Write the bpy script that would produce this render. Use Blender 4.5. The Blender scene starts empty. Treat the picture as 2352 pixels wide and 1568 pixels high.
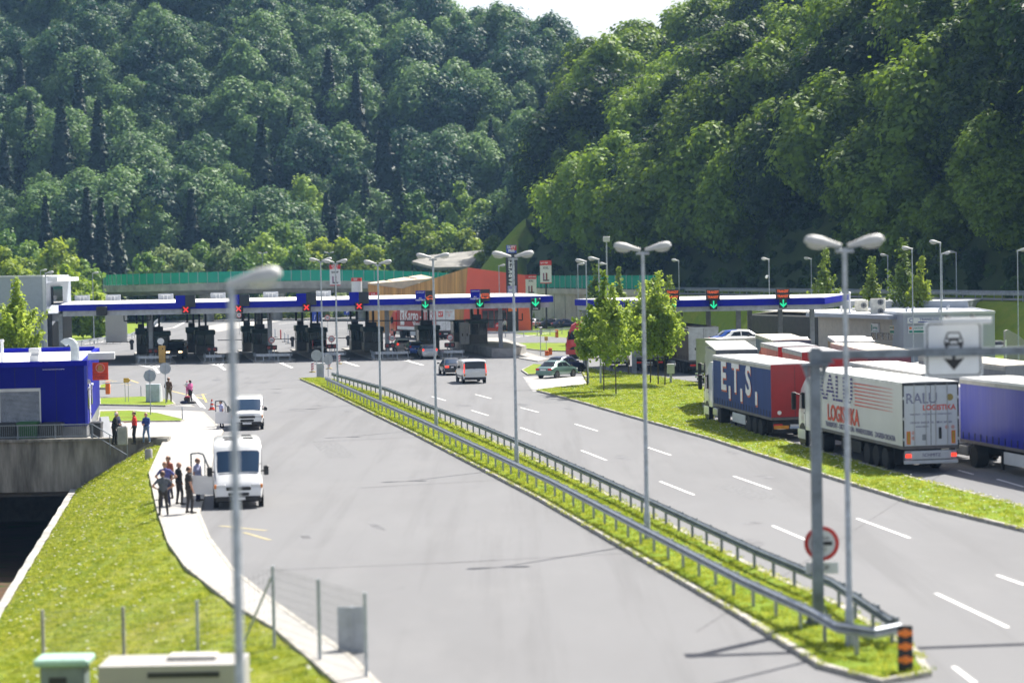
import bpy, math, random
import numpy as np
from mathutils import Matrix, Vector
random.seed(7)
V = Vector
sc = bpy.context.scene
col = sc.collection
R = math.radians

# ------------------------------------------------------------------ camera
F, CX, CY, HZ, HC, ROLL = 5200.0, 1176.0, 784.0, 609.0, 9.4, 0.0186
pit = math.atan((CY-HZ)/F)
fw = V((0, math.cos(pit), -math.sin(pit)))
r0, u0 = V((1, 0, 0)), V((0, math.sin(pit), math.cos(pit)))
rt = r0*math.cos(ROLL) - u0*math.sin(ROLL)
up = u0*math.cos(ROLL) + r0*math.sin(ROLL)
CAM = V((0, 0, HC))
cd = bpy.data.cameras.new('camera')
cam = bpy.data.objects.new('camera', cd)
col.objects.link(cam)
m = Matrix.Identity(4)
for i in range(3):
    m[i][0], m[i][1], m[i][2], m[i][3] = rt[i], up[i], -fw[i], CAM[i]
cam.matrix_world = m
cd.sensor_width = 36
cd.lens = F/2352*36
cd.clip_end = 6000
cd.dof.use_dof = True
cd.dof.focus_distance = 170
cd.dof.aperture_fstop = 0.56
sc.camera = cam

def ray(px, py):
    return fw + rt*((px-CX)/F) + up*((CY-py)/F)
def G(px, py, z=0.0):
    "point of the plane at height z seen at this place of the photograph"
    d = ray(px, py)
    return CAM + d*((z-HC)/d.z)
def at(px, py, Y):
    d = ray(px, py)
    return CAM + d*(Y/d.y)

# ------------------------------------------------------------------ world, sun
SUN = V((0.5, 0.55, 1.0)).normalized()
EL = math.asin(SUN.z); AZ = math.atan2(SUN.x, SUN.y)
w = bpy.data.worlds.new('World'); sc.world = w; w.use_nodes = True
nt = w.node_tree
sky = nt.nodes.new('ShaderNodeTexSky'); sky.sky_type = 'NISHITA'; sky.sun_disc = False
sky.sun_elevation = EL; sky.sun_rotation = AZ; sky.altitude = 300; sky.dust_density = 5
bg = nt.nodes['Background']; bg.inputs['Strength'].default_value = 0.075
# thin bright cloud drawn over the sky
tcw = nt.nodes.new('ShaderNodeTexCoord'); mpw = nt.nodes.new('ShaderNodeMapping'); mpw.inputs['Scale'].default_value = (1, 1, 3.5)
now = nt.nodes.new('ShaderNodeTexNoise'); now.inputs['Scale'].default_value = 1.6; now.inputs['Detail'].default_value = 6; now.inputs['Roughness'].default_value = .6
mrw = nt.nodes.new('ShaderNodeMapRange'); mrw.inputs[1].default_value = .34; mrw.inputs[2].default_value = .60; mrw.inputs[4].default_value = .85
mxw = nt.nodes.new('ShaderNodeMix'); mxw.data_type = 'RGBA'; mxw.inputs[7].default_value = (8.0, 8.4, 8.8, 1)
nt.links.new(tcw.outputs['Generated'], mpw.inputs[0]); nt.links.new(mpw.outputs[0], now.inputs[0]); nt.links.new(now.outputs[0], mrw.inputs[0]); sxw = nt.nodes.new('ShaderNodeSeparateXYZ'); zrw = nt.nodes.new('ShaderNodeMapRange'); zrw.inputs[1].default_value = .22; zrw.inputs[2].default_value = .5; zrw.inputs[3].default_value = 1; zrw.inputs[4].default_value = .1
muw = nt.nodes.new('ShaderNodeMath'); muw.operation = 'MULTIPLY'; nt.links.new(tcw.outputs['Generated'], sxw.inputs[0]); nt.links.new(sxw.outputs[2], zrw.inputs[0]); nt.links.new(zrw.outputs[0], muw.inputs[0]); nt.links.new(mrw.outputs[0], muw.inputs[1]); nt.links.new(muw.outputs[0], mxw.inputs[0])
nt.links.new(sky.outputs[0], mxw.inputs[6]); nt.links.new(mxw.outputs[2], bg.inputs[0])
sd = bpy.data.lights.new('sun', 'SUN'); sd.energy = 4.9; sd.angle = R(0.5); sd.color = (1.0, 0.955, 0.88)
so = bpy.data.objects.new('sun', sd); col.objects.link(so)
so.rotation_euler = (-SUN).to_track_quat('-Z', 'Y').to_euler()
so.location = (60, 60, 120)
vs = sc.view_settings
vs.view_transform = 'Standard'; vs.look = 'None'; vs.gamma = 1; vs.use_curve_mapping = False
vs.exposure = 0.98
sc.cycles.max_bounces = 6; sc.cycles.diffuse_bounces = 3; sc.cycles.glossy_bounces = 3
sc.cycles.transmission_bounces = 4; sc.cycles.transparent_max_bounces = 8
sc.cycles.caustics_reflective = False; sc.cycles.caustics_refractive = False

# ------------------------------------------------------------------ materials
MATS = {}
def mat(name, c, rough=.6, metal=0., var=.12, scale=2.0, bump=0., emit=None, coat=0., stain=None, detail=4, stretch=None, spec=.5):
    if name in MATS: return MATS[name]
    mm = bpy.data.materials.new(name); mm.use_nodes = True
    n = mm.node_tree; b = n.nodes['Principled BSDF']; L = n.links.new
    b.inputs['Roughness'].default_value = rough; b.inputs['Metallic'].default_value = metal
    b.inputs['Coat Weight'].default_value = coat; b.inputs['Specular IOR Level'].default_value = spec
    c4 = (*c, 1)
    if var > 0 or bump > 0:
        tc = n.nodes.new('ShaderNodeTexCoord'); no = n.nodes.new('ShaderNodeTexNoise')
        no.inputs['Scale'].default_value = scale; no.inputs['Detail'].default_value = detail; no.inputs['Roughness'].default_value = .62
        src = tc.outputs['Object']
        if stretch:
            mp = n.nodes.new('ShaderNodeMapping'); mp.inputs['Scale'].default_value = stretch; L(src, mp.inputs[0]); src = mp.outputs[0]
        L(src, no.inputs[0])
        cr = n.nodes.new('ShaderNodeValToRGB')
        lo = tuple(max(0, x*(1-2*var)) for x in c) if not stain else stain
        hi = tuple(min(1, x*(1+var*1.3)) for x in c)
        cr.color_ramp.elements[0].position = .32; cr.color_ramp.elements[1].position = .70
        cr.color_ramp.elements[0].color = (*lo, 1); cr.color_ramp.elements[1].color = (*hi, 1)
        L(no.outputs[0], cr.inputs[0]); L(cr.outputs[0], b.inputs['Base Color'])
        if bump > 0:
            bp = n.nodes.new('ShaderNodeBump'); bp.inputs['Strength'].default_value = bump; bp.inputs['Distance'].default_value = .1
            L(no.outputs[0], bp.inputs['Height']); L(bp.outputs[0], b.inputs['Normal'])
    else:
        b.inputs['Base Color'].default_value = c4
    if emit:
        b.inputs['Emission Color'].default_value = (*emit[0], 1); b.inputs['Emission Strength'].default_value = emit[1]
    MATS[name] = mm
    return mm

def mat_multi(name, layers, rough=.9, bump=.3):
    "ground material: first colour, then (colour, noise scale, threshold lo, hi, amount, mapping scale)"
    mm = bpy.data.materials.new(name); mm.use_nodes = True
    n = mm.node_tree; b = n.nodes['Principled BSDF']; L = n.links.new
    b.inputs['Roughness'].default_value = rough; b.inputs['Specular IOR Level'].default_value = .25
    tc = n.nodes.new('ShaderNodeTexCoord')
    rgb = n.nodes.new('ShaderNodeRGB'); rgb.outputs[0].default_value = (*layers[0], 1); cur = rgb.outputs[0]
    last = None
    for (c, s, lo, hi, amt, mp) in layers[1:]:
        rz_ = mp[3] if len(mp) > 3 else 0; mp = mp[:3]
        mpn = n.nodes.new('ShaderNodeMapping'); mpn.inputs['Scale'].default_value = mp; mpn.inputs['Location'].default_value = (s*3.1, s*7.7, 0); mpn.inputs['Rotation'].default_value = (0, 0, rz_)
        L(tc.outputs['Object'], mpn.inputs[0])
        no = n.nodes.new('ShaderNodeTexNoise'); no.inputs['Scale'].default_value = s; no.inputs['Detail'].default_value = 5; no.inputs['Roughness'].default_value = .65
        L(mpn.outputs[0], no.inputs[0])
        mr = n.nodes.new('ShaderNodeMapRange'); mr.inputs[1].default_value = lo; mr.inputs[2].default_value = hi; mr.inputs[4].default_value = amt
        L(no.outputs[0], mr.inputs[0])
        mx = n.nodes.new('ShaderNodeMix'); mx.data_type = 'RGBA'
        L(mr.outputs[0], mx.inputs[0]); L(cur, mx.inputs[6]); mx.inputs[7].default_value = (*c, 1); cur = mx.outputs[2]
        last = no
    L(cur, b.inputs['Base Color'])
    if bump > 0 and last:
        bp = n.nodes.new('ShaderNodeBump'); bp.inputs['Strength'].default_value = bump; bp.inputs['Distance'].default_value = .08
        L(last.outputs[0], bp.inputs['Height']); L(bp.outputs[0], b.inputs['Normal'])
    MATS[name] = mm
    return mm

def leafmat(name, c1, c2, trans=.35):
    mm = bpy.data.materials.new(name); mm.use_nodes = True
    n = mm.node_tree; L = n.links.new
    b = n.nodes['Principled BSDF']; out = n.nodes['Material Output']
    oi = n.nodes.new('ShaderNodeObjectInfo'); tc = n.nodes.new('ShaderNodeTexCoord')
    no = n.nodes.new('ShaderNodeTexNoise'); no.inputs['Scale'].default_value = .55; no.inputs['Detail'].default_value = 4
    L(tc.outputs['Object'], no.inputs[0])
    ad = n.nodes.new('ShaderNodeMath'); ad.operation = 'MULTIPLY_ADD'; ad.inputs[1].default_value = .75; ad.inputs[2].default_value = -.37
    L(oi.outputs['Random'], ad.inputs[0])
    a2 = n.nodes.new('ShaderNodeMath'); a2.operation = 'ADD'; L(ad.outputs[0], a2.inputs[0]); L(no.outputs[0], a2.inputs[1])
    cr = n.nodes.new('ShaderNodeValToRGB'); cr.color_ramp.elements[0].position = .25; cr.color_ramp.elements[1].position = .8
    cr.color_ramp.elements[0].color = (*c1, 1); cr.color_ramp.elements[1].color = (*c2, 1)
    L(a2.outputs[0], cr.inputs[0]); L(cr.outputs[0], b.inputs['Base Color'])
    b.inputs['Roughness'].default_value = .55; b.inputs['Specular IOR Level'].default_value = .3
    tr = n.nodes.new('ShaderNodeBsdfTranslucent')
    hs = n.nodes.new('ShaderNodeHueSaturation'); hs.inputs['Hue'].default_value = .485; hs.inputs['Value'].default_value = 1.25
    L(cr.outputs[0], hs.inputs['Color']); L(hs.outputs[0], tr.inputs[0])
    mx = n.nodes.new('ShaderNodeMixShader'); mx.inputs[0].default_value = trans
    L(b.outputs[0], mx.inputs[1]); L(tr.outputs[0], mx.inputs[2]); L(mx.outputs[0], out.inputs[0])
    MATS[name] = mm
    return mm

ASPH = mat_multi('asphalt', [(.188, .190, .196), ((.150, .151, .155), .10, .45, .72, .7, (1, .25, 1, -.168)), ((.145, .146, .15), .62, .50, .62, .55, (1, .03, 1, -.168)), ((.225, .225, .228), .35, .5, .8, .5, (1, .3, 1)), ((.10, .10, .105), .8, .68, .76, .5, (1, .5, 1)), ((.19, .188, .186), 28, .45, .7, .5, (1, 1, 1))], .92, .15)
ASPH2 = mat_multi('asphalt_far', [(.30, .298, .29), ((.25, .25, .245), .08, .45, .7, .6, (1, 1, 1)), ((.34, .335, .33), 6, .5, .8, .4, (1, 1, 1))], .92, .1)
GRASS = mat_multi('grass', [(.175, .255, .016), ((.27, .28, .035), .22, .48, .72, .8, (1, 1, 1)), ((.10, .18, .010), .9, .50, .75, .7, (1, 1, 1)), ((.33, .32, .07), 2.6, .60, .78, .55, (1, 1, 1)), ((.05, .10, .01), 14, .5, .72, .55, (1, 1, 1))], .95, .8)
BANKG = mat_multi('bank_grass', [(.19, .245, .022), ((.31, .28, .06), .16, .45, .68, .85, (1, 1, 1)), ((.12, .19, .012), .6, .50, .75, .6, (1, 1, 1)), ((.30, .27, .10), 1.7, .56, .75, .5, (1, 1, 1)), ((.07, .11, .012), 10, .5, .72, .5, (1, 1, 1))], .95, .8)
SOIL = mat_multi('forest_floor', [(.035, .06, .018), ((.06, .085, .025), .15, .45, .7, .7, (1, 1, 1)), ((.02, .03, .012), .8, .5, .75, .6, (1, 1, 1))], .98, .6)
PAVE = mat_multi('pale_paving', [(.385, .375, .355), ((.31, .30, .29), .3, .5, .75, .5, (1, 1, 1)), ((.43, .42, .40), 5, .5, .8, .4, (1, 1, 1))], .9, .1)
KERB = mat('kerb_stone', (.40, .38, .34), .9, var=.2, scale=3)
CONC = mat('concrete', (.38, .37, .35), .9, var=.18, scale=.7, bump=.1)
CONCL = mat('pale_concrete', (.50, .48, .45), .9, var=.12, scale=.5)
STAIN = mat('stained_concrete', (.26, .25, .22), .95, var=.3, scale=1.4, stain=(.07, .065, .055), stretch=(1, 1, .18), bump=.2)
PAINT = mat('road_paint', (.78, .77, .74), .7, var=.08, scale=9)
YPAINT = mat('yellow_paint', (.70, .52, .14), .7, var=.1, scale=9)
TAR = mat('tar_seam', (.10, .10, .105), .7, var=.25, scale=3)
GALV = mat('galvanised_steel', (.42, .455, .50), .48, .35, var=.14, scale=5)
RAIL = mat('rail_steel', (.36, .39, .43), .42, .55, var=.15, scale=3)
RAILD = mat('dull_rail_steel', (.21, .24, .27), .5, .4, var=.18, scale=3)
DARK = mat('dark_metal', (.03, .032, .036), .5, .2, var=.2)
BLACK = mat('black_plastic', (.012, .012, .014), .45, var=.1)
RUBBER = mat('rubber', (.018, .018, .019), .85, var=.2, scale=8)
WHITE = mat('white_paint', (.78, .79, .80), .4, var=.05, scale=1)
WHITEM = mat('white_sheet', (.76, .75, .72), .7, var=.07, scale=.5)
BLUE = mat('bright_blue', (.0006, .004, .36), .5, var=.06, scale=.6, spec=.15)
NAVY = mat('navy_panel', (.008, .012, .21), .5, var=.1, scale=.7)
GREYP = mat('grey_panel', (.40, .43, .48), .5, var=.05, scale=.4)
LGREY = mat('light_grey', (.60, .62, .64), .5, var=.06, scale=1)
RED = mat('sign_red', (.62, .035, .025), .5, var=.05)
ORANGE = mat('orange_paint', (.80, .17, .015), .5, var=.08)
GLASSD = mat('dark_glass', (.012, .016, .02), .06, var=0, spec=.8)
GLASSB = mat('blue_tint_glass', (.02, .05, .10), .05, var=0, spec=.9)
BRUSH = mat('brushed_metal', (.55, .56, .58), .35, .7, var=.1)
TAIL = mat('tail_light', (.45, .012, .01), .2, var=0, emit=((1, .05, .03), .04))
BRAKE = mat('lit_brake_light', (.7, .03, .02), .2, var=0, emit=((1, .06, .03), .8))
HEADL = mat('lit_headlight', (.9, .8, .6), .1, var=0, emit=((1, .72, .38), 2.2))
HEADU = mat('clear_headlight', (.62, .64, .66), .08, .2, var=0)
AMBER = mat('amber_light', (.7, .22, .02), .2, var=0)
PLATE = mat('number_plate', (.72, .73, .74), .4, var=.05)
RIMM = mat('alloy_rim', (.48, .49, .5), .3, .7, var=.05)
GLOWX = mat('red_signal', (.6, .02, .02), .4, var=0, emit=((1, .035, .025), .5))
GLOWG = mat('green_signal', (.02, .5, .25), .4, var=0, emit=((.0, .9, .38), .36))
GLOWO = mat('orange_matrix', (.5, .1, .02), .4, var=0, emit=((1, .13, .02), .42))
TRUNK = mat('bark', (.09, .07, .05), .95, var=.3, scale=6)

# ------------------------------------------------------------------ builders
def basis(z):
    z = z.normalized()
    x = z.cross(V((0, 0, 1)))
    if x.length < 1e-4: x = V((1, 0, 0))
    x.normalize()
    return x, z.cross(x)

class MB:
    def __init__(s): s.v, s.f, s.m, s.i = [], [], [], 0
    def add(s, vs_, fs, T=None):
        b = len(s.v)
        s.v += [tuple(T @ V(p)) if T is not None else tuple(p) for p in vs_]
        s.f += [tuple(b+i for i in q) for q in fs]
        s.m += [s.i]*len(fs)
        return s
    def mi(s, i): s.i = i; return s
    def box(s, x0, x1, y0, y1, z0, z1, T=None):
        return s.add([(x0,y0,z0),(x1,y0,z0),(x1,y1,z0),(x0,y1,z0),(x0,y0,z1),(x1,y0,z1),(x1,y1,z1),(x0,y1,z1)],
                     [(0,3,2,1),(4,5,6,7),(0,1,5,4),(1,2,6,5),(2,3,7,6),(3,0,4,7)], T)
    def bbox(s, x0, x1, y0, y1, z0, z1, b=.03, T=None):
        "box with its edges cut"
        vs_, n = [], {}
        rings = []
        for (z, i) in ((z0, b), (z0+b, 0), (z1-b, 0), (z1, b)):
            rings.append([(x0+i+b, y0+i, z), (x1-i-b, y0+i, z), (x1-i, y0+i+b, z), (x1-i, y1-i-b, z), (x1-i-b, y1-i, z), (x0+i+b, y1-i, z), (x0+i, y1-i-b, z), (x0+i, y0+i+b, z)])
        return s.loft(rings, T=T)
    def loft(s, rings, caps=True, closed=True, T=None):
        n = len(rings[0]); vs_ = [p for r_ in rings for p in r_]; fs = []
        for k in range(len(rings)-1):
            for j in range(n if closed else n-1):
                a, b = k*n+j, k*n+(j+1) % n
                fs.append((a, b, b+n, a+n))
        if caps and closed:
            fs.append(tuple(range(n))[::-1]); fs.append(tuple((len(rings)-1)*n+j for j in range(n)))
        return s.add(vs_, fs, T)
    def tube(s, p0, p1, r0_, r1_=None, n=8, T=None, caps=True):
        p0, p1 = V(p0), V(p1); r1_ = r0_ if r1_ is None else r1_
        x, y = basis(p1-p0)
        rg = [[p+x*(r_*math.cos(2*math.pi*k/n))+y*(r_*math.sin(2*math.pi*k/n)) for k in range(n)] for p, r_ in ((p0, r0_), (p1, r1_))]
        return s.loft(rg, caps, T=T)
    def path(s, pts, r_, n=6):
        for a, b in zip(pts, pts[1:]): s.tube(a, b, r_, r_, n)
        return s
    def lathe(s, prof, o=(0,0,0), ax=(0,0,1), n=16, T=None, caps=True):
        "prof: (radius, height) along ax from o"
        o, ax = V(o), V(ax).normalized(); x, y = basis(ax)
        rg = [[o+ax*h+x*(r_*math.cos(2*math.pi*k/n))+y*(r_*math.sin(2*math.pi*k/n)) for k in range(n)] for r_, h in prof]
        return s.loft(rg, caps, T=T)
    def ext(s, poly, d, T=None):
        "polygon (3D points) pushed along d"
        d = V(d); n = len(poly)
        vs_ = [V(p) for p in poly]+[V(p)+d for p in poly]
        fs = [tuple(range(n)), tuple(range(2*n-1, n-1, -1))]+[(i, n+i, n+(i+1) % n, (i+1) % n) for i in range(n)]
        return s.add(vs_, fs, T)
    def poly(s, pts, T=None): return s.add(pts, [tuple(range(len(pts)))], T)
    def sweep(s, prof, pts, flip=1, closed=False):
        "prof (side offset, z) swept along a ground path"
        pts = [V(p) for p in pts]; rg = []
        for i, p in enumerate(pts):
            d = (pts[min(i+1, len(pts)-1)]-pts[max(i-1, 0)]); d.z = 0; d.normalize()
            nn = V((d.y, -d.x, 0))*flip
            rg.append([p+nn*o+V((0, 0, z)) for o, z in prof])
        return s.loft(rg, closed, closed)
    def build(s, name, mats, parent=None, smooth=None, world=False):
        me = bpy.data.meshes.new(name)
        vv = s.v
        if world and parent is not None:
            Ti = XF[parent].inverted(); vv = [tuple(Ti @ V(p)) for p in vv]
        me.from_pydata(vv, [], s.f)
        for mm in (mats if isinstance(mats, (list, tuple)) else [mats]): me.materials.append(mm)
        if any(s.m): me.polygons.foreach_set('material_index', s.m)
        me.validate()
        fix_normals(me)
        if smooth:
            me.polygons.foreach_set('use_smooth', [True]*len(me.polygons)); me.set_sharp_from_angle(angle=R(smooth))
        return link(name, me, parent)

import bmesh
def fix_normals(me):
    bm = bmesh.new(); bm.from_mesh(me); bmesh.ops.recalc_face_normals(bm, faces=bm.faces); bm.to_mesh(me); bm.free()
XF = {}
def link(name, me, parent=None):
    o = bpy.data.objects.new(name, me); col.objects.link(o)
    if parent is not None: o.parent = parent
    return o
def tag(o, label=None, cat=None, group=None, kind=None):
    if label: o['label'] = label
    if cat: o['category'] = cat
    if group: o['group'] = group
    if kind: o['kind'] = kind
    return o
def thing(name, label, cat, loc=(0, 0, 0), rz=0., group=None):
    o = bpy.data.objects.new(name, None); col.objects.link(o)
    o.empty_display_size = .3
    o.location = loc; o.rotation_euler = (0, 0, rz)
    XF[o] = Matrix.Translation(V(loc)) @ Matrix.Rotation(rz, 4, 'Z')
    return tag(o, label, cat, group)
def kids(o): return [c for c in bpy.data.objects if c.parent == o]
def dup(o, loc=None, rz=None, label=None, parent=None, scale=None):
    c = o.copy(); col.objects.link(c)
    if parent is not None: c.parent = parent
    else:
        if loc is not None: c.location = loc
        if rz is not None: c.rotation_euler = (0, 0, rz)
        if scale is not None: c.scale = (scale,)*3 if not isinstance(scale, tuple) else scale
        if label: c['label'] = label
        XF[c] = Matrix.Translation(c.location) @ Matrix.Rotation(c.rotation_euler[2], 4, 'Z')
    for ch in o.children: dup(ch, parent=c)
    return c
def struct(name, mb, mm): return tag(mb.build(name, mm), kind='structure')
def hdg(d): return math.atan2(-d[0], d[1])      # z rotation that turns +Y to d
def frame(o, right, up_):
    right, up_ = V(right).normalized(), V(up_).normalized(); n = right.cross(up_)
    T = Matrix.Identity(4)
    for i in range(3): T[i][0], T[i][1], T[i][2], T[i][3] = right[i], up_[i], n[i], o[i]
    return T
def text(s, size, mm, parent, T, align='CENTER', sx=1., bold=0., ext=.004, name='lettering', spacing=1.):
    cu = bpy.data.curves.new('t', 'FONT'); cu.body = s; cu.size = size; cu.align_x = align; cu.align_y = 'CENTER'
    cu.extrude = ext; cu.offset = bold; cu.space_character = spacing; cu.resolution_u = 3
    o = bpy.data.objects.new('t', cu); col.objects.link(o)
    dg = bpy.context.evaluated_depsgraph_get()
    me = bpy.data.meshes.new_from_object(o.evaluated_get(dg)); bpy.data.objects.remove(o)
    me.transform(T @ Matrix.Diagonal((sx, 1, 1, 1))); me.materials.clear(); me.materials.append(mm); me.name = name
    return link(name, me, parent)
def circ(c, r_, n=24, T=None):
    return [(c[0]+r_*math.cos(2*math.pi*k/n), c[1]+r_*math.sin(2*math.pi*k/n), 0) for k in range(n)]
UP = V((0, 0, 1))
# ================================================================== terrain
def sm(a, b, x):
    t = max(0., min(1., (x-a)/(b-a))); return t*t*(3-2*t)
def dd(x, y):
    d1 = (x-2)*.955+(y-400)*.296; d2 = x-2-.05*(y-400)
    return d1, d2
def height(x, y):
    hl = .62*(y-492-.04*x)+3*math.sin(x*.05)+2*math.sin(y*.06+x*.03) if y > 485 else 0
    cap = 61-.42*x+2*math.sin(x*.06)
    hl = max(0, min(hl, cap+.02*(hl-cap) if hl > cap else hl))
    d1, d2 = dd(x, y); d = min(d1, d2*1.15)
    h = 0
    if d > 0: h = min(5+1.1*d1*sm(0, 10, d1+2), 5+13.6*sm(398, 428, y)+3*(1-math.exp(-d2/2.5))+.9*min(d2, 12)+.38*max(0, d2-12))
    else:
        st = -15+6*sm(255, 325, y)
        if y < 405: h = 5*sm(st, -8.2, d1)
        if y > 385: h = max(h, 5*sm(-17, -1, d2)*sm(385, 410, y)+.8*max(0, d2+17)*sm(398, 428, y))
    return max(hl, h)
gx = list(np.arange(-330, -30, 8.))+list(np.arange(-30, 90, 1.5))+list(np.arange(90, 331, 8.)); gy = [124.6]+list(np.arange(129, 200, 8.))+list(np.arange(200, 440, 2.))+list(np.arange(440, 780, 8.))
mb = MB()
for y in gy:
    for x in gx: mb.v.append((x, y, height(x, y)-.06))
n = len(gx)
for j in range(len(gy)-1):
    for i in range(n-1):
        k = j*n+i; mb.f.append((k, k+1, k+n+1, k+n)); cx, cy = gx[i]+.7, gy[j]+1
        d1, d2 = dd(cx, cy)
        mb.m.append(1 if (min(d1, d2) > 1 or (cy > 500 and d2 < 0)) else 0)
o = mb.build('terrain', [GRASS, SOIL], smooth=80); tag(o, kind='structure')

WL = [(-25, 124.6), (-19.2, 123.3), (-17.0, 105), (-13.9, 87.7), (-12.0, 77.8), (-10.5, 71.4), (-8.0, 63.2), (-6.4, 58.9), (-3.6, 49), (0, 30)]
# near ground (right of the bank) and the floor of the cutting
mb = MB(); pts = [V((x, y, -.06)) for x, y in WL[1:]]
for a, b in zip(pts, pts[1:]): mb.poly([a, b, V((120, b.y, -.06)), V((120, a.y, -.06))])
mb.poly([V((-19.2, 123.3, -.06)), V((120, 123.3, -.06)), V((120, 124.6, -.06)), V((-19.2, 124.6, -.06))])
struct('ground', mb, GRASS)
CUT = mat_multi('cutting_floor', [(.10, .06, .035), ((.05, .035, .025), .4, .45, .7, .7, (1, 1, 1)), ((.03, .07, .012), .8, .52, .7, .8, (1, 1, 1))], .95, .6)
mb = MB(); mb.poly([(-80, 20, -7), (0, 20, -7), (0, 150, -7), (-80, 150, -7)]); struct('cutting_floor', mb, CUT)

# ------------------------------------------------------------------ asphalt
def sheet(name, pts, z, mm):
    mb = MB(); mb.poly([V((p[0], p[1], z)) for p in pts])
    return tag(mb.build(name, mm), kind='structure')
WR = [(-22.5, 158), (-20.5, 149.9), (-16.9, 131.7), (-16.0, 121.3), (-14.0, 104), (-12.2, 87.4), (-10.7, 79.1), (-8.8, 70.5), (-7.8, 67.0), (-6.9, 63.8), (-3.9, 54.0), (-3.2, 51.0), (0, 38), (2, 30)]
road = [(40, 30), (40, 100), (42, 160), (42, 214), (26, 226), (9, 250), (9, 285), (3, 300), (-5, 335), (-20, 372), (-24, 383), (-30, 470), (-36, 570), (-46, 640), (-66, 640), (-69, 575), (-72, 495), (-65, 405), (-57, 333), (-60, 290), (-58, 250), (-58, 190), (-50, 178)]
mb = MB(); mb.poly([V((x, y, 0)) for x, y in WR]+[V((x, y, 0)) for x, y in road])
tag(mb.build('road', ASPH), kind='structure')

def kerbed(name, pts, h, top, kw=.16, kmat=KERB, holes=None):
    "raised island: kerb ring and filled top"
    pts = [V((p[0], p[1], 0)) for p in pts]
    area = sum(a.x*b.y-b.x*a.y for a, b in zip(pts, pts[1:]+pts[:1]))
    if area < 0: pts.reverse()
    n = len(pts); inn = []
    for i in range(n):
        a, b, c = pts[i-1], pts[i], pts[(i+1) % n]
        d = ((b-a).normalized()+(c-b).normalized())
        d = d.normalized() if d.length > 1e-4 else (b-a).normalized()
        inn.append(b+V((-d.y, d.x, 0))*kw)
    k = MB(); k.loft([[p+UP*-.05 for p in pts], [p+UP*h for p in pts], [p+UP*h for p in inn]], caps=False)
    tag(k.build(name+'_kerb', kmat), kind='structure')
    t = MB(); t.poly([p+UP*(h-.01) for p in inn])
    return tag(t.build(name, top), kind='structure'), inn
def px(L, z=0): return [G(x, y, z) for x, y in L]

# median
LK = [(-18.1, 192.4), (-15.4, 179.1), (-8.8, 143.6), (-5.6, 126.6), (0.9, 90.3), (5.6, 60.9), (6.9, 51.8)]
RK = [(8.0, 49.6), (9.3, 50.6), (9.5, 53.5), (9.2, 56.2), (8.8, 60.5), (7.5, 67.5), (3.85, 90.8), (1.3, 106.3), (-1.4, 122), (-5.0, 141.2), (-8.6, 161), (-15.2, 190.5), (-16.6, 193.5)]
LKc = [V((x, y, 0)) for x, y in LK]
kerbed('median_grass', LK+RK, .13, GRASS, .2)
# right island, its parking bay, small islands
I2 = px([(1232, 899), (1330, 925), (1480, 968), (1630, 1010), (1860, 1085), (2100, 1160), (2352, 1222), (2352, 1168), (2092, 1100), (1960, 1062), (1850, 1030), (1700, 985), (1640, 968), (1619, 940), (1617, 930), (1636, 905), (1612, 886), (1585, 880), (1520, 868), (1400, 855), (1352, 848), (1338, 858), (1352, 884)])
I2 = I2[:6]+[V((17.3, 76.8, 0)), V((21.5, 54, 0)), V((24, 54, 0)), V((18.9, 83.9, 0))]+I2[8:]
kerbed('island_grass', I2, .13, GRASS, .16)
bay = px([(1210, 866), (1338, 864), (1350, 884), (1232, 897)])
sheet('parking_bay', bay, .006, PAVE)
kerbed('bay_grass', px([(1197, 852), (1225, 838), (1335, 846), (1335, 858), (1212, 862)]), .12, GRASS, .14)
kerbed('verge_grass', px([(1175, 790), (1240, 789), (1340, 790), (1340, 803), (1300, 808), (1240, 806), (1190, 800)]), .12, GRASS, .14)
kerbed('kerb_path', px([(1145, 809), (1190, 804), (1262, 826), (1235, 831), (1195, 824)]), .10, PAVE, .14)
# left pavement and islands
WLs = [V((x, y, 0)) for x, y in WL]
pv = [V((-60, 124.7, 0)), V((-19.3, 124.7, 0))]+WLs[1:]
mb = MB(); pv2 = WLs[1:]+[V((2, 30, 0))]+[V((x, y, 0)) for x, y in WR[:-1]][::-1]+[V((-30, 158, 0)), V((-60, 158, 0)), V((-60, 124.7, 0)), V((-19.3, 124.7, 0))]
kerbed('pavement', [(p.x, p.y) for p in pv2], .09, PAVE, .14)
sheet('access_lane', px([(228, 926), (400, 934), (468, 938), (472, 947), (425, 945), (300, 942), (228, 943)]), .094, ASPH)
kerbed('left_verge_grass', px([(228, 946), (300, 944), (365, 950), (425, 965), (415, 968), (225, 969)], .09), .16, GRASS, .1)
kerbed('sign_island_grass', px([(228, 917), (330, 913), (395, 921), (404, 930), (380, 934), (228, 931)], .09), .2, GRASS, .12)
kerbed('gate_grass', px([(228, 886), (244, 882), (256, 886), (244, 892), (228, 892)], .09), .17, GRASS, .1)

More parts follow.
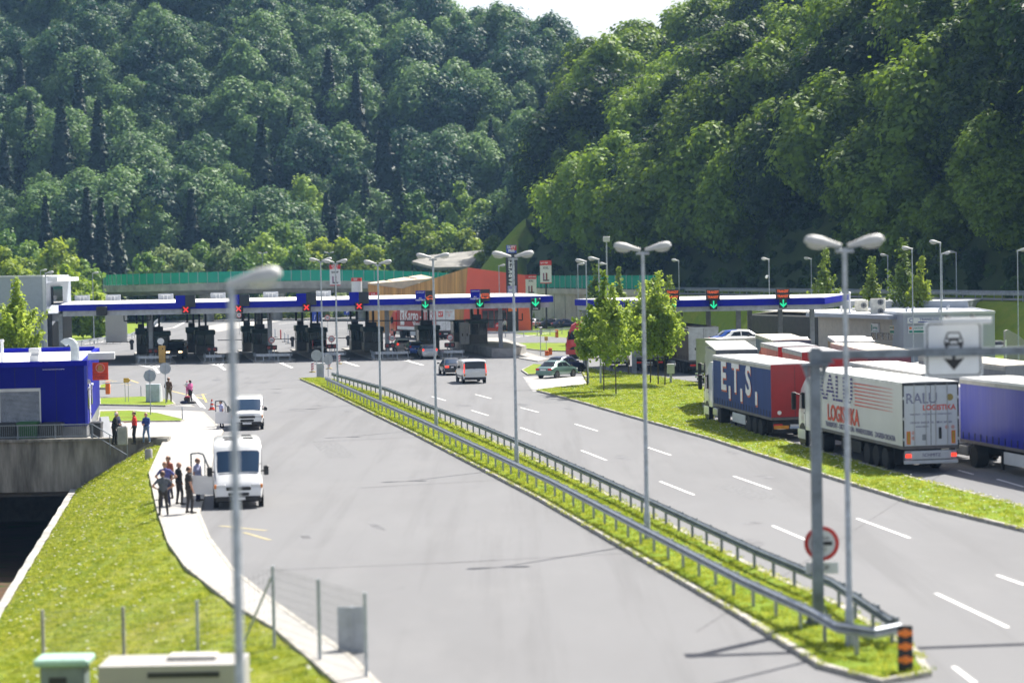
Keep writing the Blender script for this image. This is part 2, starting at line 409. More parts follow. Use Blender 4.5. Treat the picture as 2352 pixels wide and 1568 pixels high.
# ------------------------------------------------------------------ road paint
def line(mb, a, b, wd=.15, z=.006):
    a, b = V((a[0], a[1], z)), V((b[0], b[1], z)); d = (b-a).normalized(); q = V((-d.y, d.x, 0))*wd/2
    mb.poly([a-q, b-q, b+q, a+q])
D = [((991.6, 910.3), (1023.8, 919.7)), ((1092, 905.5), (1128, 915)), ((1083, 942), (1121.8, 954)), ((1195.7, 935.8), (1237, 946.5)),
     ((1195.7, 981.5), (1241, 998)), ((1320.6, 973.4), (1373, 989.5)), ((1335, 1033.8), (1393, 1056.7)), ((1487, 1027), (1541, 1045)),
     ((1516, 1105), (1594, 1136)), ((1685, 1093), (1771, 1123)), ((1775, 1207), (1872, 1248)), ((1968, 1190), (2090, 1235)), ((2150, 1362), (2315, 1440)),
     ((2290, 1320), (2352, 1342)), ((2190, 1530), (2240, 1568)), ((2200, 1079), (2235, 1089)), ((2290, 1100), (2352, 1118))]
mb = MB()
for a, b in D: line(mb, G(*a), G(*b), .13)
CH = [((300.7, 835), (355, 844.7), (364, 856), (396, 832.6)), ((460.7, 831.4), (503.9, 839.6), (517, 849), (519, 830)), ((628.6-50, 826.7), (646, 834), (670.8, 844.3), (675, 824.5)),
      ((712, 824), (792, 831), (823, 841), (801, 822)), ((858, 821.5), (937, 828.8), (971, 838.3), (949, 820.7)), ((1012, 820), (1066, 827), (1082, 831), (1074, 818.5))]
for a, t, e, b in CH:
    A, T_, E, B = G(*a), G(*t), G(*e), G(*b)
    line(mb, A, T_, .3); line(mb, T_, E, .3, .007); line(mb, T_, B, .3, .008)
    for k in range(1, 6):
        s = k/6; p = A.lerp(B, s); q = A.lerp(T_, min(1, s*1.02)) if s < .98 else T_
        line(mb, p, p.lerp(q, .95), .12, .0055)
# bay teeth and far lane lines
b0, b1 = bay[0], bay[3]
for k in range(13):
    p = b0.lerp(b1, k/12); line(mb, p+V((-.3, -.1, 0)), p+V((.05, 0, 0)), .5, .009)
FD = [[(365, 757), (400, 752), (430, 737)], [(437, 734), (452, 730)], [(470, 726), (484, 723)], [(500, 720), (512, 717)], [(528, 714), (540, 711)], [(560, 708), (575, 705)]]
for L in FD:
    P_ = [G(*q) for q in L]
    for a, b in zip(P_, P_[1:]): line(mb, a, b, .35)
for L in ([(195, 790), (300, 776), (345, 762)], [(355, 750), (385, 730), (480, 712), (600, 700)], [(470, 752), (500, 745), (545, 740)], [(640, 744), (700, 738), (760, 728)], [(660, 705), (760, 699), (850, 694)],
          [(1180, 775), (1260, 765)], [(468, 938), (440, 905)], [(905, 752), (640, 757)]):
    P_ = [G(*q) for q in L]
    for a, b in zip(P_, P_[1:]): line(mb, a, b, .3)
struct('road_markings', mb, PAINT)
mb = MB()
for a, b in (((465, 905), (474, 923)), ((437, 909), (474, 905)), ((300, 873), (318, 879)), ((395, 898), (474, 917))): line(mb, G(*a), G(*b), .14)
for k in range(7): p = G(222+k*11, 868+k*2.6); line(mb, p, p+V((.5, -.1, 0)), .35)
YF = MB(); line(YF, G(505, 1207), G(612, 1218), .25); line(YF, G(560, 1222), G(620, 1240), .2)
struct('yellow_markings', mb, YPAINT); struct('faded_yellow_markings', YF, mat('faded_yellow', (.36, .32, .20), .85, var=.2, scale=6))
mb = MB()
for a, b, wd in (((640, 946), (705, 943), .10), ((717, 1015), (795, 1011), .13), ((828, 1120), (918, 1115), .15), ((1008, 1293), (1140, 1286), .18), ((430, 896), (760, 880), .05), ((795, 1011), (1040, 1000), .06), ((918, 1115), (1220, 1098), .06), ((600, 1310), (1008, 1293), .05), ((1140, 1286), (1440, 1270), .05),
               ((1600, 1450), (2300, 1000), .05), ((700, 1230), (705, 1236), .3)):
    line(mb, G(*a), G(*b), wd, .0045)
struct('tar_seams', mb, TAR)
rgs = np.random.default_rng(9); mb = MB()
for k in range(46):
    X_, Y_ = rgs.uniform(-40, 12), rgs.uniform(60, 232)
    if X_ < -14-(Y_-100)*.17 and Y_ < 190: continue
    L_, W_ = rgs.uniform(.3, 1.4), rgs.uniform(.12, .45); a0 = .17+rgs.uniform(-.1, .1); ph = rgs.uniform(0, 6, 3); pts = []
    for j in range(14): t_ = 6.2832*j/14; q_ = 1+.25*math.sin(2*t_+ph[0])+.15*math.sin(3*t_+ph[1]); x_, y_ = W_*q_*math.cos(t_), L_*q_*math.sin(t_); pts.append(V((X_+x_*math.cos(a0)-y_*math.sin(a0), Y_+x_*math.sin(a0)+y_*math.cos(a0), .0035)))
    mb.poly(pts)
pm_ = MB()
for (X_, Y_, L_, W_) in ((-9.5, 118, 12, 1.4), (9.5, 92, 6, 1.3), (-14, 170, 10, 2), (2, 158, 9, 1.6)):
    M_ = Matrix.Translation(V((X_, Y_, .0028))) @ Matrix.Rotation(.168, 4, 'Z'); pm_.poly([M_ @ V((-W_/2, -L_/2, 0)), M_ @ V((W_/2, -L_/2, 0)), M_ @ V((W_/2, L_/2, 0)), M_ @ V((-W_/2, L_/2, 0))])
struct('asphalt_patches', pm_, mat('asphalt_patch', (.165, .167, .172), .9, var=.14, scale=5))
struct('oil_stains', mb, mat('oil_stain', (.13, .13, .135), .6, var=.25, scale=2))

# ------------------------------------------------------------------ bank, wall, underpass
CP = [(-24.2, 124.5), (-18.1, 78.8), (-15.2, 57), (-12, 30)]
def onpl(P_, y):
    for (x0, y0), (x1, y1) in zip(P_, P_[1:]):
        if min(y0, y1) <= y <= max(y0, y1): return x0+(x1-x0)*(y-y0)/(y1-y0)
    return P_[-1][0] if y < P_[-1][1] else P_[0][0]
mb = MB(); rows = []
ys = [124.5-k*2 for k in range(48)]
for y in ys:
    xr, xl = onpl(WL[1:], y), onpl(CP, y)
    if y > 123: xr = -19.2
    row = []
    for k in range(9):
        t = k/8; z = -2.6*(t**1.25)*(1 if y > 75 else max(.35, 1-(75-y)/40))
        row.append(V((xr+(xl-xr)*t, y, z+.04*math.sin(y*1.3+k*2))))
    rows.append(row)
mb.loft(rows, caps=False, closed=False); struct('grass_bank', mb, BANKG)
mb = MB(); cp = [r_[-1] for r_ in rows]
mb.loft([[p+V((.05, 0, .10)), p+V((-.30, 0, .10)), p+V((-.30, 0, -6))] for p in cp], caps=False, closed=False)
tag(mb.build('retaining_wall', CONC), 'pale concrete coping and wall along the foot of the grass bank', 'wall')
mb = MB(); mb.box(-70, -19.0, 124.52, 125.1, -2.6, .16); mb.box(-70, -19.0, 124.40, 125.2, .16, .30)
mb.ext([V((-19.0, 124.0, .02)), V((-23.0, 124.0, -2.0)), V((-23.6, 124.0, -2.0)), V((-19.6, 124.0, .26)), V((-19.0, 124.0, .26))], (0, .5, 0))
tag(mb.build('underpass_wall', STAIN), 'streaky stained concrete parapet wall above the dark underpass', 'wall')
mb = MB(); mb.box(-70, -23.2, 125.1, 150, -2.9, -2.6); mb.box(-24.0, -23.2, 124.6, 150, -7, -2.6); mb.box(-70, -23.2, 150, 150.5, -7, -2.6); mb.box(-70.5, -70, 124.6, 150, -7, -2.6)
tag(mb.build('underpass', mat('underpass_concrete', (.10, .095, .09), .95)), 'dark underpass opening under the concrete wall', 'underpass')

# ------------------------------------------------------------------ guard rails
WB = [(0, .48), (.0, .50), (-.055, .545), (-.055, .575), (0, .62), (-.055, .665), (-.055, .695), (0, .74), (0, .76)]
def guardrail(label, pts, mm=RAIL, side=1, step=2.6, h=1.0, group='guard rails', posts=True, back=.10, post0=0.6):
    pts = [V((p[0], p[1], p[2] if len(p) > 2 else 0)) for p in pts]
    t = thing('guard_rail', label, 'guard rail', pts[0], group=group)
    b = MB(); b.sweep([(o_*side*1.3, z*h) for o_, z in WB], pts); b.sweep([(.012*side, z*h) for z in (.76, .62, .48)], pts)
    b.build('beam', mm, t, world=True, smooth=40)
    if posts:
        proto = None; L = [0]
        for a, c in zip(pts, pts[1:]): L.append(L[-1]+(c-a).length)
        s = post0
        while s < L[-1]:
            i = max(k for k in range(len(L)) if L[k] <= s); i = min(i, len(pts)-2)
            d = (pts[i+1]-pts[i]).normalized(); p = pts[i].lerp(pts[i+1], (s-L[i])/(L[i+1]-L[i]))
            q = p+V((d.y, -d.x, 0))*back*side
            if proto is None:
                pm = MB(); pm.box(-.05, .05, -.035, .035, -.1, .72*h); pm.box(-.04, .04, -.17, .035, .55*h, .68*h); proto = pm.build('post', mm, t); c_ = proto
            else: c_ = dup(proto, parent=t)
            c_.location = q-pts[0]; c_.rotation_euler = (0, 0, math.atan2(d.y, d.x)+(math.pi if side < 0 else 0))
            s += step
    return t
LR = [(x+.55, y+.2, .1) for x, y in LK[1:-1]]+[(7.25, 55.5, .1), (7.55, 53.2, .1), (8.3, 52.3, .1), (9.0, 53.0, .1)]
guardrail('long steel guard rail on the left edge of the median, curling at its near end', LR, RAIL, -1, 2.0, group='median guard rails')
RR = [(x-.32, y, .1) for x, y in RK[3:-1]]
RR[0] = (8.95, 53.6, .1); RR[-1] = (-14.9, 186.5, .1)
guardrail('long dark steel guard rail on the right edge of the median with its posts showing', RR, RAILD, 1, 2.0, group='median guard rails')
OG = [G(x, y) for x, y in ((140, 800), (195, 793), (300, 778), (345, 763), (358, 745), (385, 727), (470, 711), (560, 702), (690, 693))]
guardrail('steel guard rail curving along the far left road behind the canopy', OG, GALV, 1, 4, 1.0)
guardrail('double steel guard rail on the pale traffic divider seen between the booths', [G(x, y) for x, y in ((655, 722), (720, 715), (790, 708), (860, 700))], GALV, 1, 4, .95)
guardrail('guard rail in front of the red shop and the parked cars', [G(x, y, 0) for x, y in ((1095, 775), (1130, 775), (1180, 774), (1250, 769), (1315, 764))], GALV, 1, 3.5, 1.0)
def ramp(dv, ya, yb, z, n=12):
    L = []
    for k in range(n):
        y = ya+(yb-ya)*k/(n-1); x = 2+(dv-(y-400)*.296)/.955; L.append((x, y, z))
    return L
guardrail('guard rail along the near edge of the ramp road below the right hill', ramp(-7.6, 305, 205, 5.02), RAIL, -1, 4, 1.0)
guardrail('guard rail along the hill side of the ramp road by the dark wood', ramp(-1.6, 330, 205, 5.05), RAIL, -1, 4, 1.0)
mb = MB(); a, b = ramp(-7.2, 345, 195, 5.0), ramp(-2, 345, 195, 5.0)
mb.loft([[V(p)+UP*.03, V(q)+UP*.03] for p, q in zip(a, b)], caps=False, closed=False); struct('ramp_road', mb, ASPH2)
# ================================================================== vegetation
def quads(name, C, N, S, mm, parent=None, asp=1.5, seed=0, extra=None):
    "many leaf-sized quads: centres C, normals N, sizes S"
    rg = np.random.default_rng(seed); n = len(C)
    N = N/np.linalg.norm(N, axis=1, keepdims=True)
    rv = rg.normal(size=(n, 3)); X = np.cross(N, rv); X /= np.linalg.norm(X, axis=1, keepdims=True)+1e-9
    Y = np.cross(N, X); sx = (S*.5)[:, None]; sy = sx*asp
    # folded leaf: four corners, tip and base bent down
    P = np.stack([C-Y*sy-N*sx*.3, C+X*sx, C+Y*sy-N*sx*.3, C-X*sx], 1).reshape(-1, 3)
    faces = np.arange(4*n); v = P; tot = 4*n; ls = np.arange(0, 4*n, 4); lt = np.full(n, 4)
    me = bpy.data.meshes.new(name)
    me.vertices.add(tot); me.vertices.foreach_set('co', v.astype(np.float32).ravel())
    me.loops.add(tot); me.loops.foreach_set('vertex_index', faces.astype(np.int32))
    me.polygons.add(n); me.polygons.foreach_set('loop_start', ls.astype(np.int32))
    me.materials.append(mm); me.update(calc_edges=True)
    return link(name, me, parent) if parent is not None or extra is None else me

def crown_pts(rg, shape, n, h0, h1, rad, lobes=14, jit=.7):
    "points on the outside of overlapping leaf lobes, with outward normals"
    Cs, Rs = [], []
    for k in range(lobes):
        t = (k+.5)/lobes
        if shape == 'round': f = math.sin(math.pi*(.12+.86*t))**.7; rr = .36
        elif shape == 'cone': f = (1-t)**.8*.95+.05; rr = .30
        else: f = math.sin(math.pi*(.2+.72*t))**.8; rr = .30
        a = k*2.4+rg.uniform(-.4, .4); q = rg.uniform(.45, .8) if k < lobes-1 else 0
        Cs.append((math.cos(a)*rad*f*q, math.sin(a)*rad*f*q, h0+(h1-h0)*t)); Rs.append(rad*rr*rg.uniform(.8, 1.25)*(.55+.6*f))
    Cs, Rs = np.array(Cs), np.array(Rs)
    pk = rg.choice(lobes, n, p=Rs**2/np.sum(Rs**2)); d = rg.normal(size=(n, 3)); d /= np.linalg.norm(d, axis=1, keepdims=True)
    rr = Rs[pk]*(.35+.95*rg.uniform(0, 1, n)**.7)*np.where(rg.uniform(0, 1, n) < .10, 1.3, 1)
    C = Cs[pk]+d*rr[:, None]*np.array([1, 1, .85])
    N = d+rg.normal(size=(n, 3))*jit+np.array([0, 0, .5])
    return C, N, Cs, Rs

def broadleaf(name, label, cat, loc, H, rad, h0, n, leaf, lm, seed, shape='round', group=None, trunk_r=.16, lobes=14, limbs=True):
    rg = np.random.default_rng(seed); t = thing(name, label, cat, loc, rg.uniform(0, 6), group)
    C, N, Cs, Rs = crown_pts(rg, shape, n, h0, H*.93, rad, lobes)
    quads('crown', C, N, leaf*rg.uniform(.6, 1.3, n), lm, t, 1.4, seed)
    b = MB(); top = h0+(H-h0)*.75; pr = V((0, 0, -.1)); K = 5
    pts = [V((rg.uniform(-.04, .04)*H*.3*k/K, rg.uniform(-.04, .04)*H*.3*k/K, top*k/K)) for k in range(K+1)]; pts[0] = pr
    for k in range(K): b.tube(pts[k], pts[k+1], trunk_r*(1-.16*k), trunk_r*(1-.16*(k+1)), 7)
    if limbs:
        for c in Cs[::2]:
            z0 = max(h0*.8, c[2]-rad*.5); z0 = min(z0, top*.95)
            b.tube((0, 0, z0), tuple(c), trunk_r*.35, trunk_r*.12, 5)
    b.build('trunk', TRUNK, t, smooth=60)
    return t
def branchy(name, label, cat, loc, H, rad, h0, n, leaf, lm, seed, nb=26, group=None, trunk_r=.06, rise=.9):
    "young tree: shoots rising from the trunk, leaves set along each shoot"
    rg = np.random.default_rng(seed); t = thing(name, label, cat, loc, rg.uniform(0, 6), group)
    b = MB(); K = 5; bend = [V((rg.uniform(-.05, .05)*k, rg.uniform(-.05, .05)*k, H*.93*k/K)) for k in range(K+1)]; bend[0] = V((0, 0, -.1))
    for k in range(K): b.tube(bend[k], bend[k+1], trunk_r*(1-.17*k), trunk_r*(1-.17*(k+1)), 6)
    C, N = [], []; per = n//(nb+2)
    for k in range(nb+2):
        u = k/(nb+1); z0 = h0+(H*.80-h0)*u; a = k*2.4+rg.uniform(-.5, .5); f = (.55+.45*math.sin(math.pi*min(1, .25+u*.9)))*(1 if u < .6 else 1-.75*(u-.6)/.4)
        L = rad*f*rg.uniform(.75, 1.25); d = V((math.cos(a), math.sin(a), rise*rg.uniform(.6, 1.35)+1.3*u*u)).normalized(); 
        if k >= nb: d = V((rg.uniform(-.15, .15), rg.uniform(-.15, .15), 1)).normalized(); L = H*.24; z0 = H*.74
        p0 = V((0, 0, z0)); p1 = p0+d*L*1.25
        b.tube(p0, p1, trunk_r*.32, trunk_r*.08, 4)
        s = rg.uniform(.22, 1.05, per); wd = (.11+.16*rad*.6)*(1.15-.75*s); off = rg.normal(size=(per, 3))*wd[:, None]
        C.append(np.array(p0)+np.array(d)*L*1.25*s[:, None]+off); N.append(off/np.linalg.norm(off, axis=1, keepdims=True)+np.array([0, 0, .7])+rg.normal(size=(per, 3))*.5)
    C, N = np.concatenate(C), np.concatenate(N)
    quads('crown', C, N, leaf*rg.uniform(.6, 1.35, len(C)), lm, t, 1.4, seed); b.build('trunk', TRUNK, t, smooth=60)
    return t
def conifer(name, label, cat, loc, H, rad, n, lm, seed, group=None):
    rg = np.random.default_rng(seed); t = thing(name, label, cat, loc, rg.uniform(0, 6), group)
    u = rg.uniform(0, 1, n)**1.25; a = rg.uniform(0, 2*math.pi, n)
    tier = np.floor(u*13)/13+.0; f = (1-u)**.9; lob = .72+.28*np.sin(a*5+tier*37)
    r_ = rad*f*lob*rg.uniform(.35, 1.0, n)**.6+.1
    z = H*(.08+.92*u)-r_*.35+.25*np.sin(u*80)
    C = np.stack([np.cos(a)*r_, np.sin(a)*r_, z], 1); N = np.stack([np.cos(a)*.7, np.sin(a)*.7, np.full(n, .75)], 1)+rg.normal(size=(n, 3))*.35
    quads('crown', C, N, (.5+.4*(1-u))*rg.uniform(.6, 1.2, n)*H/18, lm, t, 1.7, seed)
    b = MB(); b.tube((0, 0, -.2), (0, 0, H*.95), .22*H/18, .03, 7); b.build('trunk', TRUNK, t, smooth=60)
    return t
LFAR = leafmat('far_leaves', (.030, .085, .040), (.140, .250, .070), .4)  # bluish leaf colour carries part of the haze over the left mountain
LHILL = leafmat('hill_leaves', (.016, .046, .008), (.19, .31, .022), .45)
LMID = leafmat('mid_leaves', (.09, .19, .03), (.27, .40, .06))
LPALE = leafmat('pale_leaves', (.17, .25, .09), (.34, .42, .17))
LCON = leafmat('needles', (.010, .032, .016), (.026, .062, .024), .15)
LNEAR = leafmat('near_leaves', (.15, .25, .02), (.42, .54, .08), .52)
LYEL = leafmat('yellow_leaves', (.12, .20, .02), (.27, .36, .04), .4)
LBUSH = leafmat('bush_leaves', (.020, .060, .012), (.085, .17, .03), .3)

def hgt(x, y): return height(x, y)-.1
FOREST = []
# individual trees at the foot of the mountain
GT = 'trees at the foot of the left mountain'
desc = []
fl = [  # pixel x of the trunk, pixel y of its top, depth, radius, kind
 (20, 520, 470, 5.5, 'm'), (75, 545, 455, 4.5, 'm'), (130, 545, 400, 4.6, 'y'), (165, 540, 470, 4.5, 'm'), (45, 585, 430, 4.5, 'y'), (190, 590, 420, 4.0, 'm'), (8, 560, 380, 3.8, 'y'),
 (110, 450, 480, 3.8, 'c'), (205, 430, 470, 4.2, 'c'), (238, 452, 466, 4.0, 'c'), (272, 470, 470, 3.6, 'c'), (305, 440, 500, 3.8, 'c'), (62, 430, 500, 4, 'c'), (395, 420, 505, 4, 'c'), (440, 390, 512, 4.2, 'c'), (500, 470, 505, 3.6, 'c'), (335, 420, 520, 4.6, 'm'),
 (350, 440, 500, 3.2, 'm'), (380, 560, 440, 4.6, 'p'), (425, 570, 436, 4.2, 'p'), (340, 575, 436, 4.0, 'm'), (470, 545, 452, 4.6, 'm'), (520, 550, 450, 4.6, 'p'), (560, 575, 440, 3.8, 'm'), (610, 530, 460, 5, 'm'), (655, 500, 470, 5, 'm'), (690, 560, 446, 4.4, 'm'), (740, 545, 455, 4.8, 'y'), (790, 540, 455, 4.6, 'y'), (830, 490, 475, 4.6, 'm'), (850, 555, 450, 4.2, 'y'),
 (590, 470, 500, 3.4, 'c'), (770, 470, 500, 3.8, 'c'), (845, 400, 512, 5.2, 'c'), (880, 500, 495, 3.6, 'c'), (900, 560, 470, 4.2, 'm'), (940, 500, 462, 5.0, 'y'), (985, 495, 462, 5.2, 'y'), (1030, 500, 465, 5, 'm'), (1075, 520, 465, 4.6, 'y'), (1110, 450, 500, 4.6, 'm'), (1060, 400, 505, 4.2, 'm'), (1140, 470, 500, 4, 'c'), (965, 430, 512, 4.6, 'm'), (700, 400, 520, 5.5, 'm'), (540, 380, 525, 5.5, 'm'), (640, 360, 530, 5, 'c')]
KD = {'m': ('round_tree', 'mid green round tree', LMID, 'tree'), 'y': ('round_tree', 'bright yellow-green tree', LMID, 'tree'), 'p': ('round_tree', 'pale silvery green tree', LPALE, 'tree'), 'c': ('conifer', 'dark narrow conifer', LCON, 'conifer')}
ORD = ['first', 'second', 'third', 'fourth', 'fifth', 'sixth', 'seventh', 'eighth', 'ninth', 'tenth', 'eleventh', 'twelfth', 'thirteenth', 'fourteenth', 'fifteenth', 'sixteenth', 'seventeenth', 'eighteenth', 'nineteenth', 'twentieth']
cnt = {}
for i, (x, ty, Y, rad, k) in enumerate(sorted(fl)):
    p = at(x, 700, Y); z0 = hgt(p.x, p.y); top = at(x, ty, Y).z; H = max(6, top-z0)
    nm, ds, lm, ct = KD[k]; cnt[k] = cnt.get(k, 0)+1
    if k == 'y': lm = LYEL
    lab = '%s at the mountain foot, %s of that kind from the left' % (ds, ORD[cnt[k]-1])
    if k == 'c': t = conifer(nm, lab, ct, (p.x, p.y, z0), H, rad, 2600, lm, 100+i, GT)
    else: t = broadleaf(nm, lab, ct, (p.x, p.y, z0), H, rad, H*.16, 3200, .62, lm, 100+i, 'round', GT, .2, 12, False)
# trees nearer, on the left behind the grey tower building
for i, (x, ty, Y, rad, lab) in enumerate(((150, 600, 330, 3.6, 'bright green leafy tree between the grey tower and the curved viaduct'), (190, 640, 350, 3.4, 'leafy tree beside the left tip of the viaduct'), (225, 672, 330, 2.6, 'low leafy tree just left of the first viaduct pillar'), (120, 640, 340, 3.0, 'leafy tree right behind the grey tower building'))):
    p = at(x, 700, Y); broadleaf('leafy_tree', lab, 'tree', (p.x, p.y, 0), at(x, ty, Y).z, rad, .6, 3400, .48, LNEAR, 300+i, 'round', 'trees beside the viaduct', .16, 14, False)

# forest cover of the two hills: one object each, crowns scattered over the slope
def proto_round(seed, H, rad, n, leaf, lm):
    rg = np.random.default_rng(seed); C, N, _, _ = crown_pts(rg, 'round', n, H*.25, H*.92, rad, 13, .38)
    return quads('forest_crown', C, N, leaf*rg.uniform(.6, 1.3, n), lm, None, 1.4, seed, extra=1)
def forest(name, label, spots, meshes, seed):
    "spots: (x, y, z, scale, kind). One mesh object: points that carry the crowns through geometry nodes"
    srcs = []
    for me in meshes:
        o = bpy.data.objects.new('crown_source', me); srcs.append(o)
    me = bpy.data.meshes.new(name); me.from_pydata([s[:3] for s in spots], [], [])
    rg = np.random.default_rng(seed)
    a = me.attributes.new('scl', 'FLOAT', 'POINT'); a.data.foreach_set('value', [s[3] for s in spots])
    a = me.attributes.new('kind', 'INT', 'POINT'); a.data.foreach_set('value', [s[4] for s in spots])
    a = me.attributes.new('rot', 'FLOAT', 'POINT'); a.data.foreach_set('value', rg.uniform(0, 6.28, len(spots)).astype(np.float32))
    o = link(name, me); tag(o, label, 'wood', None, 'stuff')
    ng = bpy.data.node_groups.new(name, 'GeometryNodeTree')
    ng.interface.new_socket('Geometry', in_out='INPUT', socket_type='NodeSocketGeometry'); ng.interface.new_socket('Geometry', in_out='OUTPUT', socket_type='NodeSocketGeometry')
    N = ng.nodes.new; L = ng.links.new
    gi, go = N('NodeGroupInput'), N('NodeGroupOutput'); ip = N('GeometryNodeInstanceOnPoints'); gg = N('GeometryNodeGeometryToInstance')
    for me_o in reversed(srcs):
        oi = N('GeometryNodeObjectInfo'); oi.inputs['Object'].default_value = me_o; L(oi.outputs['Geometry'], gg.inputs[0])
    def attr(nm, ty):
        q = N('GeometryNodeInputNamedAttribute'); q.data_type = ty; q.inputs[0].default_value = nm; return q.outputs[0]
    cx = N('ShaderNodeCombineXYZ'); L(attr('rot', 'FLOAT'), cx.inputs[2])
    L(gi.outputs[0], ip.inputs['Points']); L(gg.outputs[0], ip.inputs['Instance']); ip.inputs['Pick Instance'].default_value = True
    L(attr('kind', 'INT'), ip.inputs['Instance Index']); L(cx.outputs[0], ip.inputs['Rotation']); L(attr('scl', 'FLOAT'), ip.inputs['Scale'])
    L(ip.outputs[0], go.inputs[0])
    md = o.modifiers.new('forest', 'NODES'); md.node_group = ng
    return o
rg = np.random.default_rng(5)
sp = []
for k in range(7000):
    x, y = rg.uniform(-165, 75), rg.uniform(497, 735)
    if abs(x) > .235*y+15: continue
    d1, d2 = dd(x, y)
    if min(d1, d2*1.15) > 2: continue
    z = height(x, y)
    if z < 1: continue
    if any((x-q[0])**2+(y-q[1])**2 < (5.6*min(q[3], 1.15))**2 for q in sp[-900:]): continue
    kind = int(rg.integers(0, 5)) if (rg.uniform() > .12 or y > 560) else 5
    sp.append((x, y, z-1.2, float(rg.uniform(.65, 1.6)), kind))
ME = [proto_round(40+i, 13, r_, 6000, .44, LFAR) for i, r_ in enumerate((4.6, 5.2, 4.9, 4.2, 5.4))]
rgc = np.random.default_rng(77); n = 1500; u = rgc.uniform(0, 1, n)**1.25; a = rgc.uniform(0, 6.28, n); r_ = 3.4*(1-u)**.9*(.72+.28*np.sin(a*5+np.floor(u*13)*2.8))*rgc.uniform(.35, 1, n)**.6
ME.append(quads('forest_crown', np.stack([np.cos(a)*r_, np.sin(a)*r_, 17*(.06+.94*u)-r_*.35], 1), np.stack([np.cos(a)*.7, np.sin(a)*.7, np.full(n, .75)], 1)+rgc.normal(size=(n, 3))*.35, .9*rgc.uniform(.6, 1.2, n), LCON, None, 1.7, 77, extra=1))
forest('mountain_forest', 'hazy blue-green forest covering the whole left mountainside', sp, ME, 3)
sp2 = []
for k in range(9000):
    x, y = rg.uniform(-2, 170), rg.uniform(215, 560)
    if x > .235*y+22: continue
    d1, d2 = dd(x, y); d = min(d1, d2*1.15)
    if d < 3.5 or d > 95: continue
    if any((x-q[0])**2+(y-q[1])**2 < (5.2*min(q[3], 1.05))**2 for q in sp2): continue
    s = float(rg.uniform(.7, 1.65)); kind = int(rg.integers(0, 5))
    sp2.append((x, y, height(x, y)-1.5, s, kind))
MH = [proto_round(60+i, 15, r_, 8500, .40, LHILL) for i, r_ in enumerate((4.8, 5.4, 5.0, 4.3, 5.6))]
forest('hillside_forest', 'dark backlit broadleaf forest covering the steep right hillside', sp2, MH, 4)
sp3 = []
for k in range(8000):
    x, y = rg.uniform(-4, 100), rg.uniform(190, 470)
    if x > .235*y+12: continue
    d1, d2 = dd(x, y); d = min(d1, d2*1.15)
    if d < .6 or d > 13: continue
    if any((x-q[0])**2+(y-q[1])**2 < 4.2 for q in sp3): continue
    sp3.append((x, y, height(x, y)-.4, float(rg.uniform(.5, 1.25))*(.55+.04*d), int(rg.integers(0, 3))))
def proto_bush(seed, lm, n=900):
    rg_ = np.random.default_rng(seed); C, N, _, _ = crown_pts(rg_, 'round', n, .4, 3.4, 1.7, 8)
    return quads('forest_crown', C, N, .42*rg_.uniform(.6, 1.3, n), lm, None, 1.5, seed, extra=1)
forest('undergrowth', 'dense dark green bushes at the foot of the right hillside', sp3, [proto_bush(80+i, LBUSH) for i in range(3)], 6)
sp4 = []
for k in range(900):
    x, y = rg.uniform(-110, -2), rg.uniform(432, 492)
    if abs(x) > .235*y+5 or any((x-q[0])**2+(y-q[1])**2 < 9 for q in sp4): continue
    sp4.append((x, y, height(x, y)-.3, float(rg.uniform(.6, 1.5)), int(rg.integers(0, 3))))
forest('roadside_scrub', 'light green scrub between the viaduct and the mountain trees', sp4, [proto_bush(90+i, [LMID, LYEL, LPALE][i]) for i in range(3)], 7)

# planted trees
MG = 'thin young maples on the grass island'
for i, (x, by, ty, rad, lab) in enumerate(((1349, 885, 742, 1.05, 'leftmost maple of the island group, its crown over the parked green car'), (1387, 898, 642, 1.75, 'tallest maple of the left clump on the grass island'), (1415, 905, 668, 1.9, 'maple in the middle of the left clump, trunk nearest the road'), (1444, 862, 700, 1.6, 'slim maple behind the left clump of the grass island'),
        (1478, 886, 665, 1.7, 'maple just left of the tall double lamp over the island'), (1494, 880, 660, 1.9, 'maple just right of the tall double lamp over the island'), (1512, 884, 640, 1.9, 'tallest maple of the right clump beside the truck lane'), (1527, 886, 690, 2.0, 'rightmost maple of the island, leaning crown towards the brown trailer'))):
    p = G(x, by, .1); H = at(x, ty, p.y).z
    branchy('young_maple', lab, 'tree', p, H, rad*1.05, 2.0, 2600, .20, LNEAR, 500+i, 26, MG, .055)
p = at(40, 815, 178); branchy('leafy_tree', 'bright leafy tree in front of the grey tower on the left edge', 'tree', (p.x, p.y, 0), at(40, 655, 178).z, 2.5, .6, 8000, .22, LNEAR, 520, 56, None, .1)
for i, (x, ty, Y, rad, lab) in enumerate(((1892, 580, 235, 2.3, 'pointed yellow-green tree behind the right end of the transit canopy'), (2002, 600, 232, 2.0, 'small pointed yellow-green tree behind the roof air units'), (2075, 560, 228, 2.6, 'tallest yellow-green tree behind the grey roof, with upright shoots'), (2112, 600, 226, 2.2, 'yellow-green sapling at the right of the trees behind the roof'))):
    p = at(x, 700, Y); z0 = height(p.x, p.y)-.1
    branchy('pointed_tree', lab, 'tree', (p.x, p.y, z0), at(x, ty, Y).z-z0, rad, .5, 2600, .26, LYEL, 540+i, 34, 'trees behind the customs building', .07, 1.5)
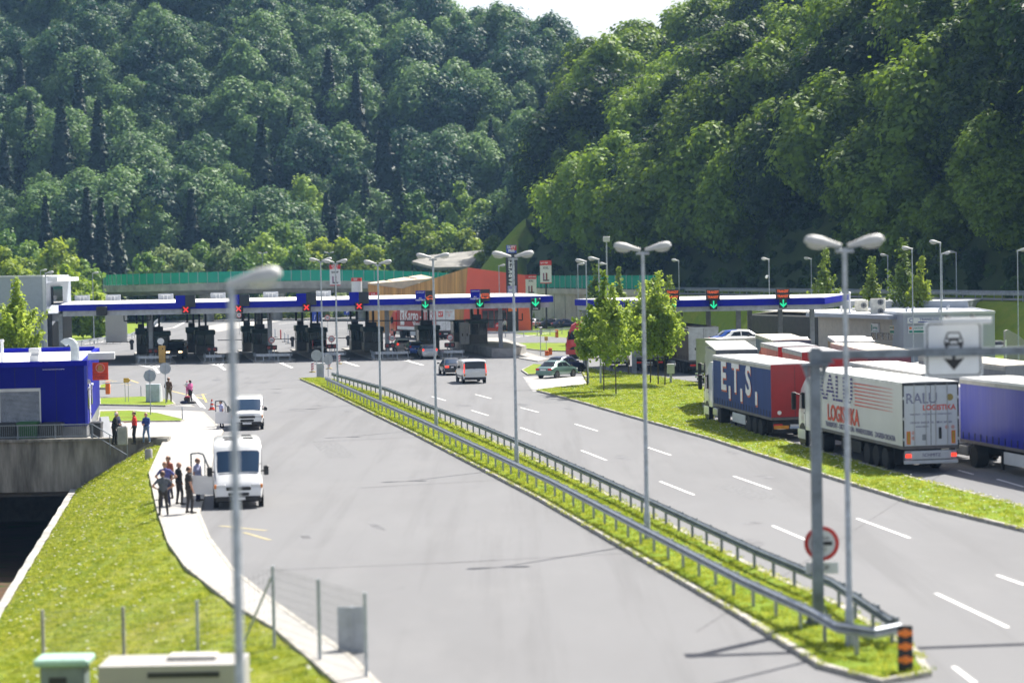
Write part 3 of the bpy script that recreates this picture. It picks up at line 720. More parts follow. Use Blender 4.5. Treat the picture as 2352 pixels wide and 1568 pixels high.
for i, (x, ty, Y, rad, lab) in enumerate(((1370, 615, 262, 2.4, 'slim tree behind the canopy beside the paired lamps'), (1422, 622, 262, 1.4, 'slim tree in front of the green barrier'), (1500, 648, 260, 1.3, 'small tree at the right end of the green barrier'), (1538, 640, 260, 1.8, 'small bright tree left of the transit signs'))):
    p = at(x, 700, Y); branchy('slim_tree', lab, 'tree', (p.x, p.y, 0), at(x, ty, Y).z, rad, .8, 2000, .26, LYEL, 560+i, 28, 'slim trees behind the transit canopy', .07, 1.3)

# air of the valley
hz = MB(); hz.box(-335, 335, -15, 775, -8.2, 175)
hm = bpy.data.materials.new('haze'); hm.use_nodes = True; hn = hm.node_tree; hn.nodes.remove(hn.nodes['Principled BSDF'])
pv_ = hn.nodes.new('ShaderNodeVolumePrincipled'); pv_.inputs['Density'].default_value = 0.00012; pv_.inputs['Color'].default_value = (.34, .60, 1.0, 1); pv_.inputs['Anisotropy'].default_value = .2
hn.links.new(pv_.outputs[0], hn.nodes['Material Output'].inputs['Volume'])
HAZE = tag(hz.build('haze', hm), 'thin bluish haze filling the valley', 'haze', None, 'stuff')
# ================================================================== viaduct and ramp wall
GRG = bpy.data.materials.new('green_glass'); GRG.use_nodes = True; n_ = GRG.node_tree
b_ = n_.nodes['Principled BSDF']; b_.inputs['Base Color'].default_value = (.012, .46, .36, 1); b_.inputs['Roughness'].default_value = .15
t_ = n_.nodes.new('ShaderNodeBsdfTransparent'); t_.inputs[0].default_value = (.12, .75, .58, 1); m_ = n_.nodes.new('ShaderNodeMixShader'); m_.inputs[0].default_value = .38
n_.links.new(b_.outputs[0], m_.inputs[1]); n_.links.new(t_.outputs[0], m_.inputs[2]); n_.links.new(m_.outputs[0], n_.nodes['Material Output'].inputs[0])
CLG = bpy.data.materials.new('booth_glass'); CLG.use_nodes = True; n_ = CLG.node_tree
b_ = n_.nodes['Principled BSDF']; b_.inputs['Base Color'].default_value = (.02, .03, .03, 1); b_.inputs['Roughness'].default_value = .05
t_ = n_.nodes.new('ShaderNodeBsdfTransparent'); t_.inputs[0].default_value = (.62, .7, .66, 1); m_ = n_.nodes.new('ShaderNodeMixShader'); m_.inputs[0].default_value = .5
n_.links.new(b_.outputs[0], m_.inputs[1]); n_.links.new(t_.outputs[0], m_.inputs[2]); n_.links.new(m_.outputs[0], n_.nodes['Material Output'].inputs[0])

def spline(P_, n):
    out = []; P_ = [V(p) for p in P_]
    for i in range(len(P_)-1):
        a, b, c, d = P_[max(i-1, 0)], P_[i], P_[i+1], P_[min(i+2, len(P_)-1)]
        for k in range(n):
            t = k/n; out.append(.5*((2*b)+(c-a)*t+(2*a-5*b+4*c-d)*t*t+(3*b-a-3*c+d)*t**3))
    return out+[P_[-1]]
VP = spline([(20, 310, 5.5), (8.3, 352, 5.55), (-4, 392, 6.0), (-18, 414, 6.7), (-36, 425, 7.1), (-54, 425, 7.1), (-66, 428, 7.0), (-73.5, 436, 6.9), (-75, 449, 6.8), (-71, 461, 6.7)], 8)
vd = thing('viaduct', 'curved grey concrete viaduct with a green glass barrier crossing behind the canopy', 'viaduct', (-36, 425, 0))
mb = MB(); mb.sweep([(-4.6, 0), (-4.6, -1.25), (-4.3, -1.25), (-2.2, -2.1), (2.2, -2.1), (4.3, -1.25), (4.6, -1.25), (4.6, 0), (4.3, 0), (4.3, -.25), (-4.3, -.25), (-4.3, 0)], VP[16:], closed=True)
mb.build('deck', CONC, vd, world=True, smooth=30)
for x, Y in ((-70, 436), (-57, 426), (-44, 425), (-28, 421), (-12, 405)):
    mb = MB(); mb.lathe([(1.0, -.2), (1.0, 4.3)], (x, Y, 0), n=14); mb.box(x-1.6, x+1.6, Y-1.2, Y+1.2, 4.2, 5.2); mb.build('pillar', CONC, vd, world=True, smooth=40)
def barrier(parent, pts, hh, off, sgn):
    pts2 = []
    for i, p in enumerate(pts):
        d = pts[min(i+1, len(pts)-1)]-pts[max(i-1, 0)]; d.z = 0; d.normalize(); pts2.append(p+V((d.y, -d.x, 0))*off)
    g = MB(); g.sweep([(0, .12), (0, hh), (.02, hh), (.02, .12)], pts2, closed=True); g.build('glass_barrier', GRG, parent, world=True)
    pr = None; L = 0
    for a, b in zip(pts2, pts2[1:]):
        n = max(1, round((b-a).length/2.6))
        for k in range(n):
            q = a.lerp(b, k/n)
            if pr is None:
                pm = MB(); pm.box(-.05, .05, -.06, .06, 0, hh+.05); pr = pm.build('barrier_post', GALV, parent); c = pr
            else: c = dup(pr, parent=parent)
            c.location = q-V(parent.location); d = b-a; c.rotation_euler = (0, 0, math.atan2(d.y, d.x))
barrier(vd, VP[14:], 2.1, -4.45, 1)
rw = thing('retaining_wall', 'grey panelled concrete wall carrying the ramp and its green barrier right of the red shop', 'wall', (8.3, 352, 0))
W1 = [V((p.x-.5, p.y, 0)) for p in spline([(20.6, 308, 0), (13.5, 331, 0), (7.2, 352, 0), (1.0, 374, 0)], 4)]
mb = MB(); mb.sweep([(0, -.2), (0, 4.85), (-.25, 4.85), (-.25, 5.65), (.45, 5.65), (.45, -.2)], W1, closed=True); mb.build('wall', CONCL, rw, world=True)
mb = MB()
for a, b in zip(W1, W1[1:]):
    mb.box(a.x-.03, a.x+.03, a.y-.06, a.y-.02, .1, 4.8)
mb.build('panel_joint', DARK, rw, world=True)
barrier(rw, [p+UP*5.65 for p in W1[:-1]], 2.0, .1, 1)

# ================================================================== toll canopy on the left
Yc = 232.0
tc = thing('toll_canopy', 'long flat canopy with white roof and blue fascia over the toll booths', 'canopy', (-21, 245, 0))
RP = [V((-46.4, 232, 0)), V((4.3, 232, 0)), V((1.6, 255, 0)), V((-2, 260, 0)), V((-50.5, 260, 0))]
def ins(P_, d):
    c = sum(P_, V((0, 0, 0)))/len(P_); return [p+V((math.copysign(min(d, abs(c.x-p.x)), c.x-p.x), math.copysign(d, c.y-p.y), 0)) for p in P_]
mb = MB(); mb.ext([p+UP*5.55 for p in RP], (0, 0, .60)); mb.build('fascia', BLUE, tc, world=True)
mb = MB(); mb.ext([p+UP*6.152 for p in ins(RP, .12)], (0, 0, .06)); mb.build('roof', WHITEM, tc, world=True)
mb = MB(); mb.ext([p+UP*5.0 for p in ins(RP, .35)], (0, 0, .548)); mb.build('beam', mat('grey_beam', (.42, .44, .47), .5), tc, world=True)
pr = None
for x in (138.7, 345, 619, 889, 1150):
    for yy in (236.5, 256):
        X = (x-1176)*236/5200-(yy-236.5)*.17
        if x < 200 and yy > 240: continue
        if pr is None: pm = MB(); pm.bbox(-.22, .22, -.22, .22, 0, 5.0, .03); pr = pm.build('column', mat('grey_column', (.30, .32, .35), .5), tc); c = pr
        else: c = dup(pr, parent=tc)
        c.location = V((X, yy, 0))-V(tc.location)
mb = MB()
for x0, x1 in ((285, 345), (735, 1200), (560, 620)):
    a, b = at(x0, 737, 234), at(x1, 735, 234); mb.tube(a, b, .06); mb.tube(a, a+UP*.7, .06); mb.tube(b, b+UP*.7, .06); mb.build('cable_pipe', DARK, tc, world=True); mb = MB()
def arrow_x(T, kind, s, parent):
    g = MB()
    if kind == 'x':
        for a in (45, -45):
            g.box(-s*.62, s*.62, -s*.11, s*.11, 0, .03+.01*(a > 0), T @ Matrix.Rotation(R(a), 4, 'Z'))
        g.build('cross_signal', GLOWX, parent, world=True)
    else:
        g.box(-s*.09, s*.09, -s*.3, s*.55, 0, .03, T); g.ext([V((-s*.5, 0, 0)), V((-s*.36, s*.12, 0)), V((0, -s*.25, 0)), V((s*.36, s*.12, 0)), V((s*.5, 0, 0)), V((0, -s*.52, 0))], (0, 0, .035), T)
        g.build('arrow_signal', GLOWG, parent, world=True)
LS = [(425.5, 692, 427, 711, 'x', 'over the lane right of the first booth'), (550, 690, 548, 709, 'x', 'just right of the tall single lamp pole'), (703.5, 687, 704, 706, 'x', 'left of the paired lamp poles'), (824.5, 684, 825, 703, 'x', 'below the white and red drum banner'),
      (977, 681, 977, 700, 'a', 'left of the red shop roof'), (1103, 678, 1102, 697, 'a', 'in front of the red shop')]
for i, (bx, by, sx_, sy_, k, wh) in enumerate(LS):
    lab = ('blank lane sign with red cross, ' if k == 'x' else 'lane sign with green arrow, ')+wh
    p = at(bx, by, Yc-.35); t = thing('lane_sign', lab, 'lane sign', p, group='lane signs on the canopy edge')
    g = MB(); g.box(-1.0, -.02, 0, .3, -.6, .6); g.build('blue_panel', BLUE, t)
    g = MB(); g.box(.0, 1.0, 0, .3, -.6, .6); g.build('display_panel', mat('dark_display', (.012, .016, .024), .35), t)
    q = at(sx_, sy_, Yc-.38)
    g = MB(); q0 = q-p; g.bbox(q0.x-.42, q0.x+.42, -.02, .25, q0.z-.42, q0.z+.42, .03); g.build('signal_box', BLACK, t)
    arrow_x(frame(q+V((0, -.06, 0)), (1, 0, 0), UP), k,   .54 if k == 'x' else .68, t)
    if k == 'a':
        T = frame(V((-.51, -.012, .42)), (1, 0, 0), UP); text('VSI POTNI LISTI', .12, WHITE, t, T, bold=.004)
        text('ALL\nPASSPORTS', .20, WHITE, t, frame(V((-.51, -.012, -.26)), (1, 0, 0), UP), bold=.006)
        g = MB(); T = frame(V((.5, -.012, -.08)), (1, 0, 0), UP)
        L = [(-.36, -.14), (-.36, 0), (-.2, .02), (-.08, .16), (.12, .16), (.22, .02), (.36, 0), (.36, -.14)] if i == 4 else [(-.38, -.2), (-.38, .16), (-.3, .22), (.36, .22), (.4, .12), (.4, -.2)]
        L = [V((x, y, .01)) for x, y in L]
        for a, b in zip(L, L[1:]+L[:1]): g.tube(T @ a, T @ b, .025, n=5)
        for wx in (-.22, .22): g.lathe([(.08, 0), (.08, .02)], T @ V((wx, -.18, 0)), (0, -1, 0), 10)
        if i == 5: g.tube(T @ V((-.36, .04, .01)), T @ V((.38, .04, .01)), .02, n=5); [g.tube(T @ V((wx, .04, .01)), T @ V((wx, .2, .01)), .02, n=5) for wx in (-.2, 0, .2)]
        g.build('vehicle_symbol', GLOWO, t)
p = at(1230, 696, Yc-.4); t = thing('lane_sign', 'small black lane sign with a green arrow on the right end of the canopy', 'lane sign', p, group='lane signs on the canopy edge')
g = MB(); g.bbox(-.5, .5, 0, .3, -.72, .5, .06); g.build('signal_box', BLACK, t); arrow_x(frame(p+V((0, -.02, .06)), (1, 0, 0), UP), 'a', .8, t); text('KOMBI', .16, WHITE, t, frame(V((0, -.012, -.56)), (1, 0, 0), UP), bold=.004)
t0 = None
for i, x in enumerate((189, 260, 381, 501, 622, 743)):
    p = at(x, 687, 259.6); p.z = 6.2; lab = 'back of a pale grey lane sign on the canopy roof, %s from the left' % ORD[i]
    if t0 is None:
        t0 = t = thing('lane_sign', lab, 'lane sign', p, group='grey sign backs on the canopy roof')
        g = MB(); g.bbox(-.85, .85, -.12, .12, .02, .68, .02); g.build('panel', GREYP, t)
        g = MB(); g.box(-.55, .55, -.2, -.122, .48, .56); g.box(-.25, -.17, -.19, -.121, 0, .48); g.box(.17, .25, -.19, -.121, 0, .48); g.build('bracket', WHITE, t)
    else: dup(t0, p, label=lab)
t = thing('warning_box', 'small black box hanging from the left part of the canopy edge', 'traffic signal', at(233, 712, Yc-.4)); g = MB(); g.bbox(-.55, .55, 0, .4, -.55, .35, .05); g.build('housing', BLACK, t); g = MB(); g.box(-.5, .5, -.06, -.001, .2, .34); g.build('visor', DARK, t)

# booths on their islands
BGREEN = mat('booth_green', (.012, .05, .032), .5); BWALL = mat('booth_wall', (.12, .12, .112), .5)
def booth(label, loc, W=2.2, D_=2.8, H=2.75, box=True, top=5.0, rz=.17):
    t = thing('toll_booth', label, 'toll booth', loc, rz, 'toll booths under the canopy')
    w, d = W/2, D_/2
    g = MB(); g.box(-w, w, -d, d, 0, 1.05); g.build('wall', BWALL, t)
    g = MB()
    for x in (-w+.05, w-.05, 0):
        for y in (-d+.05, d-.05): g.box(x-.05, x+.05, y-.05, y+.05, 1.05, 2.25)
    g.build('window_frame', BWALL, t)
    for s in (-1, 1):
        g = MB(); g.box(-w+.1, w-.1, s*d*.96-.012, s*d*.96+.012, 1.05, 2.25); g.build('window', CLG, t)
        g = MB(); g.box(s*w*.96-.012, s*w*.96+.012, -d+.1, d-.1, 1.05, 2.25); g.build('window', CLG, t)
    g = MB(); g.bbox(-w-.12, w+.12, -d-.12, d+.12, 2.25, H, .05); g.build('roof', BGREEN, t)
    g = MB(); g.box(-.5, .3, -.3, .3, .95, 1.12); g.box(-.2, .2, -.25, .2, 1.12, 1.6); g.build('desk', DARK, t)
    if box:
        g = MB(); g.bbox(-w*.7, w*.45, -.5, .5, H+.002, H+.5, .04); g.build('roof_unit', BLACK, t)
        for x in (-.55, .15): g = MB(); g.box(x-.11, x+.11, -.11, .11, H+.5, top-loc[2]); g.build('duct', DARK, t)
    return t
ISL = [(305, 391, 0), (460, 513, 1), (577, 670, 2), (716, 794, 3), (852, 942, 4), (1010, 1068, 5)]
for x0, x1, i in ISL:
    a, b = (x0-1176)*229.6/5200, (x1-1176)*229.6/5200
    kerbed('toll_island', [(a+.2, 229.6), (b, 229.6), (b+.15, 232), (b-5.6, 264), (a-5.6, 264), (a-.15, 232)], .14, CONC, .2)
    guardrail('steel guard rail wrapped round the nose of toll island %s from the left' % ORD[i], [(a-.5, 236, .1), (a+.05, 231.2, .1), (a+.4, 230.4, .1), (b-.3, 230.4, .1), (b-.1, 231.0, .1)], GALV, 1, 1.5, 1.0, 'guard rails round the toll islands', True, -.12, .4)
BTH = [(363, 249, 2.5, 'front booth of the first island, behind the yellow box'), (470, 250, 2.0, 'front booth of the second island, beside the dark van'), (599, 252, 1.9, 'front booth of the third island, right of the single lamp pole'), (727, 252, 2.0, 'front booth of the fourth island, behind the round sign backs'), (855, 251, 2.1, 'front booth of the fifth island, beside the dark columns'), (982, 253, 2.3, 'front booth of the sixth island, behind the silver hatchback')]
for x, Y, W, lab in BTH: booth('dark glazed toll booth, '+lab, ((x-1176)*Y/5200, Y, .13), W)
BTB = [(326, 257, 'rear booth of the first island'), (442, 258, 'rear booth of the second island'), (569, 259, 'rear booth of the third island'), (692, 258, 'rear booth of the fourth island'), (817, 258, 'rear booth of the fifth island'), (960, 262, 'rear booth of the sixth island')]
for x, Y, lab in BTB[:5]: booth('narrow dark toll booth, '+lab, ((x-1176)*Y/5200, Y, .13), 1.25, 2.4, 2.9)
# raised bus island at the right end with two booths
pf = [(-2.1, 232.2), (0.4, 232.6), (1.5, 240), (-1.4, 268), (-7.4, 268), (-7.0, 262)]
mb = MB(); mb.ext([V((x, y, -.05)) for x, y in pf], (0, 0, .93))
tag(mb.build('platform', CONC), 'raised grey concrete platform with a blunt end under the right end of the canopy', 'platform')
booth('light toll booth with grey cabinets on the raised platform, nearest the red shop', ((1096-1176)*248/5200, 248, .88), 1.9, 2.6, 2.7, True)
booth('toll booth at the left edge of the raised platform', ((1051-1176)*256/5200, 256, .88), 1.2, 2.4, 2.4, False)
t = thing('cabinet', 'tall light grey double cabinet beside the booth on the platform', 'cabinet', ((1067-1176)*247/5200, 247, .88), .17)
for x in (-.26, .26): g = MB(); g.bbox(x-.25, x+.25, -.3, .3, 0, 2.4, .03); d_ = g.build('door', LGREY, t); h = MB(); h.box(x-.05, x+.05, -.34, -.302, .9, 1.2); h.build('handle', DARK, d_)

# things on the islands
def disc_sign(name, label, cat, base, h, rad, face, ring=None, bar=None, txt=None, group=None, n=28, rz=0, back=False, pr_=.035, tcol=BLACK):
    t = thing(name, label, cat, base, rz, group)
    g = MB(); g.tube((0, .05, 0), (0, .05, h+rad*.7), pr_, n=8); g.build('pole', GALV, t, smooth=40)
    g = MB(); g.lathe([(rad, 0), (rad, .03)], (0, 0, h), (0, -1, 0), n); g.build('plate', GALV if back else face, t)
    if ring:
        g = MB(); T = frame(V((0, -.032, h)), (1, 0, 0), UP); k = 32
        g.loft([[T @ V((math.cos(2*math.pi*j/k)*rr, math.sin(2*math.pi*j/k)*rr, zz)) for j in range(k)] for rr, zz in ((rad*.99, 0), (rad*.99, .012), (rad*.78, .012), (rad*.78, 0))], caps=False); g.build('ring', ring, t)
    if bar: g = MB(); g.box(-rad*.62, rad*.62, -.045, -.031, h-rad*.10, h+rad*.10); g.build('bar', BLACK, t)
    if txt: text(txt, rad*.95, tcol, t, frame(V((0, -.034, h)), (1, 0, 0), UP), bold=rad*.02)
    return t
WS = mat('sign_white', (.72, .73, .74), .4, var=.03)
GS = 'round customs stop signs on the toll islands'
for x, y, b, lab in ((624, 780.6, 0, 'third toll island, nearest the single lamp'), (761.6, 778.4, 0, 'fourth toll island, behind the paired lamp poles'), (900.6, 776, 0, 'fifth toll island, beside the red truck cab'), (1034, 775, 0, 'sixth toll island, left of the platform')):
    p = at(x, y, 234); d = disc_sign('customs_sign', 'round red ringed sign, '+lab, 'traffic sign', (p.x, p.y, .13), p.z-.13, .33, WS, RED, True, None, GS)
    text('DOUANE', .1, BLACK, d, frame(V((0, -.034, p.z-.13-.15)), (1, 0, 0), UP))
GL = 'twin red signal lamps on the toll islands'
for i, (x, y) in enumerate(((352, 806), (487, 802), (624, 798), (763, 795), (896, 793.6), (1033, 792))):
    p = at(x, y, 233.2); t = thing('signal_lamp', 'twin dark red signal lamps on short posts, toll island %s from the left' % ORD[i], 'signal', (p.x, p.y, .13), 0, GL)
    g = MB(); g.bbox(-.55, .55, -.1, .12, p.z-.13-.24, p.z-.13+.24, .05); g.build('housing', BLACK, t)
    for s in (-1, 1):
        g = MB(); g.lathe([(.17, 0), (.15, .05)], (s*.28, -.1, p.z-.13), (0, -1, 0), 14); g.build('lens', mat('dull_red_lens', (.25, .02, .012), .3, var=0), t)
        g = MB(); g.tube((s*.25, .02, 0), (s*.25, .02, p.z-.37), .05); g.build('post', GALV, t)
p = G(373, 833, .14); t = thing('scale_box', 'yellow metal cabinet with a round white disc on top, on the first toll island', 'cabinet', p)
YB = mat('yellow_box', (.55, .33, .07), .5)
g = MB(); g.bbox(-.33, .33, -.25, .25, 0, 1.75, .02); g.build('body', YB, t); g = MB(); g.lathe([(.07, 0), (.07, .02)], (.1, -.25, 1.45), (0, -1, 0), 10); g.build('lock', BLACK, t)
g = MB(); g.tube((0, 0, 1.75), (0, 0, 1.95), .05); g.lathe([(.34, 0), (.34, .06)], (-.1, -.1, 2.2), (0, -1, 0), 24); g.build('disc', WS, t)
for i, (x, y) in enumerate(((303, 797), (436, 795), (562, 792), (672, 790), (800, 789))):
    p = G(x, 803-(x-300)*.018, .1); t = thing('barrier_gate', 'dark lane barrier with a level boom, %s lane from the left' % ORD[i], 'barrier', p, .1, 'lane barriers between the booths')
    g = MB(); g.bbox(-.18, .18, -.18, .18, 0, .95, .03); g.lathe([(.3, -.2), (.3, .2)], (0, -.05, .95), (0, 1, 0), 10); g.build('housing', DARK, t)
    g = MB(); g.box(-3.2 if i else -3.0, -.2, -.3, -.22, .92, 1.02); g.build('boom', BLACK, t)
for i, (x, y, h, mm, nm) in enumerate(((645, 779, 1.3, RED, 'thin red marker post, right one of two behind the third booth'), (588, 767, 1.3, RED, 'thin red marker post left of the third booth'), (632, 775, 1.2, WHITE, 'thin white marker post, leftmost of three behind the third booth'), (654, 785, 1.2, WHITE, 'thin white marker post, middle of three behind the third booth'), (662, 789, 1.2, WHITE, 'thin white marker post, nearest of three behind the third booth'))):
    p = G(x, y); t = thing('marker_post', nm, 'marker post', p, 0, 'marker posts between the lanes'); g = MB(); g.bbox(-.09, .09, -.03, .03, .05, h, .02); g.build('post', mm, t); g = MB(); g.box(-.35, .35, -.2, .2, 0, .06); g.build('base', BLACK, t)
for x, y, lab in ((549, 723.5, 'round white 50 speed sign with a red ring, left one behind the canopy'), (752, 729, 'round white 50 speed sign with a red ring, right one behind the canopy')):
    p = at(x, y, 330); disc_sign('speed_sign', lab, 'traffic sign', (p.x, p.y, 0), p.z, .38, WS, RED, False, '50', 'speed signs behind the canopy')
for x, y, w_, h_, lab in ((721.5, 726, .32, .75, 'left narrow blue motorway sign between the booth ducts'), (733, 726, .32, .75, 'right narrow blue motorway sign between the booth ducts'), (798, 716, .5, .45, 'blue parking sign with a white P beside the stone slope')):
    p = at(x, y, 330); t = thing('blue_sign', lab, 'traffic sign', (p.x, p.y, 0)); g = MB(); g.tube((0, .08, 0), (0, .08, p.z), .05); g.build('pole', GALV, t)
    g = MB(); g.box(-w_, w_, 0, .04, p.z-h_, p.z+h_); g.build('plate', mat('sign_blue', (.015, .06, .42), .4), t)
    if 'P' in lab: text('P', .75, WHITE, t, frame(V((0, -.012, p.z)), (1, 0, 0), UP), bold=.02)
    else: g = MB(); g.ext([V((-.03, -.012, p.z-.5)), V((.03, -.012, p.z-.5)), V((.18, -.012, p.z+.2)), V((.1, -.012, p.z+.25))], (0, .008, 0)); g.build('symbol', WHITE, t)
# pale traffic divider behind the booths
mb = MB(); mb.poly([G(*q)+UP*.012 for q in ((468, 750), (500, 745), (548, 740), (600, 734), (660, 724), (690, 722), (640, 738), (560, 752), (500, 762), (470, 758))]); struct('divider_paving', mb, PAVE)
kerbed('far_verge_grass', [G(*q) for q in ((665, 728), (720, 724), (800, 714), (855, 706), (855, 709), (790, 720), (700, 732))], .1, GRASS, .3)

# ================================================================== shop
WOOD = mat('wood_boards', (.60, .34, .11), .7, var=.28, scale=2.2, stretch=(1, 1, .03), stain=(.38, .20, .065))
RWALL = mat('coral_red_wall', (.90, .14, .075), .6, var=.04, scale=.3)
ROOFP = mat('pale_roof_boards', (.62, .50, .36), .8, var=.1, scale=1)
Ys = 328
sh = thing('shop', 'low shop with folded wooden roof and a tall coral red front wall', 'building', (at(1070, 757, Ys).x, Ys, 0))
def pa(x, y, Y=Ys): return at(x, y, Y)
g = MB(); g.ext([pa(1074.5, 614.5), pa(1207, 632), pa(1221.5, 760), pa(1062, 760)], (0, .6, 0)); g.build('red_wall', RWALL, sh, world=True)
g = MB(); g.ext([pa(845, 653), pa(924, 663), pa(994, 640), pa(1074.4, 615), pa(1062, 762), pa(845, 764)], (0, .5, 0)); g.build('wood_wall', WOOD, sh, world=True)
g = MB(); a, b, c, d = pa(845, 651.8), pa(924, 662.8), pa(994, 639), at(968, 633, Ys+14); g.ext([a+V((0, -.25, 0)), b+V((0, -.25, 0)), c, d], (0, 0, .15))
g.build('roof', ROOFP, sh, world=True)
g = MB(); g.ext([pa(1074.5, 615, Ys+.7), pa(1207, 633, Ys+.7), at(1200, 640, Ys+22), at(1090, 622, Ys+22)], (0, 0, -.3)); g.build('roof', DARK, sh, world=True)
g = MB()
for k in range(7):
    for j in range(2):
        q = a.lerp(b, (k+.5)/7).lerp(d.lerp(c, (k+.5)/7), .3+.4*j); g.box(q.x-.25, q.x+.25, q.y-.1, q.y+.1, q.z+.16, q.z+.26); g.build('snow_guard', DARK, sh, world=True); g = MB()
w0 = pa(1108, 757); g = MB(); z1 = 4.7
g.box(w0.x, pa(1163, 757).x, Ys-.03, Ys+.2, .4, z1); g.build('window', GLASSD, sh, world=True)
g = MB()
for k in range(5): x = w0.x+(pa(1163, 757).x-w0.x)*k/4; g.box(x-.05, x+.05, Ys-.10, Ys-.031, .4, z1)
g.box(w0.x, pa(1163, 757).x, Ys-.09, Ys-.032, 2.9, z1); g.build('window_frame', mat('deep_red', (.35, .02, .015), .5), sh, world=True)
text('DUTY FREE TRGOVINA', .62, WHITE, sh, Matrix.Translation(-V(sh.location)) @ frame(V((pa(1136, 700).x, Ys-.13, 5.15)), (1, 0, 0), UP), sx=.62, bold=.02)
g = MB(); x = pa(1156, 757).x; g.box(x-.5, x+.5, Ys-.13, Ys-.101, 0, 2.6); g.build('door', BLACK, sh, world=True)
# black totem
Yt = 320
tt = thing('totem_sign', 'tall black advertising totem with white vertical lettering in front of the red wall', 'sign', G(1178, 762)); tt.location.y = Yt; tt.location.x = at(1178, 760, Yt).x; tt.location.z = 0; XF[tt] = Matrix.Translation(tt.location)
ztop = at(1173, 563, Yt).z; zc = at(1173, 581, Yt).z
g = MB(); g.bbox(-.82, .82, -.3, .3, 0, zc, .03); g.build('column', mat('totem_black', (.012, .013, .018), .4), tt)
g = MB(); g.box(-.72, .72, -.32, .32, zc+.002, ztop); g.build('cap', mat('totem_blue', (.03, .08, .5), .4), tt)
g = MB(); g.box(-.1, .70, -.335, -.322, zc+.35, ztop-.05); g.build('cap_panel', RED, tt)
text('DUTY\nFREE', .5, WHITE, tt, frame(V((0, -.338, (zc+ztop)/2)), (1, 0, 0), UP), sx=.85, bold=.02)
text('MARKET', 1.05, WHITE, tt, frame(V((0, -.31, zc-3.0)), UP, (-1, 0, 0)), bold=.03, sx=.95)
g = MB(); g.box(-.62, .62, -.315, -.302, 5.2, 6.5); g.build('panel', mat('totem_panel', (.35, .32, .6), .5), tt); text('BAR', .5, WHITE, tt, frame(V((0, -.318, 5.85)), (1, 0, 0), UP), bold=.02)
g = MB(); g.box(-.62, .62, -.315, -.302, 2.9, 4.1); g.build('panel', ORANGE, tt); text('C', .8, WHITE, tt, frame(V((0, -.318, 3.5)), (1, 0, 0), UP), bold=.02)
def banner(label, x, yt, yb, Y, W, items, pole_px=None, drum=False):
    p = at(x, yb, Y); zt, zb = at(x, yt, Y).z, at(x, yb, Y).z; t = thing('banner', label, 'banner', (p.x, Y, 0), 0, 'advertising banners on poles')
    H = zt-zb; g = MB(); g.tube((0, .1, 0), (0, .1, zt), .12); g.build('pole', BLACK, t)
    g = MB()
    if drum: g.lathe([(W/2, zb), (W/2, zt-.24*H)], n=20)
    else: g.bbox(-W/2, W/2, -.06, .06, zb, zt-.22*H, .01)
    g.build('panel', WS, t, smooth=30)
    g = MB()
    if drum: g.lathe([(W/2+.01, zt-.24*H), (W/2+.01, zt)], n=20)
    else: g.box(-W/2-.02, W/2+.02, -.08, .08, zt-.22*H, zt); g.box(-W/2, W/2, -.075, .07, zb-.12, zb-.001)
    g.build('header', RED, t, smooth=30)
    yf = -W/2-.015 if drum else -.085
    for (tx, sz, u, vv, mm) in items: text(tx, sz, mm, t, frame(V((u, yf, zb+H*vv)), (1, 0, 0), UP), bold=.01)
    if not drum:
        for k, (u, vv, ww, hh, mm) in enumerate(((-.3, .28, .18, .3, 'plum'), (.1, .26, .22, .36, 'oxblood'), (.02, .1, .8, .06, 'shade'))):
            g = MB(); g.box(u-ww/2*W/1.5, u+ww/2*W/1.5, -.075, -.061, zb+H*(vv-hh/2), zb+H*(vv+hh/2)); g.build('picture', mat(mm, {'plum': (.2, .05, .16), 'oxblood': (.2, .03, .03), 'shade': (.05, .05, .06)}[mm], .5), t)
    return t
banner('red headed white banner on a pole above the canopy, left of the drum banner', 770, 608, 654, 320, 1.5, [('DUTY\nFREE', .34, 0, .88, WHITE), ('SHOP', .4, 0, .62, BLACK)])
banner('round drum banner, white with a red top, above the fourth red cross sign', 819.5, 638, 671, 320, 1.5, [('DF', .4, -.1, .88, WHITE)], drum=True)
banner('red headed white banner pinned beside the right edge of the red shop', 1220, 631, 676, 322, 1.55, [('DUTY FREE', .2, .2, .89, WHITE), ('XXL', .36, 0, .68, BLACK)])
banner('red headed white banner on a tall black pole right of the shop', 1254, 598, 649, 318, 1.6, [('DUTY FREE', .2, -.2, .89, WHITE), ('XXL', .42, 0, .66, BLACK)])
p = at(857, 676, 300); t = thing('red_sign', 'small red and white shop sign just above the canopy roof', 'sign', (p.x, 300, 0)); g = MB(); g.box(-.6, .6, -.05, .05, p.z-.3, p.z+.3); g.build('panel', RED, t); g = MB(); g.tube((0, .1, 0), (0, .1, p.z), .06); g.build('pole', BLACK, t); text('DF', .4, WHITE, t, frame(V((0, -.06, p.z)), (1, 0, 0), UP))

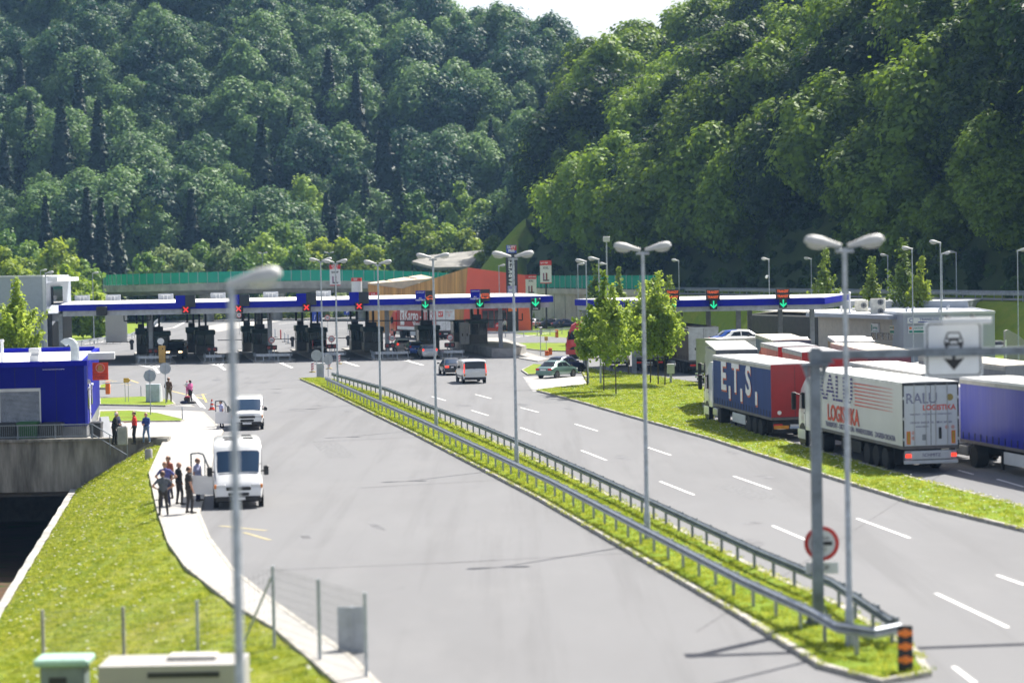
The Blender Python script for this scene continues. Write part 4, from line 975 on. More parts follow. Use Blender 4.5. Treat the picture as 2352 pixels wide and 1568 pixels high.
# ================================================================== transit canopy on the right
t2 = thing('transit_canopy', 'second flat canopy with blue fascia over the truck transit lanes', 'canopy', (18, 200, 0))
RQ = [V((5.8, 207, 0)), V((11.2, 190.7, 0)), V((26.5, 191.3, 0)), V((31, 208, 0)), V((10, 210, 0))]
def inset(P_, d):
    out = []; n = len(P_)
    for i in range(n):
        a, b, c = P_[i-1], P_[i], P_[(i+1) % n]; e = ((b-a).normalized()+(c-b).normalized()).normalized(); out.append(b+V((-e.y, e.x, 0))*d)
    return out
mb = MB(); mb.ext([p+UP*5.62 for p in RQ], (0, 0, .53)); mb.build('fascia', BLUE, t2, world=True)
mb = MB(); mb.ext([p+UP*6.152 for p in inset(RQ, .12)], (0, 0, .06)); mb.build('roof', WHITEM, t2, world=True)
mb = MB(); mb.ext([p+UP*5.2 for p in inset(RQ, .3)], (0, 0, .418)); mb.build('beam', mat('grey_beam', (.42, .44, .47), .5), t2, world=True)
pr = None
for x, Y in ((1343, 206), (1397, 200), (1456, 193), (1564, 197), (1628, 197), (1697, 195), (1723, 204), (1793, 199), (1866, 197)):
    X = (x-1176)*Y/5200
    if pr is None: pm = MB(); pm.bbox(-.2, .2, -.2, .2, 0, 5.2, .03); pr = pm.build('column', mat('grey_column', (.30, .32, .35), .5), t2); c = pr
    else: c = dup(pr, parent=t2)
    c.location = V((X, Y, 0))-V(t2.location)
GT2 = 'transit lane signs on the right canopy'
for x, y, sx_, sy_, lab in ((1545, 677, 1545, 701, 'leftmost'), (1637.5, 677, 1639, 700, 'middle'), (1798, 675, 1799, 697, 'rightmost')):
    p = at(x, y, 190.4); t = thing('transit_sign', 'black sign with orange lettering over green arrow, %s of three' % lab, 'lane sign', p, 0, GT2)
    g = MB(); g.bbox(-.58, .58, 0, .25, -.46, .46, .02); g.build('display', BLACK, t)
    text('TRANZIT', .30, GLOWO, t, frame(V((0, -.012, .21)), (1, 0, 0), UP), sx=.78, bold=.004); text('TRANSIT', .30, GLOWO, t, frame(V((0, -.012, -.2)), (1, 0, 0), UP), sx=.78, bold=.004)
    q = at(sx_, sy_, 190.35); q0 = q-p; g = MB(); g.bbox(q0.x-.32, q0.x+.32, .0, .25, q0.z-.38, q0.z+.38, .03); g.build('signal_box', BLACK, t)
    arrow_x(frame(q+V((0, -.05, 0)), (1, 0, 0), UP), 'a', .62, t)

# ================================================================== customs building on the right
cb = thing('customs_building', 'low grey panelled office building with company signs behind the waiting trucks', 'building', (40, 212, 0))
XW = lambda x, Y: (x-1176)*Y/5200
c0, c1 = V((XW(2076, 203), 203, 0)), V((XW(2286, 203), 203, 0)); w1, w2, w3 = V((XW(2072, 206), 206, 0)), V((XW(1880, 223), 223, 0)), V((XW(1722, 237), 237, 0))
g = MB(); g.ext([c0, c1, c1+V((2, 24, 0)), c0+V((-1, 24, 0))], (0, 0, 4.42)); g.build('front_block', GREYP, cb, world=True)
g = MB(); P4 = [c0, c1, c1+V((2, 24, 0)), c0+V((-1, 24, 0))]
for a, b in zip(P4, P4[1:]+P4[:1]): d = (b-a).normalized(); q = V((d.y, -d.x, 0))*.06; g.ext([a+q+UP*4.3, b+q+UP*4.3, b-q*2+UP*4.3, a-q*2+UP*4.3], (0, 0, .2))
g.build('parapet', LGREY, cb, world=True)
WALLC = mat('cream_wall', (.52, .48, .40), .7, var=.06)
g = MB(); g.ext([w3, w2, w1, w1+V((2, 18, 0)), w3+V((4, 12, 0))], (0, 0, 3.83)); g.build('wall', WALLC, cb, world=True)
d = (w2-w1).normalized(); q = V((d.y, -d.x, 0)); q = q if q.y < 0 else -q
g = MB(); g.ext([w3, w2, w2+q*.05, w3+q*.05], (0, 0, 3.7)); g.build('dark_sheet', mat('dark_sheet', (.045, .042, .04), .6, var=.15), cb, world=True)  # thin near-black sheet over the left stretch of the wall
g = MB(); g.ext([w2+q*1.3+UP*3.84, w1+q*1.3+UP*3.84, w1-q*.2+UP*3.84, w2-q*.2+UP*3.84], (0, 0, .36)); g.build('eave', GREYP, cb, world=True)
g = MB(); g.ext([w3+UP*4.2, w2+UP*4.2, w1+UP*4.2, w1+V((3, 15, 4.2)), w3+V((4, 10, 4.2))], (0, 0, .06)); g.build('roof', WHITEM, cb, world=True)
u0_, u1_ = V((XW(1891, 236), 236, 4.3)), V((XW(2225, 221), 221, 4.3))
g = MB(); g.ext([u0_, u1_, u1_+V((3, 8, 0)), u0_+V((3, 8, 0))], (0, 0, .72)); g.build('upper_block', GREYP, cb, world=True)
g = MB(); g.ext([u0_+V((0, -.06, .73)), u1_+V((0, -.06, .73)), u1_+V((3, 8, .73)), u0_+V((3, 8, .73))], (0, 0, .07)); g.build('parapet', LGREY, cb, world=True)
f0, f1 = w1.lerp(w2, .02)+q*.03, w1.lerp(w2, .34)+q*.03
g = MB(); g.ext([f0+UP*1.9, f1+UP*1.9, f1+UP*2.5, f0+UP*2.5], q*.03); g.build('window', GLASSD, cb, world=True)
g = MB()
for k in range(6): a = f0.lerp(f1, k/5); g.ext([a+UP*1.9+d*.03+q*.035, a+UP*1.9-d*.03+q*.035, a+UP*2.5-d*.03+q*.035, a+UP*2.5+d*.03+q*.035], q*.03)
g.build('window_frame', LGREY, cb, world=True)
TEAL = mat('sign_teal', (.01, .22, .15), .5); SB = mat('sign_navy', (.03, .05, .3), .5)
def wallsign(label, o, right, W, H, items, mm=WS, bands=()):
    t = thing('company_sign', label, 'sign', o, 0, 'company signs on the customs building'); rv = V(right).normalized(); nn = rv.cross(UP); T = frame(V((0, 0, 0)), rv, UP)
    g = MB(); g.box(-W/2, W/2, -H/2, H/2, -.15, .05, T); g.build('panel', mm, t)
    for (x0, x1, z0, z1, m2) in bands: g = MB(); g.box(x0, x1, z0, z1, .052, .06, T); g.build('band', m2, t)
    for (tx, sz, u, v_, m2) in items: text(tx, sz, m2, t, T @ Matrix.Translation(V((u, v_, .064))), bold=.004)
rr = -d if -d.x > 0 else d
def onwall(x, y):
    r_ = ray(x, y); pl = w1+q*.12; k = (pl-CAM).dot(q)/r_.dot(q); return CAM+r_*k
wallsign('white and teal company sign left of the cream and green one', onwall(2010, 753), rr, 1.5, .85, [('Jerulog', .34, .12, .03, TEAL)], WS, [(-.68, -.52, -.3, .3, TEAL), (-.4, .68, -.34, -.28, TEAL)])
wallsign('cream company sign with green band beside the block corner', onwall(2054, 757), rr, 1.6, .8, [('VIATOR', .2, -.4, .18, TEAL), ('VEKTOR', .2, .4, .18, TEAL)], mat('cream_sign', (.72, .68, .55), .5), [(-.72, .72, -.32, -.08, TEAL), (-.06, .06, .02, .34, mat('sign_amber', (.75, .36, .04), .5))])
wallsign('white company sign with orange and green mark on the grey block, below the long one', V((XW(2106, 202.8), 202.85, at(2106, 757, 202.9).z)), (1, 0, 0), 1.45, .66, [('VIATOR', .26, .14, .13, TEAL)], WS, [(-.66, -.42, .05, .26, ORANGE), (-.66, .66, -.27, -.06, TEAL)])
wallsign('long white company sign with a round blue mark high on the grey block', V((XW(2129, 202.8), 202.85, at(2129, 735.5, 202.9).z)), (1, 0, 0), 3.4, .5, [('TRANSLOG', .34, .25, .08, SB), ('O', .5, -1.35, 0, SB)], WS, [(-.75, 1.5, -.2, -.1, SB)])
def aircon(label, p, W, H, fans):
    t = thing('air_conditioner', label, 'air conditioner', p, -.25, 'air units on the roof'); g = MB(); g.bbox(-W/2, W/2, -.3, .3, .12, H, .03); g.box(-W/2+.1, W/2-.1, -.25, .25, 0, .12); g.build('body', mat('ac_cream', (.68, .66, .58), .5), t)
    for k in range(fans):
        z = H*(k+.5)/fans+.06; g = MB(); x = W*.2; g.lathe([(.28, 0), (.28, .04), (.22, .04), (.22, .01)], (x, -.301, z), (0, -1, 0), 20); g.build('fan_guard', mat('ac_grey', (.22, .23, .24), .5), t)
        g = MB(); g.lathe([(.08, 0), (.08, .05)], (x, -.302, z), (0, -1, 0), 10); [g.box(-.02, .02, .05, .2, 0, .025, Matrix.Translation(V((x, -.315, z))) @ Matrix.Rotation(math.pi/2, 4, 'X') @ Matrix.Rotation(a*1.047, 4, 'Z')) for a in range(6)]; g.build('fan', DARK, t)
aircon('single fan cream air unit on the grey roof, left and further of the two', V((XW(1980, 218), 218, 4.3)), 1.25, 1.1, 1)
aircon('tall double fan cream air unit on the grey roof, nearer of the two', V((XW(2018, 212), 212, 4.0)), 1.35, 1.65, 2)
for x, yt, Y, z0, lab in ((1934, 670, 222, 4.25, 'thin white vent pipe on the roof, left of the pair'), (1953, 669, 216, 4.2, 'thick white vent pipe on the roof, right of the pair')):
    p = V((XW(x, Y), Y, z0)); H = at(x, yt, Y).z-z0; t = thing('vent_pipe', lab, 'vent pipe', p); g = MB(); g.lathe([(.13, 0), (.10, .4), (.10, H-.25)], n=10); g.build('pipe', WHITE, t, smooth=40); g = MB(); g.lathe([(.15, H-.25), (.15, H-.12), (.02, H)], n=10); g.build('cap', WHITE, t)
for i, (x, y, Y) in enumerate(((2095, 742-18, 210), (2157, 733, 204), (2082, 731, 209), (2175, 704, 214))):
    p = at(x, y, Y); p.z = 4.2; t = thing('roof_vent', 'small bent grey vent on the office roof, %s counting from the air units' % ORD[i], 'roof vent', p); g = MB(); g.tube((0, 0, 0), (0, 0, .5), .08); g.tube((0, 0, .5), (.25, 0, .62), .09); g.build('pipe', BRUSH, t)
t = thing('sunlit_ground', 'pale concrete ramp wall on the grass slope behind the shop roof', 'wall', at(1020, 600, 436)); g = MB(); g.ext([at(x, y, Y) for x, y, Y in ((946, 600, 432), (985, 586, 442), (1112, 574, 442), (1078, 612, 426), (1000, 614, 426))], (0, .3, -.5)); g.build('wall', mat('pale_ground', (.27, .26, .235), .95, var=.2, scale=.3), t, world=True)  # sloped pale slab shaped to stand in for sunlit ground
p = at(267, 738, 300); t = thing('fence_panel', 'pale fence panels on the verge left of the first booth', 'fence', (p.x, 300, 0)); g = MB(); g.box(-1.4, 1.35, -.05, .05, .2, at(267, 716, 300).z); g.build('panel', PAVE, t)
for x in (-1.42, -.5, .45, 1.38): g = MB(); g.tube((x, .1, 0), (x, .1, at(267, 710, 300).z), .04); g.build('post', GALV, t)
# portable toilets
for i, x in enumerate((1640, 1652.5, 1665)):
    p = G(x, 757); t = thing('portable_toilet', 'white portable toilet with a blue door, %s in the row of three under the canopy' % ('left', 'middle', 'right')[i], 'portable toilet', p, 0, 'portable toilets')
    g = MB(); g.bbox(-.42, .42, -.5, .5, 0, 2.2, .08); g.build('cabin', WHITE, t); g = MB(); g.box(-.14, .14, -.54, -.501, .15, 1.9); dr = g.build('door', mat('door_blue', (.03, .2, .5), .4), t); g = MB(); g.box(.07, .11, -.57, -.541, 1, 1.1); g.build('handle', DARK, dr)
# pale panels and fence at the right edge
p = G(2330, 828); t = thing('panel_wall', 'pale rough concrete wall panels leaning at the right edge behind the office', 'wall', p, .3); g = MB(); g.ext([V((-.9, 0, 0)), V((1.3, 0, 0)), V((1.3, 0, 1.6)), V((.4, 0, 2.3)), V((-.6, 0, 2.8)), V((-.9, 0, 2.7))], (0, .3, 0)); g.build('panel', PAVE, t); g = MB(); g.box(-.95, -.8, -.1, -.002, 0, 1.9); g.build('post', WHITE, t)

# ================================================================== grey tower building and flags on the left
tb = thing('grey_tower', 'tall windowless grey building beside the left end of the canopy', 'building', (-52, 246, 0))
Yb = 240; xr = XW(100, Yb); zt = at(60, 636, Yb).z
g = MB(); g.ext([V((xr-12, Yb, 0)), V((xr, Yb, 0)), V((xr+.3, Yb+14, 0)), V((xr-12, Yb+14, 0))], (0, 0, zt)); g.build('wall', mat('tower_grey', (.33, .37, .43), .5, var=.04), tb, world=True)
g = MB(); g.box(xr-12.1, xr+.1, Yb-.1, Yb+14, zt, zt+.15); g.box(xr+.02, xr+.35, Yb-.05, Yb+.3, 0, zt); g.build('trim', LGREY, tb, world=True)
g = MB(); g.box(xr+.35, xr+1.4, Yb+1, Yb+13, zt-.55, zt-.1); g.build('eave', LGREY, tb, world=True)
g = MB(); g.box(xr+.02, xr+.36, Yb+4, Yb+9, 5, 8); g.build('window', GLASSD, tb, world=True)
g = MB(); g.box(xr+.3, XW(137, Yb), Yb+1.2, Yb+1.8, at(120, 727, Yb).z-.5, at(120, 720, Yb).z-.1); g.build('beam', LGREY, tb, world=True)
g = MB(); z = at(120, 704, Yb).z; z2 = at(120, 722, Yb).z; g.ext([V((xr+.3, Yb+.5, z2)), V((XW(134, Yb), Yb+.5, z2)), V((XW(134, Yb), Yb+3, z)), V((xr+.3, Yb+3, z))], (0, 0, .12)); g.build('awning', GREYP, tb, world=True)
g = MB(); g.box(xr+.35, xr+.8, Yb+.4, Yb+.8, 0, z2); g.build('post', DARK, tb, world=True)
FGR = 'flags beside the grey tower'
for x, cols, lab in ((124.5, 'swr', 'drooping white, blue and red flag between the tower and the canopy'), (132, 'eu', 'drooping dark blue flag just right of the three coloured one')):
    Y = 262; p = V((XW(x, Y), Y, 0)); H = at(x, 664, Y).z; t = thing('flag', lab, 'flag', p, 0, FGR)
    g = MB(); g.tube((0, 0, 0), (0, 0, H), .05, .035); g.build('pole', GALV, t)
    L = [(H-.1, 'w'), (H-1.2, 'b'), (H-2.5, 'r'), (H-4.0, None)] if cols == 'swr' else [(H-.1, 'b'), (H-3.6, None)]
    for (z0, c), (z1, _) in zip(L, L[1:]):
        g = MB(); nx = 7; rg_ = []
        for z in np.linspace(z0, z1, 4): f = .25+.75*min(1, (H-z)/2.2); rg_.append([V((.05+.1*k*f, .12*math.sin(k*1.5)*f, z-.45*k*.1*f*1.6)) for k in range(nx)])
        g.loft(rg_, caps=False, closed=False); g.build('stripe' if cols == 'swr' else 'cloth', {'w': WS, 'b': mat('flag_blue', (.02, .04, .35), .7), 'r': RED}[c], t, smooth=60)
t = thing('flag_pole', 'bare thin flag pole right against the tower', 'flag pole', (XW(117.6, 262), 262, 0), 0, FGR); g = MB(); g.tube((0, 0, 0), (0, 0, at(117, 666, 262).z), .05, .035); g.build('pole', GALV, t)
p = G(123, 786); t = thing('litter_bin', 'silver litter bin with a green rim near the flag poles', 'bin', p); g = MB(); g.lathe([(.3, .1), (.32, 1.3)], n=14); g.build('body', BRUSH, t, smooth=40); g = MB(); g.lathe([(.34, 1.3), (.34, 1.45)], n=14); g.build('rim', TEAL, t)
p = G(132, 784); t = thing('red_post', 'red rectangular post box behind the silver bin', 'post', p); g = MB(); g.bbox(-.3, .3, -.2, .2, 0, 1.9, .03); g.build('body', RED, t)
# ================================================================== street lamps
LSH = mat('lamp_shell', (.50, .50, .48), .45, var=.05, scale=2); BOWL = bpy.data.materials.new('lamp_bowl'); BOWL.use_nodes = True; n_ = BOWL.node_tree
b_ = n_.nodes['Principled BSDF']; b_.inputs['Base Color'].default_value = (.62, .63, .60, 1); b_.inputs['Roughness'].default_value = .12
t_ = n_.nodes.new('ShaderNodeBsdfTransparent'); m_ = n_.nodes.new('ShaderNodeMixShader'); m_.inputs[0].default_value = .45
n_.links.new(b_.outputs[0], m_.inputs[1]); n_.links.new(t_.outputs[0], m_.inputs[2]); n_.links.new(m_.outputs[0], n_.nodes['Material Output'].inputs[0])
def head_mesh():
    g = MB(); st = [(0, -.05, .05, .05), (.1, -.06, .06, .065), (.3, -.06, .10, .10), (.52, -.055, .15, .15), (.74, -.05, .155, .165), (.85, -.045, .12, .14), (.90, -.03, .06, .08)]
    rg = []
    for x, z0, z1, hw in st:
        h = z1-z0; rg.append([(x, -hw, z0), (x, -hw, z0+h*.45), (x, -hw*.75, z0+h*.85), (x, -hw*.25, z1), (x, hw*.25, z1), (x, hw*.75, z0+h*.85), (x, hw, z0+h*.45), (x, hw, z0)])
    g.loft(rg); return g
def bowl_mesh():
    g = MB(); rg = []
    for t in (0, .15, .4, .7, .9, 1):
        x = .34+.50*t; f = math.sin(math.pi*(.06+.9*t))**.5; hw = .14*f; dz = .14*f*(.75+.35*t)
        rg.append([(x, -hw, -.05), (x, -hw*.85, -.05-dz*.7), (x, -hw*.4, -.05-dz), (x, hw*.4, -.05-dz), (x, hw*.85, -.05-dz*.7), (x, hw, -.05)])
    g.loft(rg); return g
LP = {}
def lamp(label, base, H, heads, group, r_=.075, tilt=9, sc_=1.0, dome=False):
    t = thing('street_lamp', label, 'street lamp', base, 0, group)
    g = MB(); g.lathe([(r_*1.45, -.1), (r_*1.4, .9), (r_*1.05, 1.0), (r_*.72, H-.12)], n=10); g.build('pole', GALV, t, smooth=40)
    br = MB()
    if len(heads) == 2:
        a = heads[0]; d = V((math.cos(a), math.sin(a), 0)); br.tube(V((0, 0, H-.1))-d*.22, V((0, 0, H-.1))+d*.22, .045)
    br.tube((0, 0, H-.3), (0, 0, H-.04), .06); br.build('bracket', GALV, t)
    for a in heads:
        M = Matrix.Translation(V((0, 0, H-.02))) @ Matrix.Rotation(a, 4, 'Z') @ Matrix.Rotation(-R(tilt), 4, 'Y') @ Matrix.Translation(V((.09 if len(heads) == 2 else -.06, 0, .03))) @ Matrix.Scale(sc_, 4)
        if 'h' not in LP:
            LP['h'] = head_mesh().build('lamp_head', LSH, t, smooth=50); LP['b'] = bowl_mesh().build('glass_bowl', BOWL, LP['h'], smooth=50); h = LP['h']
        else:
            h = LP['h'].copy(); col.objects.link(h); h.parent = t; b = LP['b'].copy(); col.objects.link(b); b.parent = h
        h.matrix_local = M
    if dome: g = MB(); g.lathe([(.02, -.16), (.13, -.1), (.16, 0), (.13, .1), (.05, .16)], (-.3, -.1, H-1.9), n=12); g.tube((0, 0, H-1.75), (-.3, -.1, H-1.72), .03); g.build('camera_dome', WHITE, t, smooth=60)
    return t
MG2 = 'double headed lamps along the median'
rd = math.atan2(.17, 1)
for (bx, by, tx, ty, lab) in ((1952, 1485, 1945, 566, 'nearest double headed lamp of the median, beside the overhead sign gantry'), (1487, 1240, 1474, 575, 'second nearest double lamp of the median, in front of the young maples'), (1187, 1070, 1176, 590, 'double lamp of the median in line with the black totem'),
        (1002, 980, 996, 592, 'double lamp of the median in front of the shop roof'), (874, 922, 868, 606, 'double lamp of the median left of the shop'), (776, 880, 769, 603, 'double lamp at the median tip, right one of the close pair'), (742, 866, 737, 599, 'double lamp at the median tip, left one of the close pair')):
    p = G(bx, by, .1); lamp(lab, p, at(tx, ty, p.y).z-.1, (rd, rd+math.pi), MG2)
X = -4.55; lamp('tall single lamp on the near left, its pole crossing both white vans', (X, 36.8, -.3), at(524, 652, 36.8).z+.3, (.02,), None, .085, 10, 1.0)
GB = 'single headed lamps around the border station'
PI = math.pi
def slamp(hx, hy, pxx, by, Y, lab, side, sc_=1.0, dome=False, z0=None, group=GB):
    if Y is None: p = G(pxx, by, 0)
    else: p = V(((pxx-1176)*Y/5200, Y, 0)); p.z = height(p.x, p.y)-.1 if z0 is None else z0
    H = at(pxx, hy+8*sc_, p.y).z-p.z
    return lamp(lab, p, H, (0 if side > 0 else PI,) if side else (0, PI), group, .06, 8, 1.0, dome)
slamp(1340, 593, 1351, 885, None, 'single lamp on the grass island beside the parked green car', -1)
slamp(1368, 588, 1380, 884, None, 'single lamp among the trunks of the left maple clump', -1)
slamp(1333, 600, 1330, 0, 262, 'single lamp behind the canopy gap, left of the paired island lamps', 1)
slamp(1388, 599, 1397, 0, 258, 'short armed lamp beside the floodlight mast', -1)
slamp(1150, 603, 1149, 0, 300, 'single lamp in front of the red shop wall', 1)
slamp(1554, 591, 1562, 0, 262, 'single lamp right of the green barrier end', -1)
slamp(1760, 588, 1769, 0, 246, 'single lamp with a white dome camera below its head', -1, dome=True)
slamp(1860, 587, 1866, 0, 262, 'faint single lamp behind the pointed tree', -1)
slamp(2034, 579, 2042, 0, 248, 'single lamp behind the tallest roof tree', -1)
slamp(2084, 564, 2098, 845, 182, 'single lamp standing before the long company sign', -1)
slamp(2145, 550, 2163, 0, 172, 'tall single lamp left of the overhead car sign', -1)
slamp(2178, 575, 2166, 0, 226, 'single lamp turned right just behind the tall one', 1)
slamp(2190, 572, 2199, 0, 240, 'distant single lamp beside the ramp guard rails', -1)
slamp(2338, 568, 2340, 0, 196, 'single lamp at the right edge of the picture', 1)
slamp(82, 620, 108, 0, 228, 'single lamp in front of the grey tower', 1)
slamp(97, 614, 97, 0, 300, 'single lamp behind the roof of the grey tower', 1)
slamp(216, 620, 216, 0, 300, 'single lamp among the leafy trees left of the viaduct', 1)
GD = 'thin double lamps behind the viaduct'
for x, y, lab in ((524, 574, 'thin distant double lamp behind the viaduct, left one'), (607, 574, 'thin distant double lamp behind the viaduct, middle one'), (760, 573, 'thin distant double lamp behind the viaduct, right one')): slamp(x, y, x, 0, 450, lab, 0, group=GD)
p = V((XW(1397, 275), 275, 0)); t = thing('floodlight_mast', 'tall mast with a square floodlight behind the island trees', 'mast', p); H = at(1397, 546, 275).z
g = MB(); g.lathe([(.14, 0), (.08, H)], n=10); g.build('pole', GALV, t, smooth=40); g = MB(); g.bbox(-.42, .42, -.3, .3, H-.5, H+.15, .06); g.build('floodlight', LSH, t)

# ================================================================== gantry with the overhead sign
gp = G(1880, 1432, .1); gt = thing('sign_gantry', 'grey steel gantry post and arm carrying the overhead lane sign', 'gantry', gp)
zt = 7.1; GST = mat('gantry_steel', (.20, .235, .275), .45, .4, var=.2, scale=2)
g = MB(); g.bbox(-.135, .135, -.135, .135, 0, zt-.35, .02); g.build('post', GST, gt)
g = MB(); g.box(-.34, .34, -.3, .3, 0, .04); g.box(-.33, .33, -.26, .26, zt-.5, zt-.44)
for s in (-1, 1): g.ext([V((s*.165, -.02, zt-.5)), V((s*.33, -.02, zt-.5)), V((s*.165, -.02, zt-1.0))], (0, .04, 0))
g.ext([V((.165, -.02, .04)), V((.33, -.02, .04)), V((.165, -.02, .5))], (0, .04, 0)); g.ext([V((-.165, -.02, .04)), V((-.33, -.02, .04)), V((-.165, -.02, .5))], (0, .04, 0))
g.build('flange', GST, gt)
T = Matrix.Rotation(.10, 4, 'Z')
g = MB(); g.box(-.14, 9.5, -.13, .13, zt-.33, zt-.13, T); g.ext([T @ V((-.14, -.12, zt-.44)), T @ V((.5, -.12, zt-.44)), T @ V((.1, -.12, zt-.05)), T @ V((-.1, -.12, zt-.05))], (0, .24, 0)); g.build('arm', GST, gt)
p0, p1 = at(2125, 868, 58.0), at(2256, 737, 58.0); W, H = p1.x-p0.x, p1.z-p0.z
sg = thing('overhead_sign', 'white square overhead sign with black car symbol and down arrow on the gantry arm', 'traffic sign', (p0+p1)/2)
def rrect(w, h, r_, n=5):
    o = []
    for cx, cy, a0 in ((w-r_, h-r_, 0), (-w+r_, h-r_, 90), (-w+r_, -h+r_, 180), (w-r_, -h+r_, 270)):
        for k in range(n+1): a = R(a0+90*k/n); o.append(V((cx+r_*math.cos(a), cy+r_*math.sin(a), 0)))
    return o
T = frame(V((0, 0, 0)), (1, 0, 0), UP)
OSW = mat('overhead_sheet', (.80, .83, .86), .55, var=.05, scale=.8)
g = MB(); g.ext([T @ v_ for v_ in rrect(W/2, H/2, .1)], (0, .05, 0)); g.build('plate', OSW, sg)
oo, ii = rrect(W/2-.045, H/2-.045, .1), rrect(W/2-.075, H/2-.075, .08)
g = MB(); g.loft([[T @ (v_+V((0, 0, .004))) for v_ in oo], [T @ (v_+V((0, 0, .007))) for v_ in oo], [T @ (v_+V((0, 0, .007))) for v_ in ii], [T @ (v_+V((0, 0, .004))) for v_ in ii]], caps=False); g.build('border', BLACK, sg)
S = W/1.47; cz = .245
def shp(name, polys, mm, par, z0=.004):
    g = MB()
    for P_ in polys: g.ext([T @ V((x*S, y*S, z0)) for x, y in P_], T.to_3x3() @ V((0, 0, .006)))
    return g.build(name, mm, par)
cs = shp('car_symbol', [[(-.24, cz-.14), (.24, cz-.14), (.24, cz+.0), (.21, cz+.05), (-.21, cz+.05), (-.24, cz)], [(-.215, cz+.052), (-.17, cz+.052), (-.135, cz+.17), (-.155, cz+.2)], [(.17, cz+.052), (.215, cz+.052), (.155, cz+.2), (.135, cz+.17)], [(-.135, cz+.172), (.135, cz+.172), (.155, cz+.202), (-.155, cz+.202)],
    [(-.215, cz-.23), (-.15, cz-.23), (-.15, cz-.142), (-.215, cz-.142)], [(.15, cz-.23), (.215, cz-.23), (.215, cz-.142), (.15, cz-.142)]], BLACK, sg)
g = MB()
for s in (-1, 1): g.lathe([(.042*S, 0), (.042*S, .003)], T @ V((s*.17*S, (cz-.02)*S, .0105)), (0, -1, 0), 14)
g.ext([T @ V((x*S, y*S, .0105)) for x, y in ((-.105, cz-.09), (.105, cz-.09), (.075, cz-.025), (-.075, cz-.025))], (0, -.003, 0)); g.build('cutout', OSW, cs)
shp('arrow_symbol', [[(-.045, -.12), (.045, -.12), (.045, -.25), (.27, -.215), (0, -.53), (-.27, -.215), (-.045, -.25)]], BLACK, sg)
g = MB(); a, b = V((-.33*S, -.34, H/2-.02)), V((.9*S, -.34, H/2+.12)); g.bbox(a.x, b.x, -.42, -.22, H/2-.06, H/2+.10, .02); g.build('lamp_trough', WHITE, sg)
g = MB()
for x in (-.15, .5): g.tube((x, -.3, H/2+.10), (x, .15, H/2+.16), .025); g.tube((x, .15, H/2+.16), (x, .15, -.1), .03)
g.build('lamp_bracket', DARK, sg)
p = at(1887, 1247, 57.9); t = thing('customs_sign', 'large round white sign with red ring and black bar low on the gantry post', 'traffic sign', (p.x, p.y, p.z)); T = frame(V((0, 0, 0)), (1, 0, 0), UP)
g = MB(); g.lathe([(.45, 0), (.45, .03)], (0, 0, 0), (0, -1, 0), 36); g.build('plate', WS, t)
g = MB(); g.loft([[T @ V((math.cos(.1745*j)*rr, math.sin(.1745*j)*rr, zz)) for j in range(36)] for rr, zz in ((.448, .032), (.448, .04), (.35, .04), (.35, .032))], caps=False); g.build('ring', RED, t)
g = MB(); g.box(-.27, .27, -.042, -.031, -.05, .05); g.build('bar', BLACK, t); text('CARINA', .11, BLACK, t, frame(V((0, -.034, .13)), (1, 0, 0), UP)); text('ZOLL', .11, BLACK, t, frame(V((0, -.034, -.14)), (1, 0, 0), UP))
t2_ = thing('traffic_sign', 'small pale rectangular plate under the large round sign', 'traffic sign', (p.x, p.y, p.z-.63)); g = MB(); g.bbox(-.42, .42, -.03, 0, -.15, .15, .01); g.build('plate', WS, t2_); text('STOP', .16, BLACK, t2_, frame(V((0, -.034, 0)), (1, 0, 0), UP))
p = G(2080, 1542, .1); t = thing('marker_board', 'black and orange striped marker board at the near tip of the median', 'marker board', p)
g = MB(); g.bbox(-.17, .17, -.03, .03, .02, 1.05, .02); g.build('board', BLACK, t); g = MB(); g.tube((0, .06, 0), (0, .06, 1.0), .04); g.build('post', GALV, t)
for z in (.28, .58, .88): g = MB(); g.lathe([(.10, 0), (.08, .03), (.02, .04)], (0, -.031, z), (0, -1, 0), 14); g.box(-.165, .165, -.04, -.0305, z-.055, z+.055); g.build('reflector', mat('orange_reflector', (.85, .22, .02), .3, var=.03), t)

# ================================================================== signs and cabinets round the median tip and the left island
p = G(736, 866, .1); t = thing('control_cabinet', 'narrow grey control cabinet at the far tip of the median', 'cabinet', p); g = MB(); g.bbox(-.28, .28, -.2, .2, 0, 1.12, .03); g.build('body', mat('cabinet_grey', (.38, .40, .42), .5), t); g = MB(); g.bbox(-.5, .5, -.25, .25, 1.121, 1.2, .02); g.build('lid', LGREY, t)
for x, y, rz, lab in ((727, 816, 0, 'grey back of a round sign at the median tip, left of two'), (754, 825, .7, 'grey back of a round sign at the median tip, right one turned aside')):
    q = at(x, y, p.y); t = thing('traffic_sign', lab, 'traffic sign', (q.x, q.y, .1), rz, 'round sign backs at the median tip'); g = MB(); g.tube((0, .06, 0), (0, .06, q.z-.1+.3), .035); g.build('pole', GALV, t); g = MB(); h = q.z-.1; g.lathe([(.47, 0), (.47, .03)], (0, .02, h), (0, -1, 0), 28); g.box(-.03, .03, -.05, -.011, h-.45, h+.45); g.build('plate', mat('sign_back', (.40, .43, .47), .5), t)
RW = 'red and white striped delineators near the median tip'
